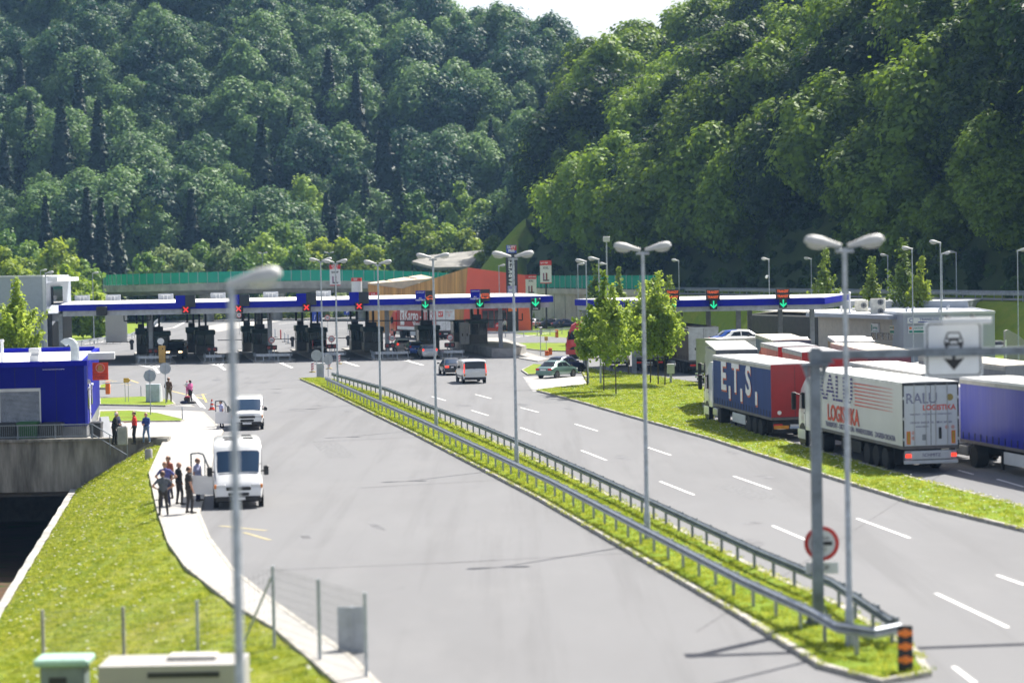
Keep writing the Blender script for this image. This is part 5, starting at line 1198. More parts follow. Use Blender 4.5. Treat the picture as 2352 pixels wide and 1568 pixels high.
for x, y0, y1, lab in ((717.7, 831, 855, 'red and white striped delineator left of the median tip'), (756, 835, 847, 'red and white striped delineator half hidden behind the sign backs'), (779, 813, 836, 'red and white striped delineator right of the paired lamp poles')):
    q = G(x, y1); H = at(x, y0, q.y).z; t = thing('delineator', lab, 'delineator', q, 0, RW); g = MB(); g.bbox(-.12, .12, -.04, .04, .08, H, .02); g.build('panel', WS, t)
    for k in range(3): z = .2+k*(H-.3)/3; g = MB(); g.ext([V((-.121, -.045, z)), V((.121, -.045, z+.14)), V((.121, -.045, z+.14+(H-.3)/7)), V((-.121, -.045, z+(H-.3)/7))], (0, .09, 0)); g.build('stripe', RED, t)
    g = MB(); g.bbox(-.28, .28, -.18, .18, 0, .09, .03); g.build('base', mat('base_yellow', (.6, .45, .15), .7), t)
def opole(label, x, y, by, kind, r_, zoff=.2):
    b = G(x, by, zoff); q = at(x, y, b.y); t = thing('traffic_sign', label, 'traffic sign', b); h = q.z-b.z
    g = MB(); g.tube((0, 0, 0), (0, 0, h+r_), .035); g.build('pole', GALV, t); g = MB(); g.lathe([(r_, 0), (r_, .03)], (0, .07, h), (0, -1, 0), 8 if kind == 'o' else 30, T=None); g.build('plate', mat('sign_back', (.40, .43, .47), .5), t)
opole('grey back of an octagonal stop sign beside the grey cabinet', 346, 863, 952, 'o', .42)
opole('grey back of a large round sign in front of the person in brown', 381, 846, 926, 'r', .40)
b = G(354, 922, .2); t = thing('street_cabinet', 'pale blue-grey street cabinet with a curved side on the left island', 'cabinet', b, -.1)
g = MB(); g.ext([V((-.5, -.35, 0)), V((.5, -.35, 0)), V((.5, -.35, 1.25)), V((-.5, -.35, 1.25))], (0, .25, 0)); g.build('door', mat('pale_blue_steel', (.45, .53, .60), .4), t)
g = MB(); g.ext([V((.51, -.1, 0)), V((.51, .5, 0)), V((.51, .45, .6)), V((.51, .25, 1.1)), V((.51, -.05, 1.28)), V((.51, -.1, 1.25))], (-1.02, 0, 0)); g.build('body', LGREY, t)
b = G(292, 922, .2); t = thing('arrow_sign', 'yellow arrow shaped direction sign on two thin posts', 'traffic sign', b); q = at(292, 873, b.y).z-b.z
g = MB(); g.ext([V((-.22, -.03, q-.16)), V((.13, -.03, q-.16)), V((.27, -.03, q)), V((.13, -.03, q+.16)), V((-.22, -.03, q+.16))], (0, .03, 0)); g.build('plate', mat('sign_yellow', (.62, .36, .05), .5), t)
for x in (-.13, .1): g = MB(); g.tube((x, .02, 0), (x, .02, q+.1), .022); g.build('post', GALV, t)
b = G(248, 905, .2); t = thing('barrier_gate', 'orange barrier gate with a short white boom beside the blue building', 'barrier', b); g = MB(); g.bbox(-.16, .16, -.16, .16, 0, .95, .03); g.build('housing', ORANGE, t); g = MB(); g.box(-.35, 1.6, -.24, -.18, .82, .9); g.build('boom', WHITE, t)
b = G(487, 941); t = thing('traffic_cone', 'tall red and white traffic cone beside the first white van', 'traffic cone', b)
g = MB(); g.lathe([(.17, .05), (.04, .72)], n=16); g.build('cone', mat('cone_red', (.7, .07, .03), .5), t, smooth=40); g = MB(); g.box(-.22, .22, -.22, .22, 0, .05); g.build('base', mat('cone_red', (.7, .07, .03), .5), t)
for z in (.2, .45): rr = lambda zz: .17-.13*(zz-.05)/.67+.004; g = MB(); g.lathe([(rr(z), z), (rr(z+.13), z+.13)], n=16); g.build('band', WS, t, smooth=40)
for x, y0, y1, lab in ((419, 938, 963, 'thin grey bollard on the left verge near the van'), (324, 899, 910, 'short grey bollard left of the street cabinet')):
    b = G(x, y1, .16); t = thing('bollard', lab, 'bollard', b); g = MB(); g.lathe([(.035, 0), (.035, .75), (.02, .8)], n=8); g.build('post', GALV, t)
# orange posts by the island and the shop
OP = 'orange barrier posts right of the toll canopy'
for x, y0, y1, lab in ((1149, 763, 783, 'orange post in front of the red shop'), (1279, 757, 775, 'orange barrier box on the verge, nearest the parked cars'), (1256, 805, 817, 'short orange post at the kerb, left of two'), (1264, 799, 815, 'short orange post at the kerb, right of two')):
    b = G(x, y1); t = thing('barrier_post', lab, 'barrier', b, 0, OP); H = at(x, y0, b.y).z; g = MB(); g.bbox(-.2, .2, -.2, .2, 0, H, .03); g.build('housing', ORANGE, t); g = MB(); g.bbox(-.1, .1, -.24, -.201, H*.5, H*.8, .01); g.build('door', mat('deep_orange', (.55, .1, .01), .5), t)
b = G(1279, 775); t = thing('boom', 'white barrier boom level across the road beside the shop', 'barrier', b+V((0, -.3, .8))); g = MB(); g.box(-4.5, 0, -.05, .05, -.06, .06); g.build('boom', WHITE, t)
b = G(1255, 808); t = thing('yellow_box_sign', 'small yellow box on a thin post by the verge', 'sign', b); H = at(1255, 780, b.y).z; g = MB(); g.tube((0, 0, 0), (0, 0, H), .03); g.build('post', GALV, t); g = MB(); g.bbox(-.18, .18, -.12, .12, H-.1, H+.35, .02); g.build('box', mat('yellow_box', (.55, .33, .07), .5), t)
p = G(1145, 790); q = at(1144.5, 748, 290); t = thing('stop_sign', 'red octagonal stop sign between the booth and the column', 'traffic sign', (q.x, 290, 0)); g = MB(); g.tube((0, .05, 0), (0, .05, q.z), .04); g.build('pole', GALV, t)
g = MB(); g.loft([[V((math.cos(R(22.5+45*k))*.42, y, q.z+math.sin(R(22.5+45*k))*.42)) for k in range(8)] for y in (0, .03)]); g.build('plate', RED, t); text('STOP', .28, WHITE, t, frame(V((0, -.006, q.z)), (1, 0, 0), UP), sx=.85, bold=.01)
b = G(1242, 818); t = thing('traffic_sign', 'dark sign seen edge on, on a thin pole by the kerb path', 'traffic sign', b, 1.2); H = at(1242, 752, b.y).z; g = MB(); g.tube((0, 0, 0), (0, 0, H), .04); g.build('pole', GALV, t); g = MB(); g.lathe([(.33, 0), (.33, .04)], (0, -.05, at(1242, 762, b.y).z), (0, -1, 0), 20); g.build('plate', mat('dull_grey', (.15, .16, .18), .5), t); g = MB(); g.bbox(-.35, .35, -.12, .12, H-.05, H+.05, .02); g.build('lamp', LGREY, t)
for x, by, lab in ((1552-60, 858, 'pale grey control box on a post between the maples and the trucks'), (1595-67, 868, 'small grey box on a pole beside the truck lane')):
    pass
b = G(1592-0, 872); b = G(1593, 879)
b = G(1596-0, 880); t = None
b = G(1541, 880, .1); t = thing('control_box', 'pale grey control box on a post beside the truck lane', 'control box', b); g = MB(); g.bbox(-.28, .28, -.2, .2, .75, 1.5, .03); g.build('box', LGREY, t); g = MB(); g.tube((0, 0, 0), (0, 0, .75), .1); g.build('post', GALV, t)
b = G(1668, 884+20); b = G(1666, 868, .1)
b = G(1631, 908, .1); t = thing('stripe_board', 'tilted red and white striped board beside the truck cab on the island edge', 'marker board', b, .15); T = Matrix.Rotation(R(-9), 4, 'Y'); g = MB(); g.bbox(-.14, .14, -.02, .02, .15, 1.35, .01, T); g.build('board', WS, t)
for k in range(3): z = .3+k*.35; g = MB(); g.ext([T @ V((-.141, -.025, z)), T @ V((.141, -.025, z+.12)), T @ V((.141, -.025, z+.28)), T @ V((-.141, -.025, z+.16))], (0, .05, 0)); g.build('stripe', RED, t)

# ================================================================== blue office on the left terrace
cz_ = V((XW(196, 127), 127, .09)); bl = thing('blue_office', 'bright blue flat roofed office cabin on the terrace above the underpass', 'building', cz_, R(8.4))
H = 4.42
NAVW = mat('blue_cladding', (.0008, .003, .24), .5, var=.05, scale=.5, spec=.12)
g = MB(); g.box(-9, 0, 0, 21, .75, H-.3); g.build('wall', NAVW, bl)
g = MB(); g.box(-9, -.05, .05, 21, 0, .75); g.build('plinth', mat('grey_plinth', (.20, .21, .22), .8), bl)
g = MB(); g.box(-9, .06, -.06, .25, H-.299, H); g.box(-.25, .06, .251, 21.06, H-.299, H); g.box(-9, -.251, 20.8, 21.06, H-.299, H+.1); g.build('parapet', BLUE, bl)
g = MB(); g.box(-9, -.251, .251, 20.79, H-.29, H-.18); g.build('roof', WHITEM, bl)
g = MB(); g.box(-.12, .03, -.03, .12, .75, H-.3); g.build('corner_trim', mat('blue_trim', (.02, .04, .45), .35), bl)
for k in range(8): g = MB(); x = -.02-k*1.12-.55; g.box(x-.012, x+.012, -.006, -.001, .76, H-.31); g.build('cladding_joint', mat('joint_navy', (.0006, .001, .05), .5), bl)
xw0, xw1 = -4.75, -2.62; z0, z1 = 1.0, 2.78
g = MB(); g.box(xw0, xw1, -.04, .02, z0, z1); wn = g.build('window', GLASSD, bl)
g = MB(); g.box(xw0-.08, xw1+.08, -.09, -.041, z1-.02, z1+.16); g.box(xw0-.08, xw0, -.08, -.041, z0-.05, z1-.02); g.box(xw1, xw1+.08, -.08, -.041, z0-.05, z1-.02); g.build('frame', LGREY, wn)
g = MB()
for k in range(24): z = z0+.03+k*(z1-z0-.05)/24; g.add([(xw0+.01, -.075, z), (xw1-.01, -.075, z), (xw1-.01, -.045, z+.055), (xw0+.01, -.045, z+.055)], [(0, 1, 2, 3)])
g.build('blind', mat('blind_slats', (.30, .32, .36), .5), wn)
g = MB(); g.box(.02, .06, 3.0, 3.9, .1, 2.9); dr = g.build('door', WHITE, bl); g = MB(); g.box(.061, .1, 3.7, 3.8, 1.1, 1.25); g.build('handle', DARK, dr)
for y0 in (1.2, 6.0): g = MB(); g.box(.005, .05, y0, y0+1.1, 1.6, 2.7); w_ = g.build('window', GLASSD, bl); g = MB(); g.box(.006, .12, y0-.08, y0+1.18, 2.701, 2.8); g.build('sill', LGREY, w_)
g = MB(); g.box(-2.4, -1.2, -.02, -.001, 4.0-.05, 4.0-.03); g.build('light_strip', WHITE, bl)
g = MB(); g.box(.061, 1.55, 1.0, 2.6, H-.02, H+.36); g.build('awning', LGREY, bl)
g = MB(); g.lathe([(.14, 0), (.12, .14), (.03, .18)], (.05, .5, 3.2), (1, 0, 0), 12); g.build('wall_lamp', BRUSH, bl, smooth=50)
q0, q1 = at(213, 873, 127.9), at(248, 832, 127.9); og = thing('orange_sign', 'square orange-red sign with a pale ring emblem hanging from the blue office awning', 'sign', (q0+q1)/2)
w_, h_ = (q1.x-q0.x)/2, (q1.z-q0.z)/2; T = frame(V((0, -.032, 0)), (1, 0, 0), UP)
g = MB(); g.box(-w_, w_, -.03, .03, -h_, h_); g.build('panel', mat('sign_orange_red', (.72, .055, .012), .45), og)
g = MB(); k = 32; g.loft([[T @ V((math.cos(6.2832*j/k)*rr, math.sin(6.2832*j/k)*rr+h_*.38, zz)) for j in range(k)] for rr, zz in ((w_*.57, 0), (w_*.57, .008), (w_*.49, .008), (w_*.49, 0))], caps=False); g.build('ring', mat('sign_pink', (.75, .42, .36), .5), og)
g = MB()
for (x0, x1, y0, y1) in ((-.1, .1, .28, .34), (-.13, .13, .19, .26), (-.14, .14, .10, .17), (-.2, .2, .03, .08)): g.box(x0*w_*2.2, x1*w_*2.2, -.042, -.0305, h_*(y0*2-.02), h_*(y1*2+.02))
g.build('emblem', mat('sign_ochre', (.55, .28, .06), .5), og)
DR = mat('sign_dark_red', (.25, .02, .01), .5)
for tx, v_, sz in (('VINJETE - VIGNETTE', -.34, .085), ('avtocestna taksa', -.58, .095), ('toll sticker', -.78, .095)): text(tx, sz, DR, og, T @ Matrix.Translation(V((0, v_*h_, .002))), sx=.95, bold=.002)
for x, y0, y1, kind, lab in ((79.5, 799, 829, 'box', 'white square roof vent with a flat cap on the blue office'), (168, 775, 815, 'duct', 'bent pale metal air duct on the blue office roof'), (4, 779, 830, 'pipe', 'white vent pipe at the left end of the blue office roof')):
    Y = 131; p = V((XW(x, Y), Y, H-.1)); top = at(x, y0, Y).z-p.z; t = thing('roof_vent', lab, 'roof vent', p)
    if kind == 'box': g = MB(); g.bbox(-.26, .26, -.26, .26, 0, top-.42, .02); g.build('base', LGREY, t); g = MB(); g.bbox(-.2, .2, -.2, .2, top-.419, top-.28, .01); g.build('neck', GREYP, t); g = MB(); g.bbox(-.3, .3, -.3, .3, top-.28, top, .03); g.build('cap', LGREY, t)
    elif kind == 'duct':
        g = MB(); rg = []
        for a in range(0, 6): th = R(a*28); c = V((-.28+.36*math.cos(th), 0, top-.62+.42*math.sin(th))); n = V((math.cos(th), 0, math.sin(th))); rg.append([c+n*s*.2+V((0, tt_*.26, 0)) for s, tt_ in ((-1, -1), (1, -1), (1, 1), (-1, 1))])
        rg = [[V((-.12, -.26, 0)), V((.28, -.26, 0)), V((.28, .26, 0)), V((-.12, .26, 0))]]+rg; g.loft(rg); g.build('duct', mat('duct_steel', (.48, .54, .56), .4, .3), t)
    else: g = MB(); g.lathe([(.1, 0), (.09, top-.15)], n=10); g.build('pipe', WHITE, t); g = MB(); g.lathe([(.14, top-.15), (.1, top)], n=10); g.build('cap', WHITE, t)
# railing on the parapet wall, bins behind it
RLM = mat('railing_steel', (.20, .23, .26), .5, .3)
rl = thing('railing', 'grey bar railing on top of the stained concrete wall', 'railing', (-29, 124.8, .3))
yr = 124.8; zr = at(100, 976, yr).z; xl_, xr_ = -36, XW(206, yr)
for z in (zr, .42): g = MB(); g.box(xl_, xr_, yr-.03, yr+.03, z-.03, z+.03); g.build('rail', RLM, rl, world=True)
pr = None; nb = int((xr_-xl_)/.115)
for k in range(min(nb, 98)):
    x = xr_-k*.115
    if pr is None: g = MB(); g.box(-.009, .009, -.009, .009, 0, zr-.45); pr = g.build('bar', RLM, rl); c = pr
    else: c = dup(pr, parent=rl)
    c.location = V((x, yr, .45))-V(rl.location)
for k in range(6): x = xr_-k*2.05; g = MB(); g.box(x-.03, x+.03, yr-.035, yr+.035, .3, zr+.02); g.build('post', RLM, rl, world=True)
hr = thing('stair_railing', 'sloping grey handrail beside the wing wall at the end of the parapet', 'railing', (xr_, 124.6, .3)); e = V((XW(286, 123.6), 123.6, at(286, 1022, 123.6).z)); a = V((xr_+.05, 124.7, zr))
for dz in (0, -.55): g = MB(); g.tube(a+UP*dz, e+UP*dz, .028); g.build('rail', RLM, hr, world=True)
for k in (0, .5, 1): q = a.lerp(e, k); g = MB(); g.tube(q+UP*-1.1, q, .028); g.build('post', RLM, hr, world=True)
def wheelie(label, x0, x1, Y, top, mm):
    w_ = (x1-x0)*Y/5200/2; t = thing('wheeled_bin', label, 'bin', (XW((x0+x1)/2, Y), Y, .09), 0, 'wheeled bins on the terrace'); H = at(x0, top, Y).z-.09
    g = MB(); g.loft([[(-w_*.85, -.3, .1), (w_*.85, -.3, .1), (w_*.85, .3, .1), (-w_*.85, .3, .1)], [(-w_, -.38, H-.12), (w_, -.38, H-.12), (w_, .38, H-.12), (-w_, .38, H-.12)]]); g.build('body', mm, t)
    g = MB(); g.loft([[(-w_*1.04, -.42, H-.12), (w_*1.04, -.42, H-.12), (w_*1.04, .42, H-.12), (-w_*1.04, .42, H-.12)], [(-w_*1.04, -.42, H-.05), (w_*1.04, -.42, H-.05), (w_*1.04, .42, H-.05), (-w_*1.04, .42, H-.05)], [(-w_*.8, -.25, H), (w_*.8, -.25, H), (w_*.8, .3, H), (-w_*.8, .3, H)]]); g.build('lid', mm, t)
    for s in (-1, 1): g = MB(); g.lathe([(.1, 0), (.1, .06)], (s*w_*.7, -.2, .1), (1, 0, 0), 12); g.build('wheel', RUBBER, t)
BG = mat('bin_green', (.025, .12, .035), .5); BD = mat('bin_charcoal', (.03, .034, .038), .5)
wheelie('charcoal wheeled bin at the left edge of the terrace', -14, 32, 126.0, 971, BD); wheelie('green wheeled bin between two charcoal ones on the terrace', 36, 84, 126.0, 968, BG); wheelie('charcoal wheeled bin right of the green one', 89, 139, 126.0, 970, BD); wheelie('charcoal wheeled bin alone at the corner of the blue office', 203, 229, 126.2, 968, BD)
b = G(240, 1003, .09); t = thing('a_board', 'leaning white folded notice board beside the charcoal corner bin', 'notice board', b, .9)
for s in (-1, 1): g = MB(); g.add([(-.32, s*.28, 0), (.32, s*.28, 0), (.3, s*.03, 1.15), (-.3, s*.03, 1.15), (-.32, s*.31, 0), (.32, s*.31, 0), (.3, s*.06, 1.15), (-.3, s*.06, 1.15)], [(0, 1, 2, 3), (7, 6, 5, 4), (0, 4, 5, 1), (2, 6, 7, 3), (1, 5, 6, 2), (0, 3, 7, 4)]); g.build('panel', LGREY, t)
b = G(282, 1021, .09); t = thing('litter_bin', 'square grey litter bin in front of the two men in dark clothes', 'bin', b); g = MB(); g.bbox(-.25, .25, -.22, .22, 0, .98, .03); g.build('body', mat('bin_grey', (.33, .34, .33), .6), t); g = MB(); g.bbox(-.2, .2, -.18, .18, .981, 1.0, .005); g.build('ash_tray', DARK, t)
q = at(342, 1069, 115); t = thing('stone_bin', 'round grey concrete bin standing at the top of the grass bank', 'bin', (q.x, q.y, q.z-.05)); g = MB(); g.lathe([(.2, 0), (.2, .85), (.17, .9), (.15, .82)], n=18); g.build('body', CONC, t, smooth=40)

# ================================================================== fence, kiosk and slab at the lower left
cp_ = [G(842, 1560, 0), G(735, 1520, 0), G(630, 1482, 0), G(455, 1500, -.2), G(285, 1512, -.5), G(100, 1515, -.9)]
fe = thing('wire_fence', 'blurred wire mesh fence with grey posts at the lower left', 'fence', cp_[2])
tops = [1330, 1310, 1296, 1390, 1396, 1400]
for i, p in enumerate(cp_): h = 2.0 if i < 3 else 1.35; g = MB(); g.box(p.x-.04, p.x+.04, p.y-.04, p.y+.04, p.z-.6, p.z+h); g.build('post', CONC if i > 3 else GALV, fe, world=True)
WIRE = mat('wire', (.35, .36, .36), .5, .5)
for (a, b), (h0, h1) in zip(zip(cp_, cp_[1:]), ((2, 2), (2, 2), (2, 1.35), (1.35, 1.35), (1.35, 1.35))):
    g = MB(); n = int((b-a).length/.12)
    for k in range(n): q = a.lerp(b, k/n); hh = h0+(h1-h0)*k/n; g.box(q.x-.003, q.x+.003, q.y-.003, q.y+.003, q.z+.05, q.z+hh)
    for k in range(10): z = .1+k*.2; g.tube(a+UP*z*h0/2, b+UP*z*h1/2, .003, n=4)
    g.build('mesh_panel', WIRE, fe, world=True)
g = MB(); p = cp_[2]; g.tube(p+UP*1.8, G(562, 1470, 0), .03); g.build('brace', GALV, fe, world=True)
q0, q1 = at(777, 1510, 55.2), at(840, 1392, 55.2); t = thing('traffic_sign', 'blurred grey back of a rectangular sign by the fence at the kerb', 'traffic sign', ((q0.x+q1.x)/2, 55.2, 0)); g = MB(); g.box(-(q1.x-q0.x)/2, (q1.x-q0.x)/2, -.02, .02, q0.z, q1.z); g.box(-.03, .03, -.06, -.021, q0.z, q1.z); g.build('plate', mat('sign_back', (.40, .43, .47), .5), t); g = MB(); g.tube((0, .06, -.1), (0, .06, q1.z), .04); g.build('pole', GALV, t)
t = thing('kiosk', 'small grey utility kiosk with a pale green roof at the bottom left corner', 'kiosk', (XW(130, 51.2), 51.2, -1.3)); g = MB(); g.bbox(-.5, .5, -.35, .35, 0, 1.85, .03); g.build('body', mat('kiosk_grey', (.20, .25, .25), .6), t); g = MB(); g.bbox(-.62, .62, -.5, .45, 1.85, 2.02, .04); g.build('roof', mat('kiosk_green', (.35, .55, .45), .6), t); g = MB(); g.box(-.3, .1, -.36, -.351, .9, 1.6); g.build('door', DARK, t)
t = thing('concrete_slab', 'pale concrete structure with a dark slot at the bottom edge left of the lamp pole', 'concrete block', (XW(385, 50.6), 50.6, -1.4)); g = MB(); g.box(-1.65, 1.55, -.5, 1.0, 0, 2.05); g.build('body', PAVE, t); g = MB(); g.box(-.55, 1.05, -.52, -.501, 1.78, 1.9); g.build('slot', DARK, t); g = MB(); g.bbox(-.2, .9, .1, .7, 2.05, 2.15, .02); g.build('lid', CONCL, t)
# ================================================================== vehicles
def carpaint(name, c, metal=.25): return mat(name, c, .28, metal, .03, .8, coat=.6)
ST = {  # (y, belt z, roof z, width factor) from tail (-.5) to nose (.5)
 'sedan': dict(L=4.2, W=1.66, zb=.26, wr=.60, wheel=.30, st=[(-.5, .62, .66, .86), (-.485, .80, .86, .94), (-.37, .92, .97, 1), (-.24, .93, 1.36, 1), (-.06, .92, 1.43, 1), (.10, .90, 1.39, 1), (.26, .89, .95, 1), (.43, .76, .80, .97), (.49, .62, .66, .88), (.5, .5, .52, .82)], rw=(2, 3), fw=(5, 6), sw=[(-.27, -.20, -.075), (-.055, .085, .19)], ax=(-.30, .31)),
 'hatch': dict(L=4.1, W=1.70, zb=.26, wr=.62, wheel=.30, st=[(-.5, .60, .64, .88), (-.49, .86, .92, .95), (-.465, .94, 1.02, .98), (-.38, .95, 1.36, 1), (-.12, .93, 1.45, 1), (.08, .91, 1.41, 1), (.25, .90, .97, 1), (.43, .77, .81, .97), (.49, .62, .66, .88), (.5, .5, .52, .82)], rw=(2, 3), fw=(5, 6), sw=[(-.33, -.28, -.08), (-.06, .065, .18)], ax=(-.31, .32)),
 'van': dict(L=4.75, W=1.88, zb=.30, wr=.80, wheel=.33, st=[(-.5, .7, .75, .93), (-.497, 1.04, 1.10, .98), (-.492, 1.08, 1.16, 1), (-.462, 1.08, 1.80, 1), (-.42, 1.08, 1.88, 1), (.16, 1.06, 1.88, 1), (.22, 1.05, 1.80, 1), (.37, 1.04, 1.12, 1), (.475, .92, .97, .95), (.5, .62, .66, .88)], rw=(2, 3), fw=(6, 7), sw=[(-.44, -.42, -.22), (-.20, -.20, .00), (.02, .14, .27)], ax=(-.32, .33)),
 'bus': dict(L=5.9, W=1.95, zb=.32, wr=.80, wheel=.34, st=[(-.5, .9, 1.2, .96), (-.495, 1.25, 2.35, .98), (-.47, 1.25, 2.50, 1), (-.1, 1.25, 2.58, 1), (.20, 1.22, 2.55, 1), (.26, 1.21, 2.44, 1), (.285, 1.20, 2.28, 1), (.385, 1.18, 1.34, 1), (.475, 1.00, 1.06, .96), (.5, .7, .74, .90)], rw=None, fw=(6, 7), sw=[(-.45, -.45, -.28), (-.26, -.26, -.06), (-.04, -.04, .13), (.16, .26, .33)], ax=(-.27, .36)),
}
def wheel(parent, x, y, r_, wd, side, rim=RIMM):
    g = MB(); g.lathe([(r_*.62, -wd/2), (r_*.93, -wd/2), (r_, -wd*.32), (r_, wd*.32), (r_*.93, wd/2), (r_*.62, wd/2)], (x, y, r_), (1, 0, 0), 18); w_ = g.build('wheel', RUBBER, parent, smooth=35)
    g = MB(); s = side; g.lathe([(r_*.63, 0), (r_*.60, .02), (r_*.30, -.015), (r_*.12, .02)], (x+s*wd*.42, y, r_), (s, 0, 0), 14); g.build('rim', rim, w_, smooth=30)
    return w_
def car(label, cat, loc, head, style, paint, group=None, name='car', brake=False, lit=False, glass=GLASSD, sc_=1.0, door_open=None, plate=True, mirror=BLACK):
    S = ST[style]; L, W = S['L']*sc_, S['W']*sc_; st = S['st']; hw = W/2
    t = thing(name, label, cat, loc, hdg(head), group)
    ring = []
    for y, zb_, zr_, k in st:
        b, r_ = zb_*sc_, zr_*sc_; w_ = hw*k; hood = zr_-zb_ < .17; wr = w_*(.90 if hood else (S['wr']+.16))
        zb0 = S['zb']*sc_; H = [(w_*.86, zb0), (w_*.97, zb0+.10), (w_, (zb0+b)*.5), (w_*.985, b-.03), (w_*.955, b), (wr, r_-(.02 if hood else .09)), (wr*.86, r_-.004), (wr*.4, r_+.015)]
        P_ = [(-x, z) for x, z in H]+[(x, z) for x, z in H[::-1]]
        ring.append([V((x, y*L, z)) for x, z in P_])
    g = MB(); g.loft(ring); body = g.build('body', paint, t, smooth=38)
    def side_pt(y, u, s):
        y0 = max(i for i in range(len(st)-1) if st[i][0] <= y+1e-6); f = (y-st[y0][0])/(st[y0+1][0]-st[y0][0])
        a = ring[y0][4].lerp(ring[y0+1][4], f); b = ring[y0][5].lerp(ring[y0+1][5], f); p = a.lerp(b, u); p = V((abs(p.x)*s, p.y, p.z)); return p+V((s*.012, 0, .004))
    for y0, y1, y2 in S['sw']:       # bottom-rear, top-rear.., front
        a, b_, c = y0, y1, y2
        for s in (-1, 1):
            if style in ('van', 'bus'):
                lo0, lo1 = a, c; hi0, hi1 = a, (b_ if b_ > a else c)
                if b_ > a: hi1 = b_
            else:
                mid = c; lo0, lo1 = a, c; hi0, hi1 = (max(a, b_) if y0 < -.2 else a+.0), (c if y0 < -.2 else b_)
            P_ = [side_pt(lo0, .10, s), side_pt(lo1, .10, s), side_pt(hi1, .88, s), side_pt(hi0, .88, s)]
            g = MB(); g.ext(P_, (s*.006, 0, 0)); g.build('side_window', glass, t)
    for key, nm, sg in (('fw', 'windshield', 1), ('rw', 'rear_window', -1)):
        if not S[key]: continue
        i, j = S[key]; A, B = ring[i], ring[j]
        if key == 'rw': lo, hi = A, B
        else: lo, hi = B, A
        p = [lo[5].lerp(hi[5], .06), lo[10].lerp(hi[10], .06), lo[10].lerp(hi[10], .93), lo[5].lerp(hi[5], .93)]
        n = (p[1]-p[0]).cross(p[3]-p[0]).normalized()
        if n.y*sg < 0: n = -n
        g = MB(); g.loft([[lo[i_].lerp(hi[i_], f)*1+n*o_+V((-.06*(1 if lo[i_].x > 0 else -1) if i_ in (5, 10) else 0, 0, 0)) for i_ in (5, 6, 7, 8, 9, 10)] for f, o_ in ((.05, .004), (.05, .016), (.5, .018), (.90, .016), (.90, .004))], caps=False, closed=False); wnd = g.build(nm, glass, t, smooth=50)
        g = MB(); q0 = p[0].lerp(p[1], .5)+n*.03; q1 = p[3].lerp(p[0], .6)+n*.03; g.tube(q0, q1, .012, n=4); g.build('wiper', BLACK, wnd)
    if style == 'bus': g = MB(); y = -.5*L-.01; g.box(-hw*.8, hw*.8, y-.01, y+.03, 1.35, 2.1); g.build('rear_window', glass, t)
    r_ = S['wheel']*sc_
    if style in ('van', 'bus'):
        for s in (-1, 1):
            g = MB(); g.bbox(s*hw-.012, s*hw+.012, -L*.40, L*.36, .52, .62, .005); g.build('rub_strip', mat('strip_grey', (.10, .10, .11), .6), t)
            g = MB(); y_ = L*.485; z_ = {'van': .80, 'bus': .88}[style]; g.bbox(s*hw*.93-.05, s*hw*.93+.05, y_-.2, y_+.03, z_-.08, z_+.08, .02); g.build('indicator', AMBER, t)
        g = MB(); zc = {'van': .78, 'bus': .80}[style]; g.bbox(-hw*.5, hw*.5, L*.5-.16, L*.5+.02, zc-.07, zc+.07, .02); g.build('grille', BLACK, t)
        g = MB(); i, j = S['fw']; a_, b_ = ring[j][5], ring[j][10]; g.tube(a_.lerp(b_, .06)+V((0, .04, .015)), a_.lerp(b_, .94)+V((0, .04, .015)), .014, n=4); g.build('cowl_line', BLACK, t)
    for s in (-1, 1):
        for ay in S['ax']:
            g = MB(); g.lathe([(r_*1.22, 0), (r_*1.22, .02)], (s*(hw-.012), ay*L, r_*1.02), (s, 0, 0), 18); g.build('wheel_arch', BLACK, t)
            wheel(t, s*(hw-.09), ay*L, r_, .20, s)
    # lights, plates, bumpers
    zt = {'sedan': .78, 'hatch': .98, 'van': 1.15, 'bus': 1.1}[style]*sc_
    for s in (-1, 1):
        g = MB(); y = -L/2
        if style == 'van': g.ext([V((s*hw*.91, y-.03, .86)), V((s*hw*.995, y-.005, .86)), V((s*hw*.945, y+.09, 1.58)), V((s*hw*.875, y+.075, 1.58))], (0, .06, 0)); g.i = 0
        elif style == 'hatch': g.bbox(s*hw*.80-.09, s*hw*.80+.09, y-.015, y+.12, zt-.16, zt+.06, .02)
        elif style == 'bus': g.bbox(s*hw*.88-.07, s*hw*.88+.07, y-.02, y+.1, .8, 1.3, .02)
        else: g.bbox(s*hw*.72-.17, s*hw*.72+.17, y-.015, y+.16, zt-.10, zt+.06, .02)
        g.build('tail_light', BRAKE if brake else TAIL, t)
        if style == 'van': g = MB(); g.bbox(s*hw*.92-.06, s*hw*.92+.06, y-.035, y-.012, .62, .78, .01); g.build('indicator', AMBER, t)
        g = MB(); y = L*.487; zh = {'sedan': .64, 'hatch': .66, 'van': .80, 'bus': .88}[style]*sc_; ww = .21 if style != 'bus' else .19
        g.bbox(s*hw*.70-ww, s*hw*.70+ww, y-.2, y+.035, zh-.09, zh+.09, .03); g.build('headlight', HEADL if lit else HEADU, t)
        g = MB(); my = .17*L if style in ('sedan', 'hatch') else (.30*L if style == 'van' else .345*L); mz = (.98 if style in ('sedan', 'hatch') else (1.2 if style == 'van' else 1.42))*sc_; mh = .07 if style in ('sedan', 'hatch') else (.11 if style == 'van' else .19)
        g.bbox(s*(hw+.14)-.1, s*(hw+.14)+.1, my-.06, my+.06, mz-mh, mz+mh, .03); g.tube((s*hw*.9, my, mz-.03), (s*(hw+.1), my, mz), .03, n=5); g.build('mirror', mirror, t)
    zp = {'sedan': .72, 'hatch': .72, 'van': .98, 'bus': .9}[style]*sc_
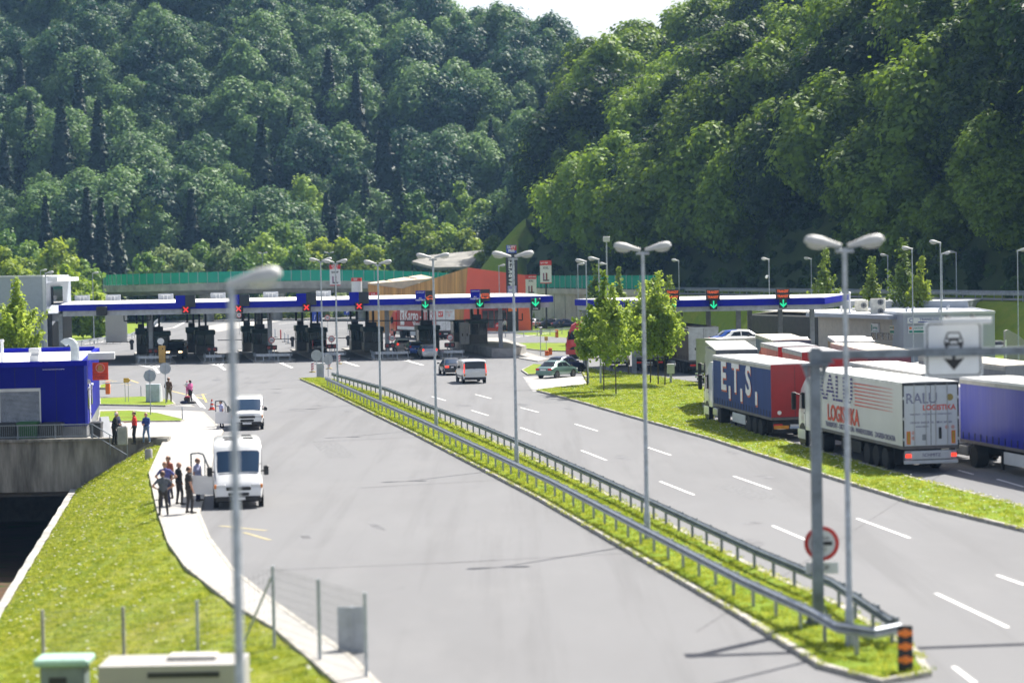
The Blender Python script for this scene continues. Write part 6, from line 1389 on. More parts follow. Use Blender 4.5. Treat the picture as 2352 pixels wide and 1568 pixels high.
    bm_ = {'sedan': paint, 'hatch': paint, 'van': BLACK, 'bus': BLACK}[style]
    g = MB(); g.bbox(-hw*.93, hw*.93, -L/2-.05, -L/2+.2, .30, .52, .04); g.build('rear_bumper', bm_, t)
    g = MB(); g.bbox(-hw*.93, hw*.93, L/2-.2, L/2+.05, .28, .50, .04); g.build('front_bumper', bm_, t)
    g = MB(); g.bbox(-hw*.42, hw*.42, L/2-.12, L/2+.03, .52, .64, .02); g.build('grille', BLACK, t)
    if plate:
        g = MB(); g.box(-.26, .26, -L/2-.055, -L/2-.02, zp-.06, zp+.06) if style != 'hatch' else g.box(-.26, .26, -L/2-.03, -L/2+.05, zp-.06, zp+.06); g.build('number_plate', PLATE, t)
        g = MB(); g.box(-.26, .26, L/2+.03, L/2+.065, .36, .47); g.build('number_plate', PLATE, t)
    if door_open:
        s, ang = door_open; hy = .315*L if style == 'van' else .335*L; Ld = 1.02; z0, zb1, z2 = (.38, 1.06, 1.72) if style == 'van' else (.5, 1.25, 2.15)
        M = Matrix.Translation(V((s*hw, hy, 0))) @ Matrix.Rotation(s*R(ang), 4, 'Z')
        g = MB(); g.ext([M @ V((0, 0, z0)), M @ V((0, -Ld, z0)), M @ V((0, -Ld, zb1)), M @ V((0, 0, zb1))], M.to_3x3() @ V((s*.06, 0, 0))); d_ = g.build('open_door', paint, t)
        F_ = [M @ V((s*.03, -.05, zb1)), M @ V((s*.03, -Ld*.42, z2-.05)), M @ V((s*.03, -Ld*.62, z2)), M @ V((s*.03, -Ld+.03, z2-.04)), M @ V((s*.03, -Ld+.03, zb1))]
        g = MB(); g.path(F_, .035, 6); q = F_[1]; g.tube(M @ V((s*.03, -Ld*.36, zb1)), M @ V((s*.03, -Ld*.36, z2-.12)), .02); g.build('window_frame', mat('door_seal', (.12, .14, .16), .5), d_)
        g = MB(); g.bbox(-.09, .09, -.05, .05, -.19, .19, .03, M @ Matrix.Translation(V((s*.16, -.12, zb1+.18)))); g.build('mirror', BLACK, d_)
    return t
WP = carpaint('white_car_paint', (.78, .78, .77), .0); SILV = carpaint('silver_car_paint', (.50, .51, .53), .5); BLKP = carpaint('black_car_paint', (.012, .013, .016)); GRNP = carpaint('green_car_paint', (.14, .24, .21), .4); NVYP = carpaint('navy_car_paint', (.012, .018, .07), .3); BLUP = carpaint('blue_car_paint', (.03, .10, .42), .3); DKP = carpaint('charcoal_car_paint', (.02, .022, .028), .3); TEALP = carpaint('teal_car_paint', (.05, .2, .22), .4)
UPR = (-.17, 1)     # direction of the lanes
GC = 'cars at the border station'
def cpos(px_, py_, L, head, end):
    h = V((head[0], head[1], 0)).normalized(); p = G(px_, py_); return p+h*(L/2 if end == 'rear' else -L/2)
v1 = car('white delivery van facing the camera with its left door open, further of two', 'van', cpos(568, 988, 4.75, (.10, -1), 'front'), (.10, -1), 'van', WP, None, 'van', door_open=(1, 66), glass=GLASSB); v1.location.z = 0
p = cpos(549, 1168, 5.9, (.13, -1), 'front'); v2 = car('large white high roofed minibus facing the camera with an open side door', 'minibus', p, (.13, -1), 'bus', WP, None, 'minibus', door_open=(1, 60), glass=GLASSB)
g = MB(); g.box(-.35, .35, 2.2, 2.8, 2.56, 2.6)
for x, y in ((.35, -.2), (.3, .8), (-.45, .4), (-.4, -1.2)): g = MB(); g.bbox(x-.22, x+.22, y-.16, y+.16, 2.5, 2.62, .03); g.build('roof_hatch', BLACK, v2)
car('silver white minivan driving away with lit tail lights, nearest on the right road', 'van', cpos(1092, 881, 4.75, UPR, 'rear'), UPR, 'van', carpaint('pearl_white', (.66, .67, .68), .2), None, 'minivan', brake=True)
car('black saloon car driving away just ahead of the silver white minivan', 'car', cpos(1043, 862, 4.2, UPR, 'rear'), UPR, 'sedan', BLKP, GC, brake=True, glass=GLASSB)
car('silver hatchback stopping at the sixth island with lit brake lights', 'car', cpos(988, 824, 4.1, UPR, 'rear'), UPR, 'hatch', SILV, GC, brake=True, glass=GLASSB)
car('bright blue hatchback in the shade ahead of the silver hatchback', 'car', cpos(958, 816, 4.1, UPR, 'rear'), UPR, 'hatch', BLUP, GC, brake=False)
car('white hatchback in the shade ahead of the blue one, behind the guard rail', 'car', cpos(928, 809, 4.1, UPR, 'rear'), UPR, 'hatch', WP, GC, brake=True)
car('teal car half hidden by the fifth booth in the shade', 'car', G(853, 800), UPR, 'hatch', TEALP, GC, brake=True)
car('dark estate car half hidden by the fourth booth', 'car', G(731, 812), UPR, 'van', DKP, GC, sc_=.86, brake=False)
car('dark blue car parked just behind the green saloon on the bay', 'car', G(1296, 860)+V((0, 2.2, 0)), (.60, .80), 'sedan', NVYP, GC, sc_=1.05)
car('metallic green saloon car parked side on in the pale bay by the island', 'car', G(1280, 868)+V((0, 1.2, 0)), (.55, .84), 'sedan', GRNP, GC)
dv = car('dark van with lit headlights coming through the second lane', 'van', (XW(405, 244), 244, 0), (.03, -1), 'van', BLKP, None, 'van', lit=True)
g = MB()
for s in (-1, 1): g.tube((s*.6, -1.2, 2.0), (s*.6, 1.0, 2.0), .04, n=5)
for y in (-1.0, .6): g.box(-.7, .7, y-.05, y+.05, 1.96, 2.06)
g.build('roof_rack', BLACK, dv)
car('dark blue car with a lit headlight just behind the dark van', 'car', (XW(388, 251), 251, 0), (.12, -1), 'hatch', NVYP, GC, lit=True)
car('white van parked by the grey tower column, seen over the blue office roof', 'van', (XW(150, 236), 236, 0), (1, .2), 'van', WP, None, 'van', sc_=.95)
for x, y, Y, hd, pt, lab in ((1268, 752, 335, (1, .3), DKP, 'dark car parked against the concrete wall, left of two'), (1300, 751, 332, (1, .1), NVYP, 'dark blue car parked against the concrete wall, right of two'), (1226, 753, 338, (.3, 1), SILV, 'pale car just visible behind the corner of the red shop')):
    car(lab, 'car', (XW(x, Y), Y, 0), hd, 'sedan', pt, 'cars parked by the concrete wall')
car('white car half hidden behind the office at the right edge', 'car', (XW(2290, 215), 215, 0), (.2, 1), 'hatch', WP, GC)
car('white delivery van seen from behind under the maple crowns', 'van', (XW(1418, 207), 207, 0), (.1, 1), 'van', WP, None, 'van', brake=False, sc_=1.1)

# ---- trucks
def cab(t, y0, paint, hi=3.55, face_lit=False, mirror_side=True):
    "tractor cab whose rear wall is at y0"
    g = MB(); W = 1.22; rg = []
    for y, zb, zt, k in ((y0, .95, hi-.25, 1), (y0+.1, .9, hi, 1), (y0+1.1, .9, hi+.02, 1), (y0+1.75, .85, hi-.35, .97), (y0+2.0, .8, hi-1.0, .97), (y0+2.22, .45, 1.95, .97), (y0+2.32, .40, 1.2, .95)):
        w_ = W*k; rg.append([(-w_, y, zb), (-w_, y, zt-.3), (-w_*.9, y, zt-.06), (-w_*.6, y, zt), (w_*.6, y, zt), (w_*.9, y, zt-.06), (w_, y, zt-.3), (w_, y, zb)])
    g.loft(rg); c = g.build('cab', paint, t, smooth=35)
    for s in (-1, 1):
        g = MB(); x = s*(W+.006); g.ext([V((x, y0+1.0, 1.95)), V((x, y0+1.98, 1.9)), V((x, y0+1.9, 2.45)), V((x, y0+1.72, 2.75)), V((x, y0+1.0, 2.75))], (s*.006, 0, 0)); g.build('side_window', GLASSD, c)
        g = MB(); g.box(x-.004, x+.004, y0+.92, y0+.94, .98, 2.85); g.box(x-.004, x+.01, y0+1.05, y0+1.2, 1.7, 1.76); g.build('door_line', DARK, c)
        g = MB(); g.bbox(s*(W+.28)-.12, s*(W+.28)+.12, y0+1.95, y0+2.1, 1.85, 2.75, .04); g.tube((s*W, y0+1.9, 2.6), (s*(W+.25), y0+2.0, 2.7), .03, n=5); g.build('mirror', BLACK, t)
        g = MB(); g.bbox(s*W-.02 if s > 0 else s*W-.04, s*W+.04 if s > 0 else s*W+.02, y0+.95, y0+2.2, .42, .9, .02); g.build('side_step', paint, t)
        wheel(t, s*1.08, y0+1.45, .50, .30, s)
        g = MB(); g.lathe([(.62, 0), (.62, .02)], (s*1.215, y0+1.45, .6), (s, 0, 0), 20); g.build('wheel_arch', BLACK, t)
    g = MB(); n = V((0, 1, .25)).normalized(); g.ext([V((-1.08, y0+2.245, 1.95)), V((1.08, y0+2.245, 1.95)), V((1.08, y0+1.93, 2.75)), V((-1.08, y0+1.93, 2.75))], n*.03); g.build('windshield', GLASSD, c)
    g = MB(); g.bbox(-.9, .9, y0+2.3, y0+2.36, .75, 1.55, .02); g.build('grille', BLACK, c)
    for s in (-1, 1): g = MB(); g.bbox(s*.95-.2, s*.95+.2, y0+2.25, y0+2.38, .5, .72, .03); g.build('headlight', HEADL if face_lit else HEADU, t)
    return c
CHAS = mat('chassis', (.022, .022, .024), .7, .1, var=.25, scale=3)
def truck(label, rl, head, L=13.6, side=None, rear=None, roofm=WHITEM, cabp=WP, cabin=True, H=4.0, kind='curtain', lit=False, zfloor=1.12, W=2.55, axles=(2.5, 3.8, 5.1), group='trucks waiting in the transit lanes', tilt=0, name='truck', front=None):
    "rl: ground point under the rear left corner"
    hx, hy = V((head[0], head[1], 0)).normalized().xy; right = V((hy, -hx, 0)); o = V((rl[0], rl[1], 0))+right*(W/2)
    t = thing(name, label, 'truck', o, hdg(head), group); w = W/2; rear = rear or side
    g = MB(); g.box(-w+.02, w-.02, .02, L, zfloor+.08, H-.10)
    g.build('cargo_box', side, t)
    g = MB(); g.box(-w, w, -.02, L+.02, zfloor-.06, zfloor+.08); g.build('floor_rail', mat('floor_rail', (.14, .13, .13), .6), t)
    g = MB(); nseg = 9
    if tilt: g.loft([[V((-w-.01, 0, H-.1)), V((w+.01, 0, H-.1)), V((w+.01, 0, H)), V((-w-.01, 0, H))], [V((-w-.01, L, H-.1+tilt)), V((w+.01, L, H-.1+tilt)), V((w+.01, L, H+tilt)), V((-w-.01, L, H+tilt))]])
    else:
        rg = []
        for k in range(nseg+1):
            y = L*k/nseg; s_ = -.03 if (k % 2 and kind == 'curtain') else 0; rg.append([V((-w-.012, y, H-.13)), V((w+.012, y, H-.13)), V((w+.012, y, H-.02)), V((w*.5, y, H+.01+s_*.5)), V((0, y, H+.02+s_)), V((-w*.5, y, H+.01+s_*.5)), V((-w-.012, y, H-.02))])
        g.loft(rg)
    g.build('roof', roofm, t)
    # rear
    g = MB(); g.box(-w+.06, w-.06, -.025, .019, zfloor+.1, H-.16); rd_ = g.build('rear_doors', rear, t)
    g = MB(); g.box(-.012, .012, -.03, -.0251, zfloor+.1, H-.16); g.build('door_seam', DARK, rd_)
    fr = DARK if kind == 'reefer' else rear
    for s in (-1, 1): g = MB(); g.box(min(s*w, s*(w-.06)), max(s*w, s*(w-.06)), -.04, .018, zfloor+.08, H-.1); g.build('door_post', fr, t)
    g = MB(); g.box(-w, w, -.045, .017, H-.155, H-.05); g.build('top_rail', DARK if kind == 'reefer' else rear, t)
    if kind == 'reefer':
        for x in (-.75, -.22, .22, .75):
            g = MB(); g.tube((x, -.05, zfloor+.12), (x, -.05, H-.1), .018, n=6); g.build('lock_rod', BRUSH, t)
        for s in (-1, 1):
            for z in (1.5, 2.4, 3.3): g = MB(); g.box(s*(w-.06)-.06, s*(w-.06)+.06, -.06, -.041, z-.06, z+.06); g.build('hinge', LGREY, t)
    else:
        for s in (-1, 1):
            g = MB()
            nbk = int(L/.62)
            for k in range(nbk): y = .4+k*(L-.7)/max(1, nbk-1); g.box(s*(w-.018)-.018, s*(w-.018)+.018, y-.03, y+.03, zfloor+.10, zfloor+.42)
            g.build('curtain_strap', mat('strap', (.03, .032, .04), .6), t)
            g = MB(); x = s*(w+.004); g.box(x-.012, x+.012, 0, L, H-.30, H-.131); g.build('pelmet', mat('pelmet', (.42, .41, .36), .6), t)
    # underside
    for s in (-1, 1):
        g = MB(); g.box(s*.42-.06, s*.42+.06, .1, L-.2, .72, zfloor-.061); g.build('chassis_rail', CHAS, t)
        for ay in axles: wheel(t, s*(w-.21), ay, .50, .38, s, mat('truck_rim', (.10, .10, .105), .5, .3))
        g = MB(); g.box(s*(w-.4)-.2, s*(w-.4)+.2, axles[0]-.75, axles[0]-.72, .25, 1.0); g.build('mud_flap', BLACK, t)
        if cabin and L > 10: g = MB(); g.bbox(s*(w-.06)-.03, s*(w-.06)+.03, axles[-1]+.9, L-4.6, .42, .95, .02); g.build('side_guard', LGREY if kind != 'reefer' else CHAS, t)
        if cabin and L > 10: g = MB(); g.box(s*.8-.06, s*.8+.06, L-3.6, L-3.45, .05, zfloor-.07); g.build('landing_leg', CHAS, t)
    g = MB(); g.bbox(-w+.05, w-.05, -.05, .07, .42, .58, .02); g.build('underrun_bar', LGREY if kind == 'reefer' else CHAS, t)
    g = MB(); g.box(-w+.1, w-.1, .0, .1, .6, 1.0); g.build('light_panel', CHAS if kind != 'reefer' else mat('panel_grey', (.35, .37, .4), .5), t)
    for s in (-1, 1): g = MB(); g.bbox(s*(w-.35)-.24, s*(w-.35)+.24, -.035, .03, .70, .86, .02); g.build('tail_light', BRAKE if lit else TAIL, t)
    g = MB(); g.box(-.27, .27, -.04, -.001, .70, .83); g.build('number_plate', PLATE, t)
    if cabin:
        y0 = L+.45 if L > 10 else L+.15
        cab(t, y0, cabp)
        if L > 10:
            g = MB(); g.box(-.42, .42, L-2.9, y0+.3, .55, .95); g.build('tractor_frame', CHAS, t)
            for s in (-1, 1): wheel(t, s*(w-.30), y0-1.85, .50, .55, s, mat('truck_rim', (.10, .10, .105), .5, .3)); g = MB(); g.bbox(s*.95-.25, s*.95+.25, y0-1.0, y0+.1, .45, .9, .04); g.build('fuel_tank', BRUSH, t)
    return t
def lside(t, W, y, z): # frame on the left side: text runs from the front to the rear
    return frame(V((-W/2-.002, y, z)), (0, -1, 0), UP)
def rsrc(t, y0, z): return frame(V((0, y0, z)), (1, 0, 0), UP)
ETSB = mat('curtain_blue', (.012, .045, .19), bump=.35, stretch=(1, 2.2, .12), rough=.6, var=.08, scale=.6, spec=.25); ETSR = mat('truck_red', (.36, .012, .016), .45, var=.08, scale=.8)
def corner(px_, py_, z=4.0): return G(px_, py_, z)
a = corner(1770, 836); b = corner(1643, 816)
# curtain fabric gets a rippled normal
T1 = truck('truck with dark blue white lettered curtain side and plain red rear doors', a, (-.135, 1), 13.6, ETSB, ETSR, WHITEM, WP)
for tx, y, z0, hh in (('E', 10.9, 2.78, 2.3), ('.', 9.4, 1.98, 2.3), ('T', 8.0, 2.78, 2.3), ('.', 6.6, 1.98, 2.3), ('S', 5.0, 2.78, 2.3), ('.', 3.2, 1.98, 2.3)):
    for mm, dx, dz, of in ((mat('letter_orange', (.55, .10, .04), .5), .10, -.10, 0), (WHITE, 0, 0, .006)):
        T = lside(T1, 2.55, y, z0+.05) @ Matrix.Translation(V((dx, dz, .002+of)))
        if tx == '.': g = MB(); g.box(-.22, .22, -.36, .36, 0, .004, T); g.build('lettering', mm, T1)
        else: text(tx, 2.25, mm, T1, T, sx=1.25, bold=.06, ext=.002)
g = MB(); g.bbox(-1.15, -.35, -.075, .0, .60, .78, .02); g.build('warning_panel', mat('warn_orange', (.75, .30, .02), .5), T1); g = MB(); g.bbox(-.3, 1.1, -.075, 0, .6, .72, .02); g.build('light_bar', mat('pale_blue_bar', (.45, .55, .70), .4), T1)
g = MB(); g.lathe([(.11, 0), (.11, .012)], (-.85, -.026, 1.45), (0, -1, 0), 16); g.build('round_sticker', WHITE, T1)
# white refrigerated trailer
RWH = mat('reefer_white', (.66, .66, .63), .5, var=.03, scale=.5)
a = corner(2072, 877.6); T2 = truck('white refrigerated truck with striped lettering on its side and rear doors', a, (-.16, 1), 13.6, RWH, mat('reefer_doors', (.62, .65, .70), .4, var=.03), mat('reefer_roof', (.72, .72, .70), .6), WP, kind='reefer', lit=True)  # bluish tone of shade is put into the rear door colour
PUR = mat('letter_purple', (.05, .04, .19), .5); LRED = mat('letter_red', (.68, .07, .03), .5)
def striped(tx, size, T, par, sx, stripes, body, wfull):
    text(tx, size, PUR, par, T, sx=sx, bold=size*.018, ext=.002)
    g = MB(); Hc = size*.72
    for k in range(stripes): z = -Hc/2+Hc*(k+.5)/stripes; g.box(-wfull/2, wfull/2, z-Hc/stripes*.17, z+Hc/stripes*.17, .003, .005, T)
    g.build('letter_gap', body, par)
striped('RALU', 1.75, lside(T2, 2.55, 9.9, 3.15) @ Matrix.Translation(V((0, 0, .004))), T2, 1.35, 7, RWH, 6.4)
text('LOGISTIKA', 1.05, LRED, T2, lside(T2, 2.55, 8.6, 2.0) @ Matrix.Translation(V((0, 0, .004))), sx=.95, bold=.03)
text('TRANSPORT - DISTRIBUTION - WAREHOUSING   ZAGREB-CROATIA', .34, PUR, T2, lside(T2, 2.55, 6.2, 1.45) @ Matrix.Translation(V((0, 0, .004))), sx=1.0)
g = MB()
for k in range(7):
    z = 3.62-k*.165; T = lside(T2, 2.55, 0, 0); g.ext([T @ V((-6.9, z-.028, .003)), T @ V((-1.3, z-.006, .003)), T @ V((-1.3, z+.006, .003)), T @ V((-6.9, z+.028, .003))], (-.003, 0, 0))
    g.build('red_stripe', LRED, T2); g = MB()
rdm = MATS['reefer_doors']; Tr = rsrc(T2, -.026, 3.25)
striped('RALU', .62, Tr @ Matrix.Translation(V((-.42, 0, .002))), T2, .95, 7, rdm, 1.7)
text('LOGISTIKA', .32, LRED, T2, rsrc(T2, -.028, 2.86) @ Matrix.Translation(V((.38, 0, 0))), sx=.95, bold=.008)
text('TRANSPORT - DISTRIBUTION - WAREHOUSING', .09, PUR, T2, rsrc(T2, -.028, 2.58)); text('CROATIA  ZAGREB  TEL. +385 01 3697 200', .12, PUR, T2, rsrc(T2, -.028, 2.22), sx=.85); text('www.ralu.hr', .12, PUR, T2, rsrc(T2, -.028, 2.05) @ Matrix.Translation(V((-.4, 0, 0))))
g = MB(); g.lathe([(.15, 0), (.15, .008)], (.88, -.027, 3.3), (0, -1, 0), 20); g.build('gold_sticker', mat('gold', (.35, .27, .08), .4), T2)
for s in (-1, 1):
    g = MB(); g.box(s*1.02-.09, s*1.02+.09, -.034, -.0255, 1.28, 1.85); m1 = g.build('warning_panel', ORANGE, T2); g = MB(); g.box(s*1.02-.055, s*1.02+.055, -.037, -.0345, 1.32, 1.81); g.build('panel_core', mat('warn_amber', (.55, .32, .04), .5), m1)
for x, z in ((-.8, 1.78), (-.8, 1.55), (.72, 2.0), (1.0, 2.0)): g = MB(); g.lathe([(.085, 0), (.085, .006)], (x, -.027, z), (0, -1, 0), 16); g.build('round_sticker', mat('sticker_pink', (.6, .35, .33), .5), T2)
g = MB(); g.bbox(.35, .48, -.05, -.026, 1.5, 2.0, .01); g.build('latch', DARK, T2); g = MB(); g.box(-.4, -.2, -.034, -.0255, 1.45, 1.7); g.build('notice', mat('notice_grey', (.25, .27, .3), .6), T2)
g = MB(); g.bbox(-.9, .9, -.06, .05, .62, .98, .02); g.build('light_board', LGREY, T2); text('SCHMITZ', .2, PUR, T2, rsrc(T2, -.064, .8))
g = MB(); g.bbox(-.85, .85, 13.62, 14.1, 2.3, 4.05, .06); g.build('cooling_unit', WHITE, T2)
# blue curtain truck on the right, its rear outside the picture
CBL = mat('curtain_royal', (.001, .016, .34), bump=.35, stretch=(1, 2.2, .12), rough=.35, var=.06, scale=.5, spec=.4)
a = corner(2254, 870); dv_ = V((-.205, .98, 0)).normalized(); rl = V((a.x, a.y, 0))-dv_*11.2
T3 = truck('royal blue curtain sided truck at the right edge beside the white refrigerated truck', rl, (-.205, .98), 13.6, CBL, CBL, WHITEM, WP)
a = corner(2116, 857); truck('truck with a ribbed white roof and dark side, hidden behind the refrigerated one', a, (-.10, 1), 13.6, mat('curtain_slate', (.10, .11, .13), bump=.35, stretch=(1, 2.2, .12), rough=.6), None, mat('roof_offwhite', (.68, .66, .62), .7, var=.06), WP)
truck('truck with a cream roof behind the overhead sign, ahead of the royal blue one', (24.4, 112, 0), (-.14, 1), 13.6, mat('curtain_grey', (.25, .26, .27), bump=.35, stretch=(1, 2.2, .12), rough=.6), None, mat('roof_cream', (.66, .60, .50), .7), WP)
PNK = mat('faded_red_side', (.52, .16, .12), .6, var=.14, scale=1.2, stain=(.40, .10, .08)); TRD = mat('tarpaulin_red', (.46, .012, .012), bump=.35, stretch=(1, 2.2, .12), rough=.5, var=.08); GRF = mat('roof_grey', (.40, .40, .41), .7, var=.1)
a = corner(1842, 808); T7 = truck('red trailer with faded pink side and grey roof behind the dark blue lettered truck', a, (-.03, 1), 7.8, PNK, TRD, GRF, WP, cabin=False, axles=(2.6, 3.9), name='trailer')
a = corner(1787, 795.5); truck('red box truck with faded pink side, towing the similar trailer', a, (-.03, 1), 7.8, PNK, TRD, GRF, ETSR, axles=(2.2, 3.4))
a = corner(1776, 781); T8 = truck('grey-blue truck with a cream roof and white folded tarpaulin at the rear', a, (.02, 1), 13.6, mat('curtain_greyblue', (.14, .17, .24), bump=.35, stretch=(1, 2.2, .12), rough=.6, var=.1), None, mat('roof_cream', (.66, .60, .50), .7), WP)
g = MB(); g.ext([V((-1.29, -.05, 3.55)), V((1.29, -.05, 3.55)), V((1.29, 2.2, 4.06)), V((-1.29, 2.2, 4.06))], (0, -.02, .06)); g.build('folded_tarpaulin', WHITEM, T8)
a = corner(1920, 784); T9 = truck('truck with a tan front side and white folded roof behind the gantry arm', a, (.09, 1), 11, mat('tarpaulin_tan', (.34, .22, .075), .7, var=.08), mat('curtain_slate', (.10, .11, .13), bump=.35, stretch=(1, 2.2, .12), rough=.6), WHITEM, WP, H=4.0)
g = MB(); g.ext([V((-1.28, -.05, 3.5)), V((1.28, -.05, 3.5)), V((1.28, 3.2, 4.08)), V((-1.28, 3.2, 4.08))], (0, -.02, .06)); g.build('folded_tarpaulin', WHITEM, T9)
truck('truck with a long cream roof right behind the gantry arm', (20.9, 133, 0), (-.02, 1), 13.6, mat('curtain_maroon', (.18, .04, .06), bump=.35, stretch=(1, 2.2, .12), rough=.6), None, mat('roof_cream', (.66, .60, .50), .7), WP)
a = corner(1644, 803); T11 = truck('grey truck with a raised sloping white roof just ahead of the dark blue lettered one', a, (.01, 1), 8.5, mat('curtain_lightgrey', (.40, .40, .39), bump=.35, stretch=(1, 2.2, .12), rough=.6), mat('curtain_slate', (.10, .11, .13), bump=.35, stretch=(1, 2.2, .12), rough=.6), mat('roof_offwhite', (.68, .66, .62), .7, var=.06), WP, H=4.0, tilt=.25)
T12 = truck('pale grey box truck turned towards the island with white underrun bars', (14.0, 172, 0), (.80, .60), 4.2, mat('box_palegrey', (.46, .47, .46), .5, var=.06), mat('box_palegrey', (.46, .47, .46), .5), mat('roof_offwhite', (.68, .66, .62), .7), WP, cabin=False, H=3.6, axles=(1.2,), name='box_truck')
g = MB(); g.bbox(-1.1, .5, -.35, -.2, .62, .74, .02); g.bbox(-1.1, .5, -.35, -.2, .9, 1.0, .02); g.build('underrun_bars', WHITE, T12)
T13 = truck('dark brown curtain truck standing in the shade of the transit canopy', (14.7, 188.5, 0), (-.13, 1), 13.6, mat('curtain_brown', (.13, .10, .08), bump=.35, stretch=(1, 2.2, .12), rough=.7, var=.12), mat('rear_palegrey', (.50, .51, .52), .5), mat('roof_shaded', (.05, .05, .05), .8), WP)  # roof colour darkened for canopy shade, rear pale for the sun on it
T14 = truck('grey box truck half hidden by the maples', (10.6, 196, 0), (.05, 1), 6.5, mat('curtain_lightgrey', (.40, .40, .39), bump=.35, stretch=(1, 2.2, .12), rough=.6), None, mat('roof_offwhite', (.68, .66, .62), .7), WP, axles=(1.6,), H=3.5)
# carried cars
for x, y, pt, lab in ((1692, 777, BLUP, 'bright blue car carried high behind the white roofed trucks'), (1705, 781, WP, 'white car carried high in front of the blue one')):
    p = at(x, y, 178); c = car(lab, 'car', (p.x, p.y, 2.6), (1, .15), 'sedan', pt, 'carried cars', plate=False); 
t = thing('car_transporter', 'low dark car transporter bed under the two carried cars', 'truck', (XW(1700, 178), 178, 0), hdg((1, .15))); g = MB(); g.box(-2.0, 2.0, -3.2, 3.2, 2.4, 2.59); g.build('bed', DARK, t)
for x in (-1.5, 1.5):
    for y in (-2.4, 2.4): g = MB(); g.box(x-.1, x+.1, y-.1, y+.1, 0, 2.4); g.build('post', DARK, t)
# red tractor side on and the Kargo-Ter truck
TRK = carpaint('tractor_red', (.60, .02, .018), 0)
p = G(1330, 823); t = thing('tractor_unit', 'red truck tractor seen side on, facing left beside the maples', 'truck', (XW(1356, 226), 226, 0), hdg((-1, .05))); cab(t, -2.1+2.2, TRK, 3.7)
g = MB(); g.box(-.45, .45, -4.0, .3, .6, .98); g.build('tractor_frame', CHAS, t)
for s in (-1, 1): wheel(t, s*.98, -2.6, .5, .55, s); g = MB(); g.bbox(s*1.02-.2, s*1.02+.2, -1.6, -.3, .45, 1.2, .04); g.build('fuel_tank', TRK, t); g = MB(); g.bbox(s*1.1-.12, s*1.1+.12, -3.3, -1.9, .95, 1.15, .03); g.build('mudguard', TRK, t)
KR = mat('kargo_red', (.36, .03, .025), bump=.35, stretch=(1, 2.2, .12), rough=.55, var=.04)
Yk = 290; a = V((XW(1003, Yk), Yk, 0)); T15 = truck('red curtain truck with white lettering and rear, seen through the lanes by the shop', a, (-.42, .91), 13.6, KR, mat('kargo_white', (.70, .72, .75), .5), WHITEM, TRK, axles=(2.5, 3.8, 5.1))
text('Kargo - TER', 2.1, WHITE, T15, lside(T15, 2.55, 5.9, 3.0) @ Matrix.Translation(V((0, 0, .004))), sx=.92, bold=.03); text('SLOVENSKA BISTRICA', .5, WHITE, T15, lside(T15, 2.55, 5.5, 1.9) @ Matrix.Translation(V((0, 0, .004))), sx=.9, bold=.01)
g = MB(); T = lside(T15, 2.55, 11.6, 2.75); g.box(-.7, .7, -1.0, 1.0, .002, .006, T); g.build('logo_panel', WHITE, T15); text('K', 1.3, KR, T15, T @ Matrix.Translation(V((0, .1, .009))), sx=.8, bold=.05)
g = MB(); T = lside(T15, 2.55, 6.8, 1.38); g.box(-6.6, 6.6, -.2, .2, .018, .022, T); g.build('white_band', WHITE, T15)
g = MB(); T = rsrc(T15, -.026, 3.3); g.box(-1.0, -.35, -.35, .35, .001, .005, T); g.build('logo_panel', RED, T15); text('kT', .5, WHITE, T15, T @ Matrix.Translation(V((-.68, 0, .008))), bold=.02); text('Kargo-Ter', .22, LRED, T15, T @ Matrix.Translation(V((.5, .25, .004)))); text('telefon\ntelefax\ninfo', .13, LRED, T15, T @ Matrix.Translation(V((.5, -.2, .004))))
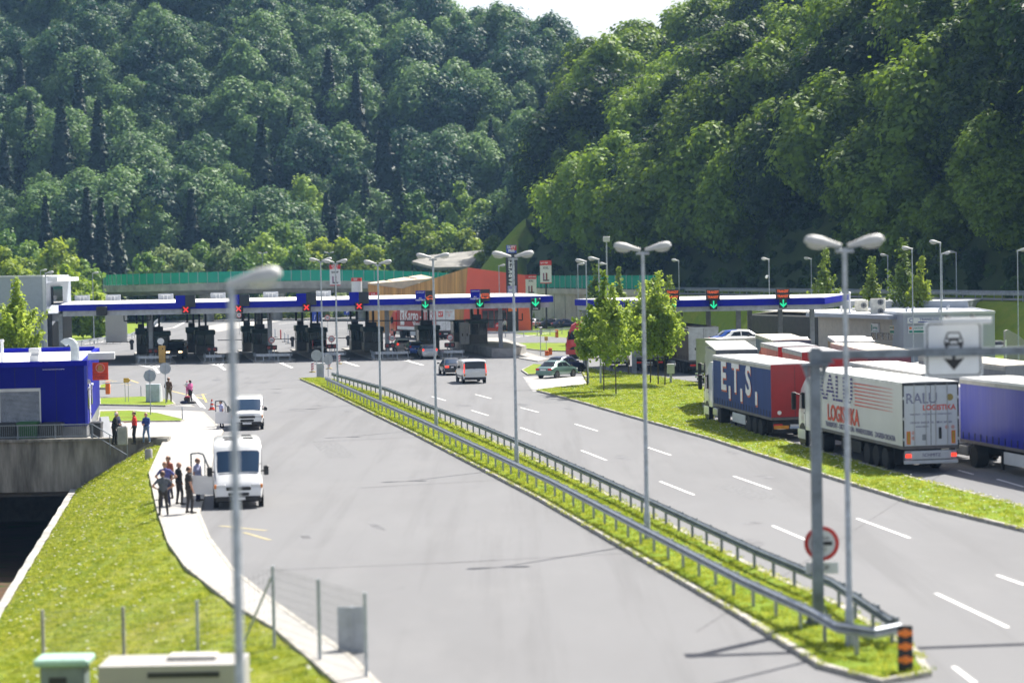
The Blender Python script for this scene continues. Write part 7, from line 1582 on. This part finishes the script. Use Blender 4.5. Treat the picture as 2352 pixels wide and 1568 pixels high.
# ================================================================== people
SKIN = mat('skin', (.50, .27, .18), .55, var=.05, scale=6); SHOE = mat('shoe', (.04, .035, .03), .6)
def cloth(name, c): return mat('cloth_'+name, c, .85, var=.12, scale=9)
def capsule(g, a, b, ra, rb, n=10):
    a, b = V(a), V(b); d = (b-a); L = d.length
    if L < 1e-5: d = V((0, 0, 1)); L = 0
    d = d.normalized(); pr = [(ra*math.cos(t), -ra*math.sin(t)) for t in (1.45, .9, .4)]+[(ra, 0), (rb, L)]+[(rb*math.cos(t), L+rb*math.sin(t)) for t in (.4, .9, 1.45)]
    g.lathe(pr, a, d, n)
def person(label, loc, rz, shirt, pants, hair, pose='stand', sleeves='short', H=1.76, lean=(0, 0), head_turn=0., hairlen=.0, group=None, stance=.10, extra=None):
    t = thing('person', label, 'person', loc, rz, group); k = H/1.76
    lx, ly = lean
    def P_(x, y, z): f = max(0, (z-.9))/.8; return V((x+lx*f, y+ly*f, z))*k
    seg = []   # a, b, ra, rb, material
    for s in (-1, 1):
        hip = P_(s*.085, 0, .90); kn = P_(s*(.095+stance*.35), .035+(.05 if s > 0 else -.02), .49); an = P_(s*(.09+stance*.6), -.01+(.05 if s > 0 else -.03), .09)
        seg += [(hip, kn, .092*k, .060*k, 'p'), (kn, an, .060*k, .043*k, 'p'), (an, an+V((s*.02, .02, -.045))*k, .045*k, .042*k, 's'), (an+V((0, -.03, -.05))*k, an+V((s*.03, .16, -.055))*k, .042*k, .034*k, 's')]
    seg += [(P_(-.075, 0, .94), P_(.075, 0, .94), .118*k, .118*k, 'p'), (P_(-.06, 0, 1.06), P_(.06, 0, 1.06), .112*k, .112*k, 't'), (P_(0, 0, .98), P_(0, 0, 1.25), .125*k, .135*k, 't'), (P_(-.09, 0, 1.25), P_(.09, 0, 1.25), .115*k, .115*k, 't'), (P_(-.14, -.01, 1.39), P_(.14, -.01, 1.39), .075*k, .075*k, 't'), (P_(0, 0, 1.3), P_(0, 0, 1.42), .12*k, .09*k, 't')]
    nk, hd = P_(0, .0, 1.46), P_(0, .025, 1.635)
    seg += [(nk, P_(0, .012, 1.54), .056*k, .052*k, 'k'), (hd+V((0, .0, -.045))*k, hd+V((0, -.005, .03))*k, .078*k, .094*k, 'k'), (hd+V((0, .045, -.075))*k, hd+V((0, .045, -.06))*k, .050*k, .052*k, 'k')]
    tg = {'stand': {-1: ((-.26, -.02, 1.13), (-.25, .06, .87)), 1: ((.26, -.02, 1.13), (.25, .07, .87))},
          'akimbo': {-1: ((-.43, -.07, 1.16), (-.19, .07, 1.02)), 1: ((.43, -.07, 1.16), (.19, .07, 1.02))},
          'front': {-1: ((-.25, .05, 1.13), (-.07, .27, 1.10)), 1: ((.25, .05, 1.13), (.08, .25, 1.08))},
          'reach': {-1: ((-.27, .16, 1.22), (-.20, .42, 1.20)), 1: ((.26, 0, 1.13), (.20, .14, .90))},
          'reach_right': {-1: ((-.26, -.02, 1.13), (-.24, .07, .87)), 1: ((.42, .12, 1.36), (.66, .20, 1.42))},
          'carry': {-1: ((-.27, .03, 1.16), (-.22, .28, 1.24)), 1: ((.25, .05, 1.13), (-.02, .29, 1.16))},
          'pockets': {-1: ((-.28, -.05, 1.13), (-.20, .05, .94)), 1: ((.28, -.05, 1.13), (.20, .05, .94))}}[pose]
    seg = [(a, b, ra*1.13, rb*1.13, m_) if m_ in 'pt' else (a, b, ra*1.05, rb*1.05, m_) for a, b, ra, rb, m_ in seg]
    hands = []
    for s in (-1, 1):
        sh = P_(s*.185, -.01, 1.405); el, ha = (P_(*q) for q in tg[s]); d = (ha-el).normalized()
        m1 = sh.lerp(el, .62)
        seg += [(sh, m1, .060*k, .050*k, 't'), (m1, el, .049*k, .043*k, 't' if sleeves == 'long' else 'k'), (el, ha, .043*k, .030*k, 't' if sleeves == 'long' else 'k'), (ha, ha+d*.075*k, .034*k, .030*k, 'k')]
        hands.append((ha+d*.085*k, d, s))
    g = MB()
    for a, b, ra, rb, _ in seg: capsule(g, a, b, ra, rb)
    me = bpy.data.meshes.new('tmp'); me.from_pydata(g.v, [], g.f); o = bpy.data.objects.new('tmp', me); col.objects.link(o)
    md = o.modifiers.new('r', 'REMESH'); md.mode = 'VOXEL'; md.voxel_size = .020*k; md.use_smooth_shade = True
    ms = o.modifiers.new('s', 'SMOOTH'); ms.factor = .5; ms.iterations = 3
    dg = bpy.context.evaluated_depsgraph_get(); bm_ = bpy.data.meshes.new_from_object(o.evaluated_get(dg)); bpy.data.objects.remove(o)
    keys = ['k', 't', 'p', 's']; A = np.array([s_[0][:] for s_ in seg]); B = np.array([s_[1][:] for s_ in seg]); RA = np.array([(s_[2]+s_[3])/2 for s_ in seg]); MI = np.array([keys.index(s_[4]) for s_ in seg])
    nv = len(bm_.vertices); co = np.empty(nv*3, np.float32); bm_.vertices.foreach_get('co', co); co = co.reshape(-1, 3)
    nf = len(bm_.polygons); vs_ = [tuple(x) for x in co]; fs = [tuple(p.vertices) for p in bm_.polygons]
    C = np.array([co[list(f)].mean(0) for f in fs]); D_ = B-A; LL = np.maximum((D_**2).sum(1), 1e-9)
    tt_ = np.clip(((C[:, None]-A)*D_).sum(2)/LL, 0, 1); dist = np.linalg.norm(C[:, None]-(A+tt_[..., None]*D_), axis=2)-RA; mi = MI[dist.argmin(1)]
    bpy.data.meshes.remove(bm_)
    G_ = MB(); G_.v, G_.f, G_.m = vs_, fs, [int(x) for x in mi]
    G_.i = 0
    for c, d, s in hands:
        sd_ = d.cross(V((0, 1, .2))).normalized(); cu = d.cross(sd_).normalized()
        if cu.y < 0: cu = -cu
        for j, ln in enumerate((.062, .074, .078, .070)):
            b = c+sd_*(j-1.5)*.017*k; m_ = b+(d*.8+cu*.25).normalized()*ln*.55*k; G_.tube(b-d*.02*k, m_, .0085*k, .008*k, 5); G_.tube(m_, m_+(d*.6+cu*.8).normalized()*ln*.5*k, .008*k, .006*k, 5)
        b = c-d*.055*k+sd_*.03*k*-1; m_ = b+(d*.6-sd_*.7).normalized()*.04*k; G_.tube(b, m_, .011*k, .009*k, 5); G_.tube(m_, m_+(d+cu*.5).normalized()*.03*k, .009*k, .006*k, 5)
    # face
    Mh = Matrix.Translation(hd) @ Matrix.Rotation(head_turn, 4, 'Z')
    G_.ext([Mh @ (V(q)*k) for q in ((-.014, .088, -.035), (.014, .088, -.035), (.006, .092, .012), (-.006, .092, .012))], Mh.to_3x3() @ V((0, .022, -.004))*k)
    for s in (-1, 1): G_.lathe([(.012*k, 0), (.024*k, .008*k), (.018*k, .014*k)], Mh @ (V((s*.086, 0, -.01))*k), Mh.to_3x3() @ V((s, -.25, 0)), 8)
    G_.i = 4
    for s in (-1, 1): G_.lathe([(.011*k, 0), (.008*k, .006*k)], Mh @ (V((s*.034, .086, .012))*k), Mh.to_3x3() @ V((s*.2, 1, 0)), 8)
    G_.box(-.024*k, .024*k, .088*k, .096*k, -.064*k, -.056*k, Mh)
    body = G_.build('body', [SKIN, shirt, pants, SHOE, mat('face_dark', (.10, .035, .03), .5)], t, smooth=70)
    # hair
    g = MB(); rg = []
    for j in range(6):
        th = math.pi*.5*j/5; rr = .104*math.cos(th)*k; z = .104*math.sin(th)*k
        rg.append([Mh @ V((rr*math.cos(a)*.98, (rr*math.sin(a)*1.06-.012*k-(.006 if math.sin(a) > .3 else 0)*k), z+.012*k+(.028*k*max(0, math.sin(a)) if j == 0 else 0)-(.07*k+hairlen)*max(0, -math.sin(a)+.15)*(1 if j == 0 else 0))) for a in np.linspace(0, 2*math.pi, 14, endpoint=False)])
    g.loft(rg); g.build('hair', hair, t, smooth=70)
    return t
HB = mat('hair_dark', (.025, .018, .013), .6); HW = mat('hair_white', (.55, .54, .52), .6); HG = mat('hair_brown', (.09, .05, .03), .6); HGR = mat('hair_grey', (.20, .19, .18), .6)
CB = cloth('black', (.015, .015, .018)); CN = cloth('navy', (.02, .025, .07)); CR = cloth('red', (.60, .03, .025)); CBL2 = cloth('blue', (.03, .08, .30)); CJ = cloth('jeans', (.14, .22, .42)); CBR = cloth('brown', (.10, .055, .035)); CPK = cloth('pink', (.70, .16, .38)); CPU = cloth('purple', (.10, .10, .30)); CG = cloth('grey', (.10, .11, .13)); CRU = cloth('rust', (.35, .10, .06)); CLI = cloth('lilac', (.40, .42, .62)); CWH = cloth('white', (.62, .62, .66)); CDG = cloth('darkgrey', (.04, .035, .035)); CKH = cloth('khaki', (.16, .13, .10))
PI = math.pi
PA = 'men talking beside the blue office'; PB = 'people gathered beside the white minibus'
def ft(x, y, z=.09): return G(x, y, z)
person('white haired man in a black jacket and trousers bending towards the grey bin', ft(262, 1021), -1.2, CB, CB, HW, 'front', 'long', 1.76, (.02, .16), group=PA)
person('man in a navy shirt half hidden behind the grey bin, leaning forward', ft(274, 1016), 1.2, CN, CDG, HGR, 'front', 'short', 1.72, (0, .14), group=PA)
person('man in a bright red shirt and black trousers beside the blue office', ft(310, 1020), 1.7, CR, CB, HB, 'reach', 'short', 1.80, group=PA)
person('man in a blue jacket and light jeans, rightmost of the group by the office', ft(337, 1017), 2.7, CBL2, CJ, HGR, 'front', 'long', 1.66, stance=.16, group=PA)
person('person in brown clothes standing behind the large round sign on the island', ft(388, 926), -.3, CBR, CKH, HG, 'pockets', 'long', 1.84, group=None)
person('woman in a pink jacket and black trousers beside the luggage', ft(438, 924), .9, CPK, CB, HB, 'carry', 'long', 1.62, hairlen=.05)
person('small figure in white and pink with a cap, held up beside the pink jacket', G(431, 924, .09)+V((0, -.05, .55)), .8, CWH, CPK, cloth('cap', (.6, .2, .35)), 'reach', 'long', 1.0)
person('person in a lilac shirt standing behind the open door of the further van', G(510, 981, .0), 2.0, CLI, CN, HB, 'reach_right', 'short', 1.62, (.12, 0))
person('man in a rust coloured shirt, furthest back of the group by the minibus', ft(389, 1144), 2.4, CRU, CDG, HB, 'stand', 'short', 1.76, group=PB)
person('man in a purple-blue shirt with hands on hips, behind the grey shirted man', ft(381, 1163), 2.9, CPU, CN, HB, 'akimbo', 'short', 1.80, group=PB)
person('man in a grey shirt seen from behind, leftmost and nearest of the group', ft(376, 1182), .3, CG, CDG, HG, 'akimbo', 'short', 1.70, stance=.12, group=PB)
person('man in a black jacket with bald head in the middle of the group', ft(412, 1158), -1.0, CB, CDG, mat('hair_thin', (.40, .22, .15), .6), 'pockets', 'long', 1.70, group=PB)
person('man in a dark t-shirt with bare arms standing next to the minibus door', ft(435, 1178), -1.1, CDG, CDG, HG, 'stand', 'short', 1.82, group=PB)
person('person in a pale shirt partly hidden behind the open minibus door', ft(455, 1150), -2.0, CLI, CN, HB, 'stand', 'short', 1.76, group=PB)
person('person in a dark coat standing at the entrance of the red shop', V((XW(1160, 322), 322, 0)), PI, CWH, CB, HB, 'stand', 'long', 1.76)
person('person in a dark coat walking by the grey tower, seen over the blue office', G(122, 830), PI, CB, CB, HB, 'stand', 'long', 1.75)
person('person in dark clothes standing among the cars by the concrete wall', V((XW(1290, 322), 322, 0)), .5, CN, CB, HG, 'akimbo', 'short', 1.75)
b = ft(430, 927); t = thing('luggage', 'pile of dark backpacks with a red top lying beside the pink jacket', 'luggage', b)
for x, y, z, sx_, sy_, sz, c, nm in ((-.2, 0, 0, .32, .2, .22, CN, 'bag'), (.25, .05, 0, .42, .18, .16, CB, 'bag'), (-.02, .1, .12, .22, .17, .42, CDG, 'backpack'), (.02, .05, .4, .2, .15, .16, cloth('wine', (.28, .02, .05)), 'backpack')):
    g = MB(); rg = []
    for j in range(7): f = math.sin(math.pi*(.08+.84*j/6))**.5; rg.append([V((x+sx_*f*math.cos(a), y+sy_*f*math.sin(a), z+sz*j/6)) for a in np.linspace(0, 2*PI, 10, endpoint=False)])
    g.loft(rg); g.build(nm, c, t, smooth=70)
# ================================================================== grass blades on the verges (uncountable)
GB_ = leafmat('grass_blades', (.17, .25, .012), (.46, .50, .07), .5)
def tuft(seed, n=18, h=.075, r_=.15):
    rg_ = np.random.default_rng(seed); g = MB()
    for k in range(n):
        a, q = rg_.uniform(0, 6.28), r_*rg_.uniform(0, 1)**.5; x, y = math.cos(a)*q, math.sin(a)*q; b = rg_.uniform(0, 6.28); w_ = .012; hh = h*rg_.uniform(.5, 1.2); lx, ly = math.cos(b)*w_, math.sin(b)*w_; tx, ty = x-ly*4*rg_.uniform(-1, 1), y+lx*4*rg_.uniform(-1, 1)
        g.add([(x-lx, y-ly, 0), (x+lx, y+ly, 0), (tx, ty, hh)], [(0, 1, 2)])
    o = g.build('grass_tuft', GB_); me = o.data; bpy.data.objects.remove(o); return me
def inpoly(x, y, P_):
    c = False; n = len(P_)
    for i in range(n):
        (x0, y0), (x1, y1) = P_[i], P_[i-1]
        if (y0 > y) != (y1 > y) and x < (x1-x0)*(y-y0)/(y1-y0)+x0: c = not c
    return c
TF = [tuft(200+i) for i in range(4)]
rgg = np.random.default_rng(11)
def grass_on(name, label, P_, n, zf, s0=.7, s1=1.4, ymax=400):
    P_ = [(p[0], p[1]) for p in P_]; xs = [p[0] for p in P_]; ys = [p[1] for p in P_]; L = []; k = 0
    while len(L) < n and k < n*12:
        k += 1; x, y = rgg.uniform(min(xs), max(xs)), rgg.uniform(min(ys), min(max(ys), ymax))
        if inpoly(x, y, P_): L.append((x, y, zf(x, y), float(rgg.uniform(s0, s1)), int(rgg.integers(0, 4))))
    forest(name, label, L, TF, 21); bpy.data.objects[name]['category'] = 'grass'
grass_on('median_grass_blades', 'tufts of grass along the median between the guard rails', LK+RK, 8000, lambda x, y: .12)
grass_on('island_grass_blades', 'tufts of grass on the island beside the truck lane', [(p.x, p.y) for p in I2], 9000, lambda x, y: .12)
def zbank(x, y):
    xr, xl = onpl(WL[1:], y), onpl(CP, y); t = max(0, min(1, (x-xr)/(xl-xr))); return -2.6*(t**1.25)*(1 if y > 75 else max(.35, 1-(75-y)/40))
grass_on('bank_grass_blades', 'tufts of grass on the sloping bank at the lower left', [(x-.15, y) for x, y in WL[1:]][:-1]+[(x+.2, y) for x, y in CP[::-1]][1:], 14000, zbank, .5, 1.2)

def daisy():
    g = MB(); g.lathe([(.035, .09), (.03, .10)], n=6); o = g.build('daisy', mat('petal', (.7, .7, .62), .7, var=0)); me = o.data; bpy.data.objects.remove(o); return me
TF0 = TF; TF = [daisy()]*4
grass_on('island_daisies', 'white daisies scattered in the grass of the island', [(p.x, p.y) for p in I2], 1600, lambda x, y: .12)
grass_on('bank_daisies', 'a few pale flowers on the sloping grass bank', [(x-.15, y) for x, y in WL[1:]][:-1]+[(x+.2, y) for x, y in CP[::-1]][1:], 500, zbank)
